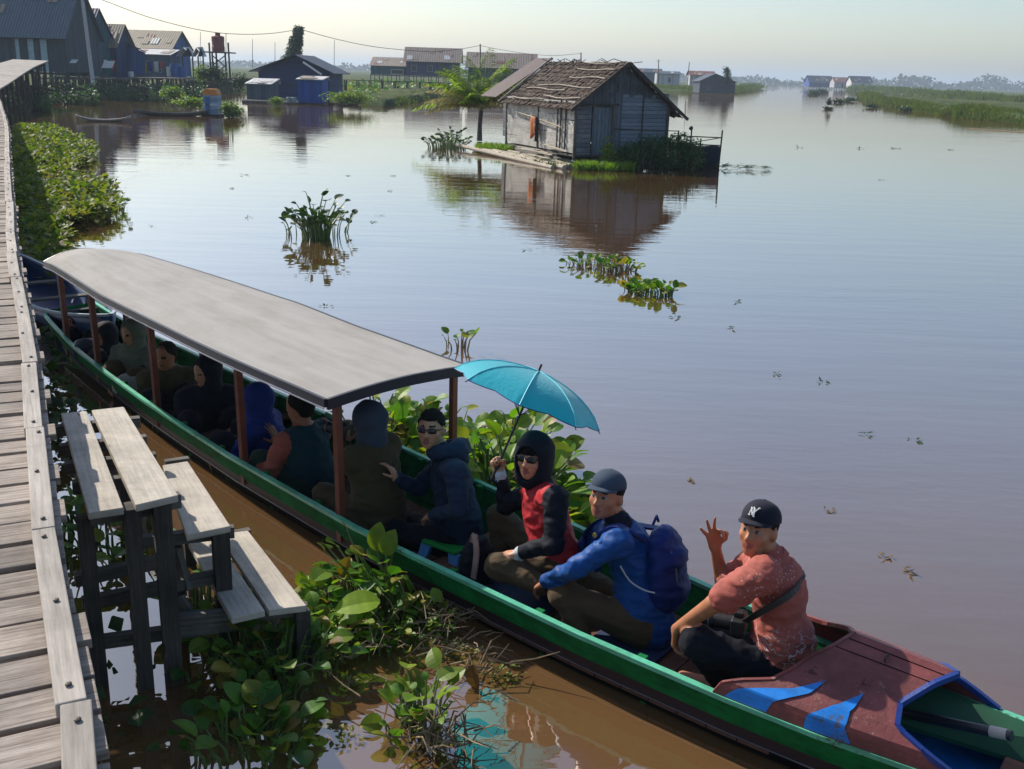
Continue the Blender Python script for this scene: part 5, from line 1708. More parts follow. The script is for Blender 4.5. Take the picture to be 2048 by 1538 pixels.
    for k, (g, l0, l1, r_) in enumerate(((-1.05, -.6, 7.4, .07), (-.88, -.9, 6.6, .08), (-.7, -.7, 5.2, .06), (-.5, -.4, 5.8, .09), (-.25, -.5, 5.0, .09), (0, -.5, 5.2, .12), (.5, -.7, 5.2, .12), (1.2, -.8, 5.2, .13), (2.0, -.8, 5.2, .13), (2.8, -.9, 5.2, .13), (3.6, -.9, 5.2, .13), (4.3, -1.0, 5.0, .13))):
        mb = MB(); zz = .02 + .03 * (k % 3)
        mb.tube([P(g + .12 * math.sin(k), l0, zz), P(g, (l0 + l1) / 2, zz + .05), P(g - .15 * math.cos(k * 2), l1, zz + (.14 if k == 0 else .04))], r_, 8)
        mb.build('log', m_bamboo if k < 5 else m_greypost, raft)
    for k in range(9):
        mb = MB(); a = P(rnd.uniform(-.8, .1), rnd.uniform(-.4, 2.2), .18 + .04 * k); d = nrm(Lv * rnd.uniform(.8, 1) + G * rnd.uniform(-.3, .3) + u * rnd.uniform(-.05, .07))
        mb.beam(a, a + d * rnd.uniform(.9, 1.8), .12, .025); mb.build('plank', m_bamboo, raft)
    fl = MB(); fl.box(P(W_ / 2, L_ / 2, zf - .08), (W_, L_, .06), 0, (G, Lv, u)); fl.build('floor', m_greypost, root)
    # rack with a dark tub at the right end
    rk = thing('landing_rack', P(5.0, -.5, 0), 'rough pole rack with a dark sheet hung on it beside the raft hut', 'rack')
    a0 = P(4.35, .5, 0); a1 = P(5.15, -.95, 0); a2 = P(4.7, .2, 0)
    for q, hgt in ((a0, 1.15), (a1, 1.25), (P(4.55, .0, 0), 1.2), (P(5.1, .2, 0), .9)):
        mb = MB(); mb.tube([q - [0, 0, .3], q + np.array([.03, 0, hgt])], .028, 6); mb.build('pole', m_post, rk)
    for z_ in (.72, .98):
        mb = MB(); mb.tube([a0 + u * z_ - G * .3, a1 + u * (z_ + .02) + G * .05], .022, 6); mb.build('pole', m_post, rk)
    mb = MB(); mb.tube([a0 + u * .66, a1 + u * 1.0], .016, 6); mb.build('pole', m_post, rk)
    mb = MB()
    mb.grid(lambda a, b: a0 * (1 - a) + a1 * a + u * (.70 - .75 * b + .02 * math.sin(a * 9)) + G * .03 * math.sin(a * 7 + b * 3), 14, 8)
    mb.build('dark_sheet', mat_plain('dark_blue_sheet', (.02, .03, .05), .7, .3), rk, smooth=True, solid=.015)
    mb = MB(); q = P(4.55, .0, 1.26)
    def sph(a, b):
        th_, ph = a * 2 * math.pi, (b - .5) * math.pi; return q + np.array([math.cos(th_) * math.cos(ph), math.sin(th_) * math.cos(ph), math.sin(ph)]) * .075
    mb.grid(sph, 14, 8); mb.build('float_ball', m_black, rk, smooth=True)
    return O, G, Lv, P
HO, HG, HL, HP = make_hut()

# plants on the raft
rnd = random.Random(11)
def bush(name, label, cat, pts, n, rad, leafs, mat, group=None, seed=1, stems=True, tall=1.0, mats=None):
    r_ = random.Random(seed); mb = MB()
    for c, R3 in pts:
        c = np.asarray(c, float)
        for k in range(n):
            v = np.array([r_.gauss(0, 1), r_.gauss(0, 1), r_.gauss(0, 1)]); v = nrm(v) * (r_.random() ** .4)
            nz = .75 + .5 * mnoise.noise(Vector(tuple(v * 2.2 + c)))
            p = c + v * np.array(R3) * nz
            if p[2] < .01: p[2] = r_.uniform(.01, .15)
            L = leafs * r_.uniform(.6, 1.4)
            leaf(mb, p, [r_.gauss(0, 1), r_.gauss(0, 1), r_.uniform(-.3, 1)], [r_.gauss(0, .6), r_.gauss(0, .6), 1], L, L * .5, .3, 0, True)
        if stems:
            for k in range(6):
                v = np.array([r_.gauss(0, .4), r_.gauss(0, .4), 0]) * R3[0]
                mb.tube([c * [1, 1, 0] + v * .5, c + v + [0, 0, R3[2] * .4]], [.02, .008], 4, 1, False)
    o = mb.build(name, mats or [mat, m_dstem], loc=(*np.asarray(pts[0][0])[:2], 0))
    return tag(o, label, cat, group)
m_bushd = mat_leaf('deep_green_leaf', [(.02, .07, .02), (.035, .10, .03), (.045, .13, .03), (.08, .16, .03)], rough=.5, trans=.25)
bush('bush', 'dense dark green bush growing in front of the blue grey gable of the raft hut', 'bush',
     [(HP(g, l, z), (.75, .55, .55)) for g, l, z in ((1.6, -.9, .4), (2.3, -.85, .6), (3.0, -.8, .65), (3.6, -.75, .7), (4.2, -.5, .45), (1.3, -1.1, .25), (2.7, -1.2, .25), (3.7, -1.2, .2))], 1500, 1, .085, m_bushd, seed=2)
bush('bush', 'light green bushy plant at the near corner of the raft hut', 'bush',
     [(HP(.75, -.95, .5), (.30, .3, .55)), (HP(.9, -1.0, .25), (.45, .35, .3))], 800, 1, .08, m_leafl, seed=3)

def grass_tuft(name, label, pts, n, hgt, mat, seed=1, group=None, wd=.02, parent=None):
    r_ = random.Random(seed); mb = MB()
    for c, R_ in pts:
        for k in range(n):
            a = r_.random() * 6.283; q = np.asarray(c, float) + np.array([math.cos(a), math.sin(a), 0]) * R_ * r_.random() ** .5
            h_ = hgt * r_.uniform(.5, 1.2); d = np.array([r_.gauss(0, .35), r_.gauss(0, .35), 1])
            t = nrm(np.array([r_.gauss(0, 1), r_.gauss(0, 1), 0])) * wd
            m1 = q + d * h_ * .55; m2 = q + d * h_ * [1.5, 1.5, .95]
            i = len(mb.v); mb.v += [tuple(q - t), tuple(q + t), tuple(m1 + t * .7), tuple(m1 - t * .7), tuple(m2)]
            mb.face((i, i + 1, i + 2, i + 3)); mb.face((i + 3, i + 2, i + 4))
    o = mb.build(name, mat, loc=(*np.asarray(pts[0][0])[:2], 0))
    return tag(o, label, 'grass', None, 'stuff')
m_grassl = mat_leaf('bright_grass', [(.10, .20, .02), (.16, .27, .03), (.22, .28, .05)], rough=.6, trans=.4)
m_grassd = mat_leaf('olive_grass', [(.05, .09, .02), (.09, .13, .03), (.17, .16, .06)], rough=.7, trans=.3)
grass_tuft('grass', 'low bright grass on the raft around the palm and hut corner', [(HP(.5, -1.25, .02), .55), (HP(1.0, -1.4, .02), .5), (HP(-.1, -1.1, .02), .4), (HP(-.4, 5.9, .05), .6), (HP(-.1, 5.2, .1), .5), (HP(-.2, 6.6, .05), .5)], 420, .28, m_grassl, 4)
grass_tuft('grass', 'thin dry weeds between the raft logs', [(HP(-.6, l, .05), .4) for l in (-.2, .8, 1.8, 2.8, 3.8)], 160, .14, m_grassd, 5)

# coconut palm on the raft
def palm():
    B = at(959, 277, .12)
    root = thing('coconut_palm', B, 'young coconut palm with yellowing green fronds growing on the raft left of the hut', 'palm')
    mb = MB()
    top = B + np.array([.05, 0, 1.25])
    mb.tube([B - [0, 0, .1], B + [0, 0, .5], top], [.13, .10, .09], 10); mb.build('trunk', m_greypost, root)
    r_ = random.Random(8)
    mats = [mat_leaf('palm_green', [(.10, .20, .02), (.20, .30, .03), (.34, .38, .03)], .5, .5), mat_leaf('palm_yellow', [(.36, .26, .03), (.42, .24, .02), (.30, .28, .04)], .5, .4), mat_leaf('palm_dry', [(.40, .33, .18), (.5, .44, .28), (.26, .17, .07)], .6, .3)]
    fr = [(-170, 32, 1.7, 2), (-150, 42, 1.8, 2), (165, 35, 2.3, 0), (150, 62, 2.5, 0), (120, 75, 2.5, 0), (75, 82, 2.5, 0), (45, 72, 2.6, 0), (20, 60, 2.3, 0), (5, 38, 2.2, 1), (-15, 45, 1.9, 1), (-60, 60, 2.0, 0), (-100, 50, 1.9, 0), (-130, 62, 2.0, 0), (-160, 55, 2.2, 0), (180, 70, 2.1, 0), (-40, 40, 1.3, 2), (100, 50, 1.9, 0), (-90, 38, 1.2, 2), (-120, 45, 1.4, 0)]
    fr += [(130, 68, 2.4, 0), (60, 66, 2.5, 0), (90, 60, 2.3, 0), (0, 55, 2.0, 1), (170, 50, 2.1, 2), (-175, 42, 1.9, 2), (35, 50, 2.1, 1)]
    for az, el, L, mi in fr:
        L *= 1.3
        a = math.radians(az); e = math.radians(el)
        h_ = np.array([math.cos(a), math.sin(a) * .9, 0]); mb = MB(); n = 42; pts = []
        for k in range(n + 1):
            q = k / n
            pts.append(top + h_ * L * (q * math.cos(e) + .25 * q * q) + np.array([0, 0, L * (q * math.sin(e) - (.12 + .62 * math.cos(e)) * q * q)]))
        mb.tube(pts, [.016 * (1 - .8 * k / n) + .003 for k in range(n + 1)], 5)
        for k in range(3, n):
            t = nrm(pts[k + 1] - pts[k]); s = nrm(np.cross(t, (0, 0, 1)))
            ll = .42 * L / 2 * (math.sin(math.pi * (k / n) ** .7) * .8 + .25)
            for sg in (-1, 1):
                d = nrm(s * sg * 1.0 + t * .75 + np.array([0, 0, -.35 + r_.gauss(0, .15)]))
                leaf(mb, pts[k], d, np.array([0, 0, 1]) + s * sg * .5, ll * 1.15, .075, .5, 0, True)
        mb.build('frond', mats[mi], root)
palm()

# ------------------------------------------------------------------ floating plants
def clump(label, px, py, n, H, sp, size, seed, extra=(), mats=None, group='water hyacinth clumps floating on the river', name='water_hyacinth', simple=False):
    r_ = random.Random(seed); mb = MB(); c = at(px, py, 0)
    hyacinth(mb, c, n, H, sp, size, r_, simple=simple)
    for (x, y, n2, H2, sp2, s2) in extra: hyacinth(mb, at(x, y, 0), n2, H2, sp2, s2, r_, simple=simple)
    o = mb.build(name, mats or [m_leaf, m_stem], loc=tuple(c)); tag(o, label, 'water plant', group); return o
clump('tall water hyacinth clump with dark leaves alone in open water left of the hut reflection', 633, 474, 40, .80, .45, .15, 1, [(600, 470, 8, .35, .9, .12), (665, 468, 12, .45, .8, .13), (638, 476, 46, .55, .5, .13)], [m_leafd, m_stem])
clump('flat water hyacinth patch below the tip of the hut reflection', 1205, 535, 60, .14, 1.1, .09, 2, [(1170, 530, 26, .12, .6, .08), (1240, 542, 34, .2, .5, .10)], [m_leaf, m_dstem])
clump('small water hyacinth patch right of the flat patch below the hut reflection', 1297, 585, 50, .12, .6, .10, 3, [(1328, 588, 24, .16, .3, .11), (1270, 582, 20, .1, .3, .09)])
clump('tiny water hyacinth floating just above the turquoise umbrella', 922, 698, 9, .28, .22, .10, 4, [(902, 694, 2, .16, .3, .08)], [m_leaf, m_dstem])
clump('dark water hyacinth at the left tip of the log raft', 893, 296, 90, .5, 1.5, .17, 5, [(905, 285, 30, .6, 1.0, .17)], [m_leafd, m_stem])
# mass behind the boat
def far_mass():
    r_ = random.Random(21); mb = MB()
    for k in range(300):
        s = r_.uniform(-5.4, -3.15); n_ = nF(s) + r_.uniform(.10, .85) * (1.0 if s < -3.5 else .6)
        c = W(s, n_, 0); h_ = .5 + .42 * mnoise.noise(Vector((s * 2.2, n_ * 2, 0)))
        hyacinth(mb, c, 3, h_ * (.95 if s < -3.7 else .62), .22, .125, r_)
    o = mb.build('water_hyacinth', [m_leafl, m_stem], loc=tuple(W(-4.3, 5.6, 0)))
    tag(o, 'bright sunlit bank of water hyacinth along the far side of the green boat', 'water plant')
far_mass()
def dry_sticks(label, pts, n, seed, L=(.2, .6), loc=None, mat=None, name='dry_stalks', rad=.005):
    r_ = random.Random(seed); mb = MB()
    for (px, py, R_) in pts:
        c = at(px, py, .03)
        for k in range(n):
            p = c + np.array([r_.gauss(0, R_), r_.gauss(0, R_), r_.uniform(0, .08)]); a = r_.random() * 6.283; l = r_.uniform(*L)
            d = np.array([math.cos(a), math.sin(a), r_.uniform(-.1, .45)])
            q = p + d * l; m_ = (p + q) / 2 + np.array([0, 0, r_.uniform(-.02, .06)])
            mb.tube([p, m_, q], [rad, rad * .8, rad * .4], 4, 0, False)
    o = mb.build(name, mat or m_dstem); return tag(o, label, 'dead stalks', None, 'stuff')
# near group between the steps and the boat
clump('big leaved water hyacinth between the lowest step and the green boat', 770, 1180, 46, .40, .5, .095, 31,
      [(740, 1150, 12, .42, .25, .12), (690, 1210, 40, .18, .4, .085), (820, 1190, 50, .28, .4, .08), (880, 1220, 50, .24, .35, .075), (775, 1130, 26, .5, .2, .1), (740, 1240, 40, .14, .4, .08)], group='hyacinth beside the landing')
clump('water hyacinth mat with yellow edged leaves in front of the lowest step', 700, 1280, 60, .10, .5, .075, 32,
      [(640, 1265, 60, .16, .4, .08), (790, 1265, 60, .10, .5, .06), (880, 1250, 50, .12, .3, .06), (650, 1210, 26, .14, .3, .08)], [m_leafl, m_stem], group='hyacinth beside the landing')
clump('shaded water hyacinth under the lowest step', 560, 1340, 60, .22, .55, .085, 33,
      [(480, 1300, 40, .24, .4, .085), (600, 1330, 34, .16, .35, .08), (520, 1420, 34, .14, .4, .08), (420, 1350, 14, .14, .3, .08)], group='hyacinth beside the landing')
clump('broad leaved water hyacinth at the bottom edge below the steps', 500, 1510, 30, .16, .4, .095, 34, [(560, 1480, 26, .12, .3, .085), (450, 1490, 12, .14, .3, .09)], group='hyacinth beside the landing')
clump('water hyacinth behind the posts under the upper tread', 215, 1075, 30, .28, .6, .11, 35, [(180, 1110, 14, .25, .4, .11), (250, 1130, 14, .2, .4, .1), (390, 1200, 18, .22, .4, .11), (160, 1050, 14, .3, .4, .12)], group='hyacinth beside the landing')
clump('single water hyacinth with trailing roots near the bottom centre', 850, 1450, 30, .24, .2, .085, 36, [(815, 1430, 12, .16, .14, .085), (800, 1470, 10, .07, .16, .075)], [m_leafl, m_stem], group='hyacinth beside the landing')
dry_sticks('dead brown roots and stalks around the single hyacinth at the bottom centre', [(880, 1478, .07), (900, 1490, .05), (860, 1490, .06)], 26, 3, (.06, .22))
dry_sticks('tangle of dead stalks floating in front of the lowest step', [(700, 1250, .14), (760, 1270, .14), (840, 1270, .12), (640, 1240, .1), (900, 1250, .06)], 22, 4, (.05, .22), rad=.004)
dry_sticks('thin grey litter of stems on the water beside the steps', [(880, 1310, .12), (960, 1340, .06), (680, 1340, .1)], 16, 9, (.06, .25))
def big_leaf():
    mb = MB(); c = at(722, 1200, .22)
    leaf(mb, c + np.array([.1, 0, 0]), (-1, -.25, -.05), (-.35, -.35, .85), .24, .17, .25); mb.build
    b = at(760, 1240, .02); mb.tube([b, (b + c) / 2 + [0, 0, .05], c + np.array([.1, 0, 0])], .005, 6, 1)
    tag(mb.build('broad_leaf', [mat_leaf('lime_leaf', [(.26, .40, .015)], .6, .4), m_stem]), 'single large lime green leaf lit by the sun beside the lowest step', 'leaf')
big_leaf()
for (px, py, sz, az, lab) in ((752, 1075, .17, 80, 'upright dark green leaf in front of the mint gunwale, left of its pair'), (768, 1085, .16, 55, 'tilted green leaf in front of the mint gunwale, right of its pair'), (630, 1150, .13, 70, 'green leaf with curled pale rim beside the lowest step'), (683, 1135, .13, 60, 'yellow brown leaf near the lowest step and boat')):
    mb = MB(); c = at(px, py, .34 if py < 1100 else .2); a = math.radians(az)
    leaf(mb, c - np.array([0, 0, sz * .5]), (math.cos(a) * .5, .1, math.sin(a)), (-.3, -.9, .3), sz, sz * .72, .25)
    b = c * [1, 1, 0] + np.array([.05, -.05, 0]); mb.tube([b, c - np.array([-.01, 0, sz * .5])], .006, 6, 1)
    tag(mb.build('broad_leaf', [m_leafl if 'yellow' not in lab else mat_leaf('ochre_leaf', [(.34, .22, .03)], .5, .3), m_stem]), lab, 'leaf')
# small curly weed bits
m_curl = mat_leaf('curly_weed', [(.22, .26, .04), (.16, .20, .05), (.26, .2, .08)], .6, .3)
for i, (px, py, n, sp, lab) in enumerate(((880, 1290, 40, .09, 'curly yellow green water weed left of the brown leaf'), (905, 1305, 30, .06, 'curly yellow green water weed next to the brown leaf'), (1003, 1355, 34, .05, 'curly water weed tip alone at the edge of the sky reflection'), (706, 1370, 26, .04, 'small curly weed floating in the sky reflection'), (683, 1460, 14, .05, 'small green leaf cluster low in the sky reflection'), (690, 1482, 10, .03, 'pale round weed bud low in the sky reflection'))):
    r_ = random.Random(50 + i); mb = MB(); c = at(px, py, .01)
    for k in range(n):
        p = c + np.array([r_.gauss(0, sp), r_.gauss(0, sp * .6), r_.uniform(0, .03)]); l = r_.uniform(.015, .035)
        leaf(mb, p, [r_.gauss(0, 1), r_.gauss(0, 1), r_.uniform(0, 1)], [0, 0, 1], l, l * .8, .5, 0, True)
    tag(mb.build('water_weed', m_curl), lab, 'water weed')
mb = MB(); c = at(945, 1330, .12); leaf(mb, c, (.1, -.2, -1), (-.5, -.8, .2), .14, .08, .4); mb.tube([at(985, 1225, .22) * 0 + c, c + np.array([-.02, .05, .03]), c + np.array([-.16, .06, .06])], .004, 5, 1)
tag(mb.build('brown_leaf', [mat_leaf('brown_leaf', [(.16, .08, .03)], .6, .2), m_dstem]), 'drooping brown leaf standing out of the water beside the curly weed', 'leaf')

# specks of floating debris, individual
def debris():
    P = [(489, 350), (465, 377), (694, 351), (788, 352), (777, 382), (495, 435), (745, 443), (760, 431), (304, 452), (222, 414), (1052, 500), (655, 612), (1474, 603), (1461, 655), (1359, 635), (1547, 748), (1648, 764), (1730, 868), (1137, 921), (1384, 960), (1785, 297), (1795, 297), (1718, 297), (1600, 295), (1745, 217), (1811, 220), (1808, 1140), (1770, 1113), (1660, 1020), (1904, 300), (1760, 360), (1830, 882)]
    names = ['above the boat canopy', 'in the open river', 'right of the umbrella', 'near the floating house reflection']
    base = None
    for i, (px, py) in enumerate(P):
        d = dep(px, py, 10); c = at(px, py, .005); sz = .03 + .0045 * np.linalg.norm(c[:2]) * .5
        r_ = random.Random(i)
        mb = MB()
        for k in range(5):
            l = sz * r_.uniform(.6, 1.5)
            leaf(mb, c + np.array([r_.gauss(0, sz * .5), r_.gauss(0, sz * .3), r_.uniform(0, .01)]), [r_.gauss(0, 1), r_.gauss(0, 1), r_.uniform(0, .4)], [0, 0, 1], l, l * .45, .3, 0, True)
        o = mb.build('floating_debris', m_leafd if py < 900 else m_dry)
        tag(o, 'small dark scrap of leaf floating on the open river', 'debris', 'scraps of leaf floating on the river')
debris()
mb = MB(); c = HP(5.5, -1.5, 0)
for k in range(50):
    r_ = rnd; leaf(mb, c + np.array([r_.uniform(-.9, .9), r_.gauss(0, .2), r_.uniform(.01, .10)]), [r_.uniform(.3, 1), r_.gauss(0, .3), r_.uniform(0, .3)], [0, 0, 1], .4, .10, .3, 0, True)
tag(mb.build('palm_debris', m_leafd), 'dark floating palm frond pointing right from the hut rack', 'palm frond')

# bank vegetation beside the boardwalk
def banks():
    r_ = random.Random(77)
    mb = MB()
    scatter_poly(mb, [(40, 262), (90, 262), (150, 288), (182, 305), (178, 322), (150, 338), (120, 350), (150, 372), (205, 385), (228, 405), (218, 440), (150, 452), (112, 468), (100, 500), (60, 500), (48, 420), (40, 330)], 6500, .38, .09, r_)
    scatter_poly(mb, [(34, 470), (120, 470), (110, 520), (120, 560), (160, 590), (150, 606), (90, 570), (40, 560)], 500, .4, .10, r_)
    tag(mb.build('water_plants', [mat_leaf('bank_leaf', [(.06, .12, .015), (.11, .17, .02), (.18, .23, .03), (.26, .26, .06), (.08, .13, .02), (.2, .16, .06)], .6, .35), m_stem]), 'dense green carpet of water plants along the right side of the boardwalk', 'water plants', None, 'stuff')
    for i, (px, py, lab) in enumerate(((222, 425, 'straggly dark stalks at the tip of the green carpet'),)):
        clump('straggly dark water hyacinth at the right tip of the green carpet', px, py, 12, .5, .7, .09, 61, [], [m_leafd, m_stem])
    mb = MB()
    scatter_poly(mb, [(640, 190), (740, 200), (830, 185), (905, 190), (905, 176), (820, 168), (650, 170)], 1100, .35, .20, r_)
    tag(mb.build('water_plants', [m_leaf, m_stem]), 'far green belt of water plants below the long stilt walkway', 'water plants', None, 'stuff')
    mb = MB()
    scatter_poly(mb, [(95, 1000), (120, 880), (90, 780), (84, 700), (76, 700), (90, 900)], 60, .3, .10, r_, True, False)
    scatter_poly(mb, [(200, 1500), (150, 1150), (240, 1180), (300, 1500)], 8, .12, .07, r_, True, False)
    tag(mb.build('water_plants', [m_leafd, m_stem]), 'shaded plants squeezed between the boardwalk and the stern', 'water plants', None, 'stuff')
banks()

# ------------------------------------------------------------------ village
def wallmat(name, col, ax='X', pitch=.3, gap=.1): return mat_planks(name, col, pitch, ax, gap=gap, var=.3)
def house(label, D, x0, x1, yr, ye, zf, depth, wall, roof, rot=0, gfront=False, over=.5, doors=(), windows=(), ridge_off=.5, stilts=True, cat='house', name='stilt_house', doorm=None, zbase=-.3, group=None):
    """front eave line seen from x0 to x1 at distance D; ridge at pixel yr, eave at pixel ye"""
    a = dep(x0, ye, D); xm = (x0 + x1) / 2
    yh = lambda x: YH + .0315 * (x - 1024)
    k = D / FPX
    p0 = dep(x0, yh(x0), D); p1 = dep(x1, yh(x1), D)
    wpx = np.linalg.norm(p1 - p0)
    ze = CAMH + (yh(xm) - ye) * k; zr = CAMH + (yh(xm) - yr) * k * (1 + depth * .5 / D)
    Gx = np.array([math.cos(rot), math.sin(rot), 0]); Gy = np.array([-math.sin(rot), math.cos(rot), 0]); u = np.array([0, 0, 1.])
    O = p0 * [1, 1, 0]
    P = lambda g, l, z: O + Gx * g + Gy * l + u * z
    root = thing(name, P(wpx / 2, depth / 2, 0), label, cat, group)
    L_ = wpx / math.cos(rot)
    w0, w1 = over * .6, L_ - over * .6
    d0, d1 = over, depth - over
    mb = MB()
    zt = ze + (zr - ze) * (0.06 if not gfront else .05)
    def q(a, b, c, d, U, V): mb.quad(a, b, c, d, [(0, 0), (U, 0), (U, V), (0, V)])
    H = zt - zf
    q(P(w0, d0, zf), P(w1, d0, zf), P(w1, d0, zt), P(w0, d0, zt), w1 - w0, H)
    q(P(w1, d0, zf), P(w1, d1, zf), P(w1, d1, zt), P(w1, d0, zt), d1 - d0, H)
    q(P(w1, d1, zf), P(w0, d1, zf), P(w0, d1, zt), P(w1, d1, zt), w1 - w0, H)
    q(P(w0, d1, zf), P(w0, d0, zf), P(w0, d0, zt), P(w0, d1, zt), d1 - d0, H)
    q(P(w0, d1, zf), P(w1, d1, zf), P(w1, d0, zf), P(w0, d0, zf), w1 - w0, d1 - d0)
    if not gfront:
        rz = zr - .08; m_ = d0 + (d1 - d0) * ridge_off
        for g in (w0, w1):
            i = len(mb.v); mb.v += [tuple(P(g, d0, zt)), tuple(P(g, d1, zt)), tuple(P(g, m_, rz))]
            mb.face((i, i + 1, i + 2) if g == w1 else (i + 2, i + 1, i), [(0, H), (d1 - d0, H), ((d1 - d0) / 2, H + rz - zt)])
    else:
        rz = zr - .08; m_ = w0 + (w1 - w0) * ridge_off
        for l in (d0, d1):
            i = len(mb.v); mb.v += [tuple(P(w0, l, zt)), tuple(P(w1, l, zt)), tuple(P(m_, l, rz))]
            mb.face((i, i + 1, i + 2), [(0, H), (w1 - w0, H), ((w1 - w0) / 2, H + rz - zt)])
    mb.build('wall', wall, root)
    th = .07
    if not gfront:
        ry = depth * ridge_off
        for (la, lb) in ((0, ry), (depth, ry)):
            rb = MB(); s = math.hypot(lb - la, zr - ze)
            A, B, Cc, Dd = P(0, la, ze), P(L_, la, ze), P(L_, lb, zr), P(0, lb, zr)
            if la > lb: A, B, Cc, Dd = B, A, Dd, Cc
            n_ = nrm(np.cross(B - A, Dd - A)) * th
            rb.quad(A + n_, B + n_, Cc + n_, Dd + n_, [(0, 0), (L_, 0), (L_, s), (0, s)])
            rb.quad(B, A, Dd, Cc, [(0, 0), (L_, 0), (L_, s), (0, s)])
            rb.quad(A, B, B + n_, A + n_); rb.quad(B, Cc, Cc + n_, B + n_); rb.quad(Dd, A, A + n_, Dd + n_)
            ro = rb.build('roof', roof, root)
            if la == 0:
                r_ = random.Random(int(x0 * 7 + D)); S_, T_ = (B - A) / L_, (Dd - A) / s
                for q_ in range(3 + int(L_ / 3)):
                    pw, ph = r_.uniform(.5, 1.1), r_.uniform(.7, 1.8); pu, pv = r_.uniform(.1, max(.2, L_ - pw - .1)), r_.uniform(.02, max(.05, s - ph))
                    o_ = A + n_ * (1.25 + .2 * q_ / 5) + S_ * pu + T_ * pv; kk = T_ * ph; pp = S_ * pw; rt_ = MB()
                    rt_.hexa([o_, o_ + pp, o_ + pp + kk, o_ + kk, o_ + n_ * .3, o_ + pp + n_ * .3, o_ + pp + kk + n_ * .3, o_ + kk + n_ * .3])
                    rt_.build('roof_patch', r_.choice([rf_rust, rf_tan, rf_grey, rf_lt]), ro)
    else:
        rx = L_ * ridge_off
        for (ga, gb) in ((0, rx), (L_, rx)):
            rb = MB(); s = math.hypot(gb - ga, zr - ze)
            A, B, Cc, Dd = P(ga, depth, ze), P(ga, 0, ze), P(gb, 0, zr), P(gb, depth, zr)
            if ga > gb: A, B, Cc, Dd = B, A, Dd, Cc
            n_ = nrm(np.cross(B - A, Dd - A)) * th
            if n_[2] < 0: n_ = -n_
            rb.quad(A + n_, B + n_, Cc + n_, Dd + n_, [(0, 0), (depth, 0), (depth, s), (0, s)])
            rb.quad(B, A, Dd, Cc, [(0, 0), (depth, 0), (depth, s), (0, s)])
            rb.quad(A, B, B + n_, A + n_); rb.quad(B, Cc, Cc + n_, B + n_); rb.quad(Dd, A, A + n_, Dd + n_)
            rb.build('roof', roof, root)
    for (g0, g1, z0, z1) in doors:
        db = MB(); db.box(P(w0 + (w1 - w0) * (g0 + g1) / 2, d0 - .04, zf + H * (z0 + z1) / 2), ((w1 - w0) * (g1 - g0), .06, H * (z1 - z0)), 0, (Gx, Gy, u)); db.build('door', doorm or m_post, root)
    for (g0, g1, z0, z1) in windows:
        cx, cz = w0 + (w1 - w0) * (g0 + g1) / 2, zf + H * (z0 + z1) / 2; ww, hh = (w1 - w0) * (g1 - g0), H * (z1 - z0)
        db = MB(); db.box(P(cx, d0 - .03, cz), (ww, .05, hh), 0, (Gx, Gy, u)); wo = db.build('window', m_black, root)
        fb = MB()
        for sx in (-1, 1): fb.box(P(cx + sx * ww / 2, d0 - .06, cz), (.07, .05, hh + .07), 0, (Gx, Gy, u))
        for sz in (-1, 1): fb.box(P(cx, d0 - .062, cz + sz * hh / 2), (ww - .07, .05, .07), 0, (Gx, Gy, u))
        f_ = fb.build('frame', doorm or m_pframe, wo)
    if stilts:
        n = max(3, int((w1 - w0) / 1.3))
        for i in range(n + 1):
            for l in (d0, d1):
                g = w0 + (w1 - w0) * i / n
                pb = MB(); pb.beam(P(g + .05 * math.sin(i * 3), l, zbase), P(g, l, zf), .13, .13); pb.build('stilt', m_post, root)
        bb = MB(); bb.beam(P(w0, d0 - .08, zf - .12), P(w1, d0 - .08, zf - .12), .08, .16); bb.build('sill_beam', m_post, root)
    return root, P, (w0, w1, d0, d1)

m_pframe = mat_plain('faded_frame_paint', (.20, .25, .30), .7, .3)
rf_blue = mat_corr('blue_grey_sheet', ((.03, .055, .075), (.055, .09, .12), (.11, .15, .18)), .24, amp=.5)
rf_violet = mat_corr('blue_red_sheet', ((.03, .05, .16), (.10, .07, .15), (.17, .09, .12)), .3)
rf_tan = mat_corr('tan_mossy_sheet', ((.13, .095, .06), (.26, .20, .12), (.36, .30, .20)), .25, amp=.3)
rf_grey = mat_corr('grey_brown_shingle', ((.12, .085, .065), (.24, .18, .14), (.36, .29, .24)), .4)
rf_dark = mat_corr('dark_sheet', ((.015, .025, .05), (.025, .04, .07), (.045, .06, .09)), .3)
rf_lt = mat_corr('light_zinc_sheet', ((.35, .36, .36), (.5, .5, .49), (.62, .62, .6)), .3)
rf_rust = mat_corr('rust_red_sheet', ((.12, .04, .03), (.2, .07, .05), (.28, .12, .09)), .4)
w_dk = wallmat('shade_blue_boards', (.02, .05, .13)); w_bl = wallmat('mid_blue_boards', (.03, .11, .30)); w_teal = wallmat('teal_boards', (.02, .085, .11))  # blue tint of shadows mixed into the dark and mid blue walls
w_gr = wallmat('grey_slat_wall', (.05, .085, .15)); w_navy = wallmat('navy_boards', (.014, .035, .12), 'Z', .25); w_cob = wallmat('cobalt_sheet', (.008, .06, .30), 'X', .25, .06)  # slat and navy walls also have the shadows' blue in their colour
w_white = wallmat('pale_boards', (.42, .44, .46), 'X', .35)
m_lightdoor = mat_plain('pale_blue_door', (.30, .42, .45), .6, .3)

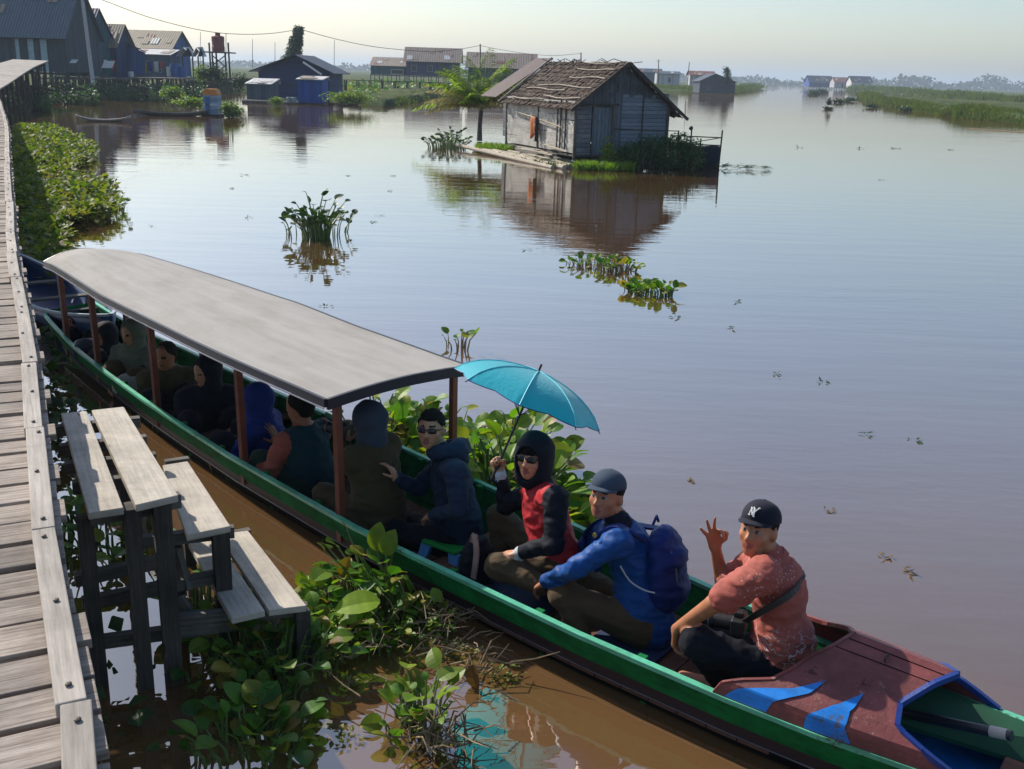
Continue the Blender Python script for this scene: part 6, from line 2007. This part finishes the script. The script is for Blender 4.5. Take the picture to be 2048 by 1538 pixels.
h1, P1_, e1_ = house('large house with a corrugated blue grey roof behind the walkway ramp', 84, -130, 141, -20, 79, 1.9, 7, wallmat('grey_blue_house', (.045, .065, .08)), rf_blue, rot=-.05, doors=((.70, .745, 0, .9), (.80, .85, 0, .9), (.60, .63, 0, .9)), windows=((.36, .46, .35, .8),), doorm=m_lightdoor)
house('house with a steep blue and red roof just right of the large corner house', 93, 100, 178, 26, 84, 1.5, 6.5, w_teal, rf_violet, windows=((.5, .66, .3, .7),), over=.3, doors=((.8, .92, 0, .7),))
house('house with a mottled tan roof behind the leaning white pole', 98, 168, 236, 55, 98, 1.45, 5, w_dk, rf_tan, doors=((.62, .74, 0, .75),), windows=((.25, .42, .25, .6),))
house('long house with a tan roof and blue end wall left of the water tank', 116, 236, 347, 67, 100, 1.45, 7.5, w_bl, rf_tan, windows=((.15, .25, .3, .65), (.45, .55, .3, .65)), doors=((.7, .78, 0, .75),))
house('blue slatted annex with a pale rusty awning under the long tan roof', 110, 262, 342, 101, 111, 1.45, 3.5, w_gr, rf_lt, ridge_off=.9, over=.3, windows=((.1, .2, .2, .7), (.3, .42, .2, .7), (.6, .75, .2, .7)))
# slanted blue lean-to between the tan houses
lean = thing('lean_to', dep(262, 110, 103) * [1, 1, 0], 'slanting blue sheet lean-to roof between the two tan roofed houses', 'lean-to')
mb = MB(); A, B = dep(230, 72, 101), dep(292, 104, 101); A2, B2 = dep(226, 70, 106), dep(290, 103, 106); Cc = dep(232, 100, 101)
mb.hexa([A - [0, 0, .1], B - [0, 0, .1], B2 - [0, 0, .1], A2 - [0, 0, .1], A, B, B2, A2]); mb.build('roof', rf_blue, lean)
mb = MB(); mb.quad(dep(232, 150, 101.4), dep(290, 150, 101.4), dep(290, 106, 101.4), dep(232, 78, 101.4), [(0, 0), (3, 0), (3, 2), (0, 3.5)]); mb.build('wall', w_bl, lean, solid=.08)
# two small open gabled shelters
for (xa, xb, yr, ye, lab) in ((352, 386, 94, 113, 'left one of two small open gabled shelters left of the water tank'), (383, 407, 94, 113, 'right one of two small open gabled shelters left of the water tank')):
    D = 112; root = thing('shelter', dep((xa + xb) / 2, 150, D) * [1, 1, 0], lab, 'shelter', 'small open shelters'); k = D / FPX
    p = lambda x, y, d: dep(x, y, D + d)
    mid = (xa + xb) / 2 + 6
    mb = MB(); mb.quad(p(xa, ye, 0), p(mid - 8, yr + 1, 2), p(mid + 4, yr, -.0 + 4), p(xa + 8, ye, 4)); mb.quad(p(mid - 8, yr + 1, 2) , p(xb, ye, 0), p(xb + 6, ye, 4), p(mid + 4, yr, 4))
    mb.build('roof', rf_lt, root, solid=.06)
    g = MB(); i = len(g.v); a_, b_, c_ = p(xa + 12, ye, .4), p(xb + 1, ye, .4), p(mid + 1, yr + 1, .4); g.v += [tuple(a_), tuple(b_), tuple(c_)]; g.face((0, 1, 2)); g.build('gable', w_dk, root, solid=.05)
    for x in (xa + 13, xb - 1):
        pb = MB(); q = p(x, ye, .6); pb.beam([q[0], q[1], 0], q, .12, .12); pb.build('post', m_post, root)
# water tank and its tower
D = 107
tw = thing('tank_tower', dep(437, 165, D) * [1, 1, 0], 'wooden post tower carrying the red brown water tank', 'tower')
ztop = float(dep(437, 104, D)[2])
for x, d in ((424, 0), (432, 1.4), (450, 0), (457, 1.4), (419, 1.4)):
    q = dep(x, 104, D + d); mb = MB(); mb.beam([q[0] + .08, q[1], -.3], [q[0], q[1], q[2] + (.9 if x in (457, 419) else 0)], .14, .14); mb.build('leg', m_post, tw)
mb = MB(); mb.beam(dep(412, 104, D + .5), dep(467, 106, D + .5), 1.9, .12); mb.build('platform', m_post, tw)
for a, b in (((426, 130), (449, 112)), ((426, 112), (449, 132)), ((426, 150), (450, 132)), ((426, 132), (450, 150))):
    mb = MB(); mb.beam(dep(*a, D - .1), dep(*b, D - .1), .06, .1); mb.build('brace', m_post, tw)
tk = thing('water_tank', dep(437, 103, D + .6), 'red brown plastic water tank with a small cap on the wooden tower', 'water tank')
c = dep(437, 103.3, D + .6); m_tank = mat_plain('red_brown_plastic', (.22, .04, .03), .5, .15)
mb = MB(); r_ = .63
mb.tube([c, c + [0, 0, .05], c + [0, 0, .5], c + [0, 0, .52], c + [0, 0, 1.0], c + [0, 0, 1.02], c + [0, 0, 1.42], c + [0, 0, 1.5]], [r_ * .97, r_, r_, r_ * .96, r_ * .96, r_, r_, r_ * .72], 28); mb.build('body', m_tank, tk)
mb = MB(); mb.tube([c + [0, 0, 1.5], c + [0, 0, 1.78]], .25, 20); mb.build('cap', m_tank, tk)
mb = MB(); mb.tube([dep(452, 110, D + .4), dep(452, 66, D + .4)], .03, 6); mb.build('pipe', m_post, tw)

# village deck of stilts in front of the houses
def stilt_walk(label, pts, z, wd, step, name='stilt_walkway', rail=False, mat=m_greypost, pr=.07):
    root = thing(name, (*at(*pts[0], z)[:2], 0), label, 'walkway')
    P = [at(x, y, z) for x, y in pts]; P = resample(smooth_path(P, 200), step)
    mb = MB()
    for a, b in zip(P[:-1], P[1:]):
        t = nrm((b - a) * [1, 1, 0]); s = np.array([-t[1], t[0], 0]) * wd
        mb.slab(a, b, b + s, a + s, .08)
    mb.build('deck', mat, root)
    k = 0
    for a in P:
        for s in (0, 1):
            q = a + np.array([0, wd * s * .9, 0]); pb = MB(); pb.beam([q[0] + .1 * math.sin(k * 2.1), q[1], -.4], [q[0], q[1], z - .05 + (.0 if not rail else 0)], pr * 2, pr * 2); pb.build('pile', m_post, root); k += 1
        if k > 90: break
    if rail:
        rb = MB()
        for a in P: rb.beam(a, a + np.array([0, 0, .8]), .07, .07)
        for a, b in zip(P[:-1], P[1:]): rb.beam(a + [0, 0, .8], b + [0, 0, .8], .06, .06)
        rb.build('railing', m_post, root)
stilt_walk('stilt platform running along the village houses above the shaded water', [(150, 158), (300, 156.5), (480, 156)], 1.45, 3.0, 1.1)
stilt_walk('low stilt platform below the water tank', [(380, 160), (455, 158), (500, 156)], 1.3, 1.5, .9)
stilt_walk('long thin stilt walkway crossing from the dark blue house to the red brown houses', [(640, 158), (740, 160.5), (830, 163), (905, 166)], 1.5, 1.6, 1.7, rail=False, mat=m_post)
stilt_walk('small landing of thin poles right of the cobalt shed', [(655, 170), (700, 171)], 1.1, 1.2, 1.0, mat=m_post)
def shade_mass():
    # stakes, hanging boards and scrub in the shade under the village deck
    for i, (x0, x1, y, D, lab) in enumerate(((10, 90, 190, 62, 'thicket of stakes and scrub under the walkway ramp'), (90, 190, 190, 72, 'thicket of stakes and scrub below the large corner house'), (190, 330, 190, 84, 'thicket of stakes and scrub below the tan roofed houses'), (330, 410, 185, 88, 'thicket of stakes and scrub left of the orange topped cabin'))):
        root = thing('stake_thicket', dep((x0 + x1) / 2, y, D) * [1, 1, 0], lab, 'thicket')
        r_ = random.Random(i); lb = MB()
        for k in range(34):
            mb = MB(); q = dep(r_.uniform(x0, x1), y, D + r_.uniform(-1, 4)); h_ = r_.uniform(.7, 1.5) * (1.3 if i < 2 else 1)
            mb.beam([q[0] + r_.gauss(0, .1), q[1], -.3], [q[0], q[1], h_], .09, .09)
            if k % 4 == 0: mb.beam([q[0] - 1, q[1], h_ * .7], [q[0] + 1, q[1], h_ * .7 + r_.gauss(0, .1)], .05, .12)
            mb.build('stake', m_post, root)
        for k in range(3600):
            q = dep(r_.uniform(x0 - 5, x1 + 5), y, D + r_.uniform(-1.5, 4)); z = abs(r_.gauss(.1, .55)) * (.8 + .5 * mnoise.noise(Vector((q[0] * .6, i, 0))))
            L = r_.uniform(.12, .3)
            leaf(lb, np.array([q[0], q[1], min(z, 1.6)]), [r_.gauss(0, 1), r_.gauss(0, 1), r_.uniform(-.3, 1)], [r_.gauss(0, .5), r_.gauss(0, .5), 1], L, L * .5, .3, 0, True)
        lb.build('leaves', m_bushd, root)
shade_mass()
# shrubs between houses and tank
def vshrub(label, D, px, py, R3, n, lf, mt, seed): bush('shrub', label, 'shrub', [(dep(px, py, D), R3)], n, 1, lf, mt, seed=seed, stems=False)
vshrub('loose climbing shrub in front of the water tank tower', 92, 430, 150, (1.1, .8, 1.0), 1100, .2, m_leafd, 1)
vshrub('pale leaved shrub spilling over the platform left of the tank tower', 92, 405, 150, (.9, .7, 1.0), 900, .2, m_leaf, 2)
vshrub('round green water plant bush beside the orange topped cabin', 60, 462, 222, (.75, .6, .65), 1100, .17, m_leafl, 3)
vshrub('low yellow green scrub at the water left of the orange topped cabin', 64, 385, 206, (1.5, .8, .5), 1100, .16, m_leafl, 4)
vshrub('green fern like scrub below the annex awning', 74, 345, 188, (1.1, .7, .7), 1000, .18, m_leafl, 5)
vshrub('dark scrub right of the tank tower', 90, 478, 165, (1.0, .8, 1.0), 900, .18, m_leafd, 6)
vshrub('little green plant on the raft in front of the dark blue house', 80, 553, 203, (.7, .4, .45), 500, .15, m_leafl, 7)
vshrub('pale plants at the water line beneath the long stilt walkway', 80, 700, 196, (2.6, 1.0, .6), 1400, .2, m_leafl, 8)

# satellite style white boards and the leaning pole
for i, (x0, y0, x1, y1, D, lab) in enumerate(((203, 122, 230, 136, 90, 'white square panel with dark print leaning below the tan roof'), (138, 119, 157, 126, 84, 'small white panel leaning beside the turquoise house wall'))):
    mb = MB(); mb.hexa([dep(x0, y1, D), dep(x1 - 5, y1, D), dep(x1 - 5, y1, D + .1), dep(x0, y1, D + .1), dep(x0 + 5, y0, D + .5), dep(x1, y0, D + .5), dep(x1, y0, D + .6), dep(x0 + 5, y0, D + .6)])
    tag(mb.build('panel', m_white), lab, 'panel')
def pole(label, D, pb_, pt, r0=.1, r1=.07, mt=None, arm=None):
    root = thing('utility_pole', dep(*pb_, D) * [1, 1, 0], label, 'pole')
    a, b = dep(*pb_, D), dep(*pt, D); mb = MB(); mb.tube([a - (b - a) * .02, b], [r0, r1], 8); mb.build('shaft', mt or m_greypost, root)
    if arm: mb = MB(); mb.beam(dep(pt[0] - arm, pt[1] + 3, D), dep(pt[0] + arm, pt[1] + 3, D), .06, .06); mb.build('crossarm', m_post, root)
    return b
mpw = mat_plain('pale_concrete', (.42, .42, .44), .7, .2)
pole('tall pale utility pole leaning left behind the walkway ramp', 82, (186, 165), (160, -40), .17, .12, mpw)
pole('slim utility pole between the two red brown houses', 170, (961, 175), (960.5, 88), .13, .10)
pole('short pole rising behind the thatch roof ridge', 190, (1162, 165), (1162, 105), .12, .10)
pole('thin pole right of the raft hut beyond the river', 260, (1317, 165), (1317, 119), .13, .1, arm=5)
pole('leaning thin pole beside the far red roof', 215, (1374, 172), (1379, 124), .10, .07)
pole('far thin mast left of the creeper covered tree', 420, (505, 135), (505, 78), .16, .1)
pole('far thin mast between tank and creeper covered tree', 440, (550, 135), (550, 84), .14, .1)
pole('far thin mast above the two open shelters', 420, (400, 140), (401, 64), .14, .1)
pole('far thin mast right of the dark blue house', 440, (668, 140), (669, 80), .14, .1)
# overhead wires
def wire(label, pts, D0, D1, r=.022):
    P = [dep(x, y, D0 + (D1 - D0) * i / (len(pts) - 1)) for i, (x, y) in enumerate(pts)]
    mb = MB(); mb.tube(smooth_path(P, 60), r, 4); tag(mb.build('overhead_wire', m_post), label, 'wire')
wire('overhead wire sagging from the top left corner to the creeper covered tree', [(150, -18), (205, 0), (300, 35), (400, 60), (470, 68), (540, 67), (603, 58)], 82, 128, .03)
wire('overhead wire running from the creeper covered tree to the slim pole', [(606, 60), (680, 80), (760, 95), (860, 103), (920, 98), (960, 91)], 128, 170, .035)
wire('short overhead wire right of the slim pole going behind the hut ridge', [(960, 91), (1000, 99), (1060, 108), (1110, 111), (1162, 107)], 170, 190, .03)

# orange topped floating cabin
def cabin():
    D = 61; c = dep(426, 227, D); c[2] = 0
    root = thing('floating_cabin', c, 'small floating toilet cabin with an orange rounded top and pale blue boards', 'cabin')
    mb = MB(); k = D / FPX; w2 = 14.5 * k
    mw = mat_planks('pale_blue_boards', (.28, .38, .50), .2, 'Z', gap=.08); mo = mat_plain('orange_paint', (.55, .20, .03), .6, .25)
    def shell(z0, z1, mt, name, wd, y0=0):
        m2 = MB(); n = 10
        pr = []
        for i in range(n + 1):
            t = i / n; z = z0 + (z1 - z0) * t; pr.append((z, wd * math.sqrt(max(0.05, 1 - (max(0, z - 1.15) / .42) ** 2 * .8))))
        for (za, wa), (zb, wb) in zip(pr[:-1], pr[1:]):
            for yy, s in ((-.42 + y0, 1), (.42, -1)):
                m2.quad(c + [-wa, yy, za], c + [wa, yy, za], c + [wb, yy, zb], c + [-wb, yy, zb], [(0, za), (wa * 2, za), (wa * 2, zb), (0, zb)])
            m2.quad(c + [wa, -.42, za], c + [wa, .42, za], c + [wb, .42, zb], c + [wb, -.42, zb], [(0, za), (.8, za), (.8, zb), (0, zb)])
            m2.quad(c + [-wa, .42, za], c + [-wa, -.42, za], c + [-wb, -.42, zb], c + [-wb, .42, zb], [(0, za), (.8, za), (.8, zb), (0, zb)])
        za, wa = pr[-1]; m2.quad(c + [-wa, -.42, za], c + [wa, -.42, za], c + [wa, .42, za], c + [-wa, .42, za])
        m2.build(name, mt, root)
    shell(.12, 1.17, mw, 'wall', w2 * .97); shell(1.175, 1.52, mo, 'top', w2)
    mb.box(c + [0, 0, .02], (w2 * 2.2, 1.2, .18)); mb.build('float', m_post, root)
    mb = MB(); mb.box(c + [-.16, -.44, .62], (.26, .04, .95)); mb.build('door', mat_plain('blue_door', (.05, .12, .28), .6, .2), root)
    mb = MB(); mb.box(c + [0, -.445, .64], (w2 * 1.9, .03, .05)); mb.build('batten', m_white, root)
cabin()
# dark blue floating house
house('dark navy floating house with a low dark gable roof under the creeper covered tree', 95, 497, 668, 113, 145, .12, 9, w_navy, rf_dark, gfront=True, over=1.0, ridge_off=.54, stilts=False, doors=((.12, .2, 0, .5),), cat='floating house', name='floating_house')
mb = MB(); mb.beam(dep(606, 124, 94.4), dep(643, 149, 94.4), .1, .16); tag(mb.build('roof_lath', m_white), 'white lath lying on the right roof slope of the navy floating house', 'lath')
house('bright cobalt blue shed with a pale lean-to roof standing on the water', 84.5, 590, 645, 152, 158, .15, 3.2, w_cob, rf_lt, over=.2, ridge_off=.92, stilts=False, cat='shed', name='shed')
house('grey board shed with a slanting pale roof left of the navy floating house', 87, 487, 541, 156, 166, .15, 3.5, wallmat('slate_boards', (.06, .09, .12)), rf_lt, over=.2, ridge_off=.92, stilts=False, cat='shed', name='shed')
mb = MB()
for k in range(5): mb.tube([dep(485, 205.5 + k * .5, 85 + k * .5) * [1, 1, 0] + [0, 0, .06], dep(655, 205 + k * .5, 85 + k * .5) * [1, 1, 0] + [0, 0, .06]], .16, 8)
tag(mb.build('log_raft', m_greypost), 'long log raft carrying the navy floating house and its sheds', 'raft')
for i, (px, lab) in enumerate(((578, 'left of two small grey drums on the raft of the navy house'), (588, 'right of two small grey drums on the raft of the navy house'))):
    c = dep(px, 203, 84); c[2] = .15; mb = MB(); mb.tube([c, c + [0, 0, .08], c + [0, 0, .38], c + [0, 0, .42]], [.17, .2, .2, .17], 14); tag(mb.build('drum', m_grayp := mat_plain('grey_plastic', (.2, .26, .3), .5, .2)), lab, 'drum')
# tree smothered in creeper
def creeper():
    D = 130; root = thing('creeper_tree', dep(588, 140, D) * [1, 1, 0], 'dead tree trunk completely covered in dark green creeper behind the navy house', 'tree')
    pts = [dep(588, 140, D), dep(590, 110, D), dep(594, 80, D), dep(598, 55, D)]
    mb = MB(); mb.tube([pts[0] * [1, 1, 0]] + pts, [.35, .3, .25, .2, .15], 8); mb.build('trunk', m_greypost, root)
    r_ = random.Random(5); lb = MB()
    for k in range(5200):
        q = r_.random() ** .8; p = pts[0] * (1 - q) + pts[3] * q; wdt = (1.15 * (1 - q) + .62) * (.75 + .55 * mnoise.noise(Vector((q * 9, 1, 0))))
        a = r_.random() * 6.283; rr = wdt * r_.random() ** .5
        p = p + np.array([math.cos(a) * rr - .5 * (1 - q), math.sin(a) * rr, r_.gauss(0, .15)])
        L = r_.uniform(.15, .34); leaf(lb, p, [r_.gauss(0, 1), r_.gauss(0, 1), -.4], [r_.gauss(0, 1), r_.gauss(0, 1), 1], L, L * .6, .3, 0, True)
    lb.build('creeper', m_leafd, root)
creeper()
# household clutter in front of the village houses
def drum(px, py, D, mt, lab, r_=.3, h_=.85):
    c = dep(px, py, D); mb = MB(); mb.tube([c, c + [0, 0, .03], c + [0, 0, h_ * .33], c + [0, 0, h_ * .35], c + [0, 0, h_ * .66], c + [0, 0, h_ * .68], c + [0, 0, h_]], [r_ * .95, r_, r_, r_ * 1.05, r_, r_ * 1.05, r_], 16)
    tag(mb.build('drum', mt), lab, 'drum')
m_bdrum = mat_plain('blue_drum_plastic', (.01, .09, .32), .45, .2)
drum(352, 155, 104, m_bdrum, 'large blue drum standing left of the two gabled shelters', .5, 1.3)
drum(366, 155, 104, m_bdrum, 'smaller blue drum standing under the left gabled shelter', .4, 1.0)
drum(340, 153, 104, m_white, 'white container standing at the right end of the blue end wall', .3, .9)
drum(262, 154, 100, m_white, 'white bucket beside the open doorway under the awning', .25, .5)
def laundry(x0, x1, y, D, cols, lab):
    root = thing('clothes_line', dep((x0 + x1) / 2, y + 30, D) * [1, 1, 0], lab, 'clothes line')
    A, B = dep(x0, y, D), dep(x1, y, D); mb = MB(); mb.tube([A, (A + B) / 2 - [0, 0, .08], B], .015, 4); mb.build('line', m_post, root)
    for q in (A, B): mb = MB(); mb.beam([q[0], q[1], 1.4], q, .08, .08); mb.build('pole', m_post, root)
    r_ = random.Random(int(x0)); n = len(cols)
    for i, c in enumerate(cols):
        p = A + (B - A) * ((i + .5) / n) - [0, 0, .05]; w_ = r_.uniform(.3, .5); h_ = r_.uniform(.6, .95)
        mb = MB(); mb.grid(lambda a, b: p + np.array([(a - .5) * w_, .04 * math.sin(a * 9 + i) * b, -b * h_]), 6, 4); o = mb.build('garment', c, root, smooth=True, solid=.01)
m_cl = [mat_cloth('red_wash', (.35, .03, .03)), mat_cloth('white_wash', (.6, .6, .58)), mat_cloth('teal_wash', (.02, .22, .25)), mat_cloth('yellow_wash', (.5, .33, .05)), m_jblue]
laundry(206, 232, 118, 92, [m_cl[1], m_cl[2], m_cl[0]], 'clothes line with three garments in front of the tan roofed house')
laundry(282, 330, 122, 104, [m_cl[3], m_cl[4], m_cl[1], m_cl[0]], 'clothes line with four garments in front of the blue slatted annex')
# small moored boats
def skiff(label, px, py, L, wd, az, mt, hgt=.35, group=None, D=None):
    c = at(px, py, 0) if D is None else dep(px, py, D) * [1, 1, 0]; a = math.radians(az); f = np.array([math.cos(a), math.sin(a), 0]); s = np.array([-f[1], f[0], 0])
    root = thing('skiff', c, label, 'boat', group)
    def pt(u, v):
        w_ = wd / 2 * max(0, 1 - abs(2 * u - 1) ** 2.4) + .01; g = (v - .5) * math.pi
        return c + f * (u - .5) * L + s * math.sin(g) * w_ + np.array([0, 0, hgt - math.cos(g) * hgt * 1.15 + .2 * abs(2 * u - 1) ** 2.5])
    mb = MB(); mb.grid(pt, 24, 8); mb.build('hull', mt, root, smooth=True, solid=.03)
    mb = MB(); mb.beam(pt(.4, .05), pt(.4, .95), .2, .03); mb.build('thwart', m_greypost, root)
    mb = MB(); mb.beam(pt(.65, .05), pt(.65, .95), .2, .03); mb.build('thwart', m_greypost, root)
m_dboat = mat_plain('dark_boat_paint', (.02, .03, .05), .5, .3)
skiff('small dark skiff moored right of the cobalt shed', 668, 206, 3.2, .9, 8, m_dboat)
skiff('dark skiff partly covered with cloth beyond the cobalt shed', 694, 209, 2.6, .9, -20, m_dboat)
skiff('pale flat skiff lying on the shaded water by the bank scrub', 208, 243, 2.6, .6, 10, mat_plain('pale_hull', (.35, .3, .28), .7, .3), .12)
skiff('half sunken grey skiff under the village platform', 345, 232, 4.2, .7, 25, m_greypost, .2)

# red brown houses and beyond
house('house with a steep grey brown roof and navy front above the green bank', 190, 806, 923, 100, 126, 2.0, 8, wallmat('indigo_boards', (.025, .03, .11)), rf_grey, over=.8, windows=((.1, .2, .3, .7), (.4, .5, .3, .7), (.84, .93, .3, .7)), rot=.02, doors=((.62, .70, 0, .8),))
house('teal walled lean-to house left of the steep grey brown roof', 192, 738, 812, 117, 133, 2.0, 6, w_teal, rf_grey, over=.4, windows=((.6, .95, .1, .6),), doorm=m_white, ridge_off=.85)
house('long house with a mossy brown roof behind the palm', 176, 930, 1075, 110, 138, 1.6, 9, w_navy, rf_grey, over=.8, windows=((.1, .17, .3, .6), (.3, .38, .3, .65), (.8, .87, .3, .6)), doors=((.6, .66, 0, .75),))
house('far pale grey house just right of the raft hut roof', 300, 1268, 1326, 139, 146, .9, 7, w_gr, rf_dark, windows=((.3, .4, .3, .7),), over=.5)
house('far low whitish house with a grey roof between two thin poles', 290, 1312, 1362, 144, 149, .9, 6, w_white, rf_blue, windows=((.5, .6, .3, .7),), over=.5)
house('far house with a dull red roof behind the black floating house', 270, 1378, 1432, 144, 152, .9, 6, w_white, rf_rust, over=.5, doors=((.4, .5, 0, .7),))
house('black floating house with a hipped looking dark roof in mid river', 226, 1398, 1476, 149, 164, .15, 10, wallmat('black_blue_boards', (.015, .025, .05)), rf_dark, gfront=True, over=.6, ridge_off=.42, stilts=False, name='floating_house', cat='floating house', windows=((.2, .3, .3, .6),))
house('cobalt blue house on stilts at the far bend of the river', 560, 1618, 1668, 153, 166, 1.0, 12, w_cob, rf_dark, over=.8, windows=((.3, .4, .3, .7),))
house('house with a dark red roof between the far blue and white houses', 545, 1668, 1708, 156, 165, 1.0, 10, w_white, rf_rust, over=.8, doors=((.4, .5, 0, .7),))
house('far white walled house with a black roof at the river bend', 530, 1702, 1746, 154, 165, 1.0, 10, wallmat('white_boards', (.6, .6, .6)), rf_dark, over=.8, windows=((.5, .62, .3, .7),))
def creeper2():
    D = 225; root = thing('creeper_pole', dep(1455, 165, D) * [1, 1, 0], 'short post wrapped in dark creeper behind the black floating house', 'post')
    a, b = dep(1458, 165, D), dep(1453, 135, D); mb = MB(); mb.tube([a, b], .2, 6); mb.build('post', m_post, root)
    r_ = random.Random(6); lb = MB()
    for k in range(500):
        q = r_.random(); p = a * (1 - q) + b * q + np.array([r_.gauss(0, .35), r_.gauss(0, .3), r_.gauss(0, .2)]); L = .45
        leaf(lb, p, [r_.gauss(0, 1), r_.gauss(0, 1), -.4], [0, 0, 1], L, L * .6, .3, 0, True)
    lb.build('creeper', m_leafd, root)
creeper2()
# people in canoes far away and drifting clumps
bush('drifting_plants', 'drifting clump with one tall dark upright shoot far out on the river', 'water plant', [(dep(1657, 217, 123) * [1, 1, 0] + [0, 0, .1], (.7, .4, .15)), (dep(1657, 217, 123) * [1, 1, 0] + [0, 0, .8], (.28, .2, .5))], 160, 1, .28, m_leafd, seed=44, stems=False)
for i, (px, py, lab) in enumerate(((1697, 203, 'dark drifting plant clump left of the grassy spit'), (1678, 206, 'small drifting clump beside the far canoe'), (1625, 190, 'drifting clump nearest the far blue house'), (1643, 187, 'drifting clump in front of the far blue house'), (1745, 216, 'flat drifting clump below the tip of the grassy spit'), (1810, 222, 'drifting clump close to the grassy spit edge'))):
    c = at(px, py, 0); D = c[1]; k = D / 100
    bush('drifting_plants', lab, 'water plant', [(c + [0, 0, .12 * k], (.9 * k, .5 * k, .2 * k))], 130, 1, .3 * k, m_leafd, seed=20 + i, stems=False, group='drifting clumps on the far river')

# tall grass on the banks (countless blades)
def bank_grass():
    r_ = random.Random(9); mb = MB()
    def row(P, n, h0, zb, back):
        Q = smooth_path([at(*p) for p in P], 300)
        for k in range(n):
            i = r_.random() ** 1.0 * 298; a = Q[int(i)]; dist = np.linalg.norm(a[:2]); s = dist / 90
            q = a + nrm(a * [1, 1, 0]) * (r_.random() ** 1.6) * back * (.5 + s) + np.array([r_.gauss(0, .3 * s), 0, 0])
            h_ = h0 * r_.uniform(.5, 1.2) * (.5 + .5 * s) * max(.25, 1 + 1.5 * mnoise.noise(Vector((q[0] * .12, q[1] * .12, 3))))
            t = np.array([.03 * (1 + s * 1.3), 0, 0]); d = np.array([r_.gauss(0, .35), r_.gauss(0, .2), 1])
            i0 = len(mb.v); z0 = np.array([0, 0, zb * min(1, (q - a) @ nrm(a * [1, 1, 0]) / 2)])
            q = q + z0
            mb.v += [tuple(q - t), tuple(q + t), tuple(q + d * h_ * .6 + t * .7), tuple(q + d * h_ * .6 - t * .7), tuple(q + d * h_ * [1.6, 1.6, 1])]
            mb.face((i0, i0 + 1, i0 + 2, i0 + 3)); mb.face((i0 + 3, i0 + 2, i0 + 4))
    row([(1728, 197), (1790, 214), (1900, 232), (2048, 247), (2200, 266)], 12000, .42, .5, 5)
    row([(1705, 183), (1780, 187), (1870, 196), (2000, 205), (2150, 214)], 8000, .5, .6, 14)
    row([(1100, 186), (1300, 182), (1400, 186), (1470, 186), (1512, 178)], 6000, .45, .4, 14)
    row([(650, 190), (700, 206), (770, 212), (850, 200), (950, 190)], 5000, .22, .3, 12)
    tag(mb.build('grass', m_grassd), 'reedy olive grass along the river banks', 'grass', None, 'stuff')
bank_grass()
mb = MB(); A, B = at(1938, 257, .02), at(2120, 270, .02); mb.beam(A, B, .5, .05); tag(mb.build('sand_bar', m_dstem), 'thin dark mud line at the right edge below the grassy spit', 'mud', None); 
# far treeline
def treeline():
    r_ = random.Random(33); mb = MB(); D = 1300
    def crown(px, h_, wd, D):
        yh = YH + .0315 * (px - 1024); c = dep(px, yh, D); c[2] = 0
        for k in range(max(12, int(wd * h_ / 6))):
            p = c + np.array([r_.gauss(0, wd * .3), r_.gauss(0, wd * .3), 0]); p[2] = h_ * (r_.random() ** .8) * (1 - .4 * min(1, abs(p[0] - c[0]) / wd))
            L = r_.uniform(2.2, 4.5); leaf(mb, p, [r_.gauss(0, 1), r_.gauss(0, 1), r_.gauss(0, .6)], [r_.gauss(0, .5), -1, r_.gauss(0, .5) + .5], L, L * .9, .3, 0, True)
    for px in range(-40, 2100, 5):
        n = mnoise.noise(Vector((px * .013, 2, 0))) + .5 * mnoise.noise(Vector((px * .06, 7, 0)))
        b = 5.5 + 5 * n + (6 if 1960 < px < 2010 else 0) + (4 if 1790 < px < 1860 else 0) + (2.5 if px > 1740 else 0)
        if b > 1: crown(px + r_.uniform(-3, 3), max(3, b * (1 + .3 * r_.random())), r_.uniform(10, 20), D + r_.uniform(-120, 120))
    tag(mb.build('tree_belt', mat_leaf('far_foliage', [(.02, .04, .02), (.035, .06, .03), (.05, .07, .03)], .8, .1)), 'distant belt of trees fading into haze along the horizon', 'trees', None, 'stuff')
treeline()
# river haze
def haze():
    m = bpy.data.materials.new('haze'); m.use_nodes = True; t = m.node_tree; t.nodes.clear()
    out = N(t, 'ShaderNodeOutputMaterial'); v = N(t, 'ShaderNodeVolumePrincipled')
    v.inputs['Color'].default_value = (.70, .84, 1.0, 1); v.inputs['Density'].default_value = HAZE_D; v.inputs['Anisotropy'].default_value = .2
    t.links.new(v.outputs[0], out.inputs['Volume'])
    mb = MB(); S = 2700
    mb.box((0, 2570, 18), (2 * S, 5300, 38.5))
    o = mb.build('haze', m, loc=(0, 0, 0)); o['kind'] = 'stuff'; o['label'] = 'thin morning haze over the river'
HAZE_D = .00045
haze()
print('DBG', *DBG, sep='\n')
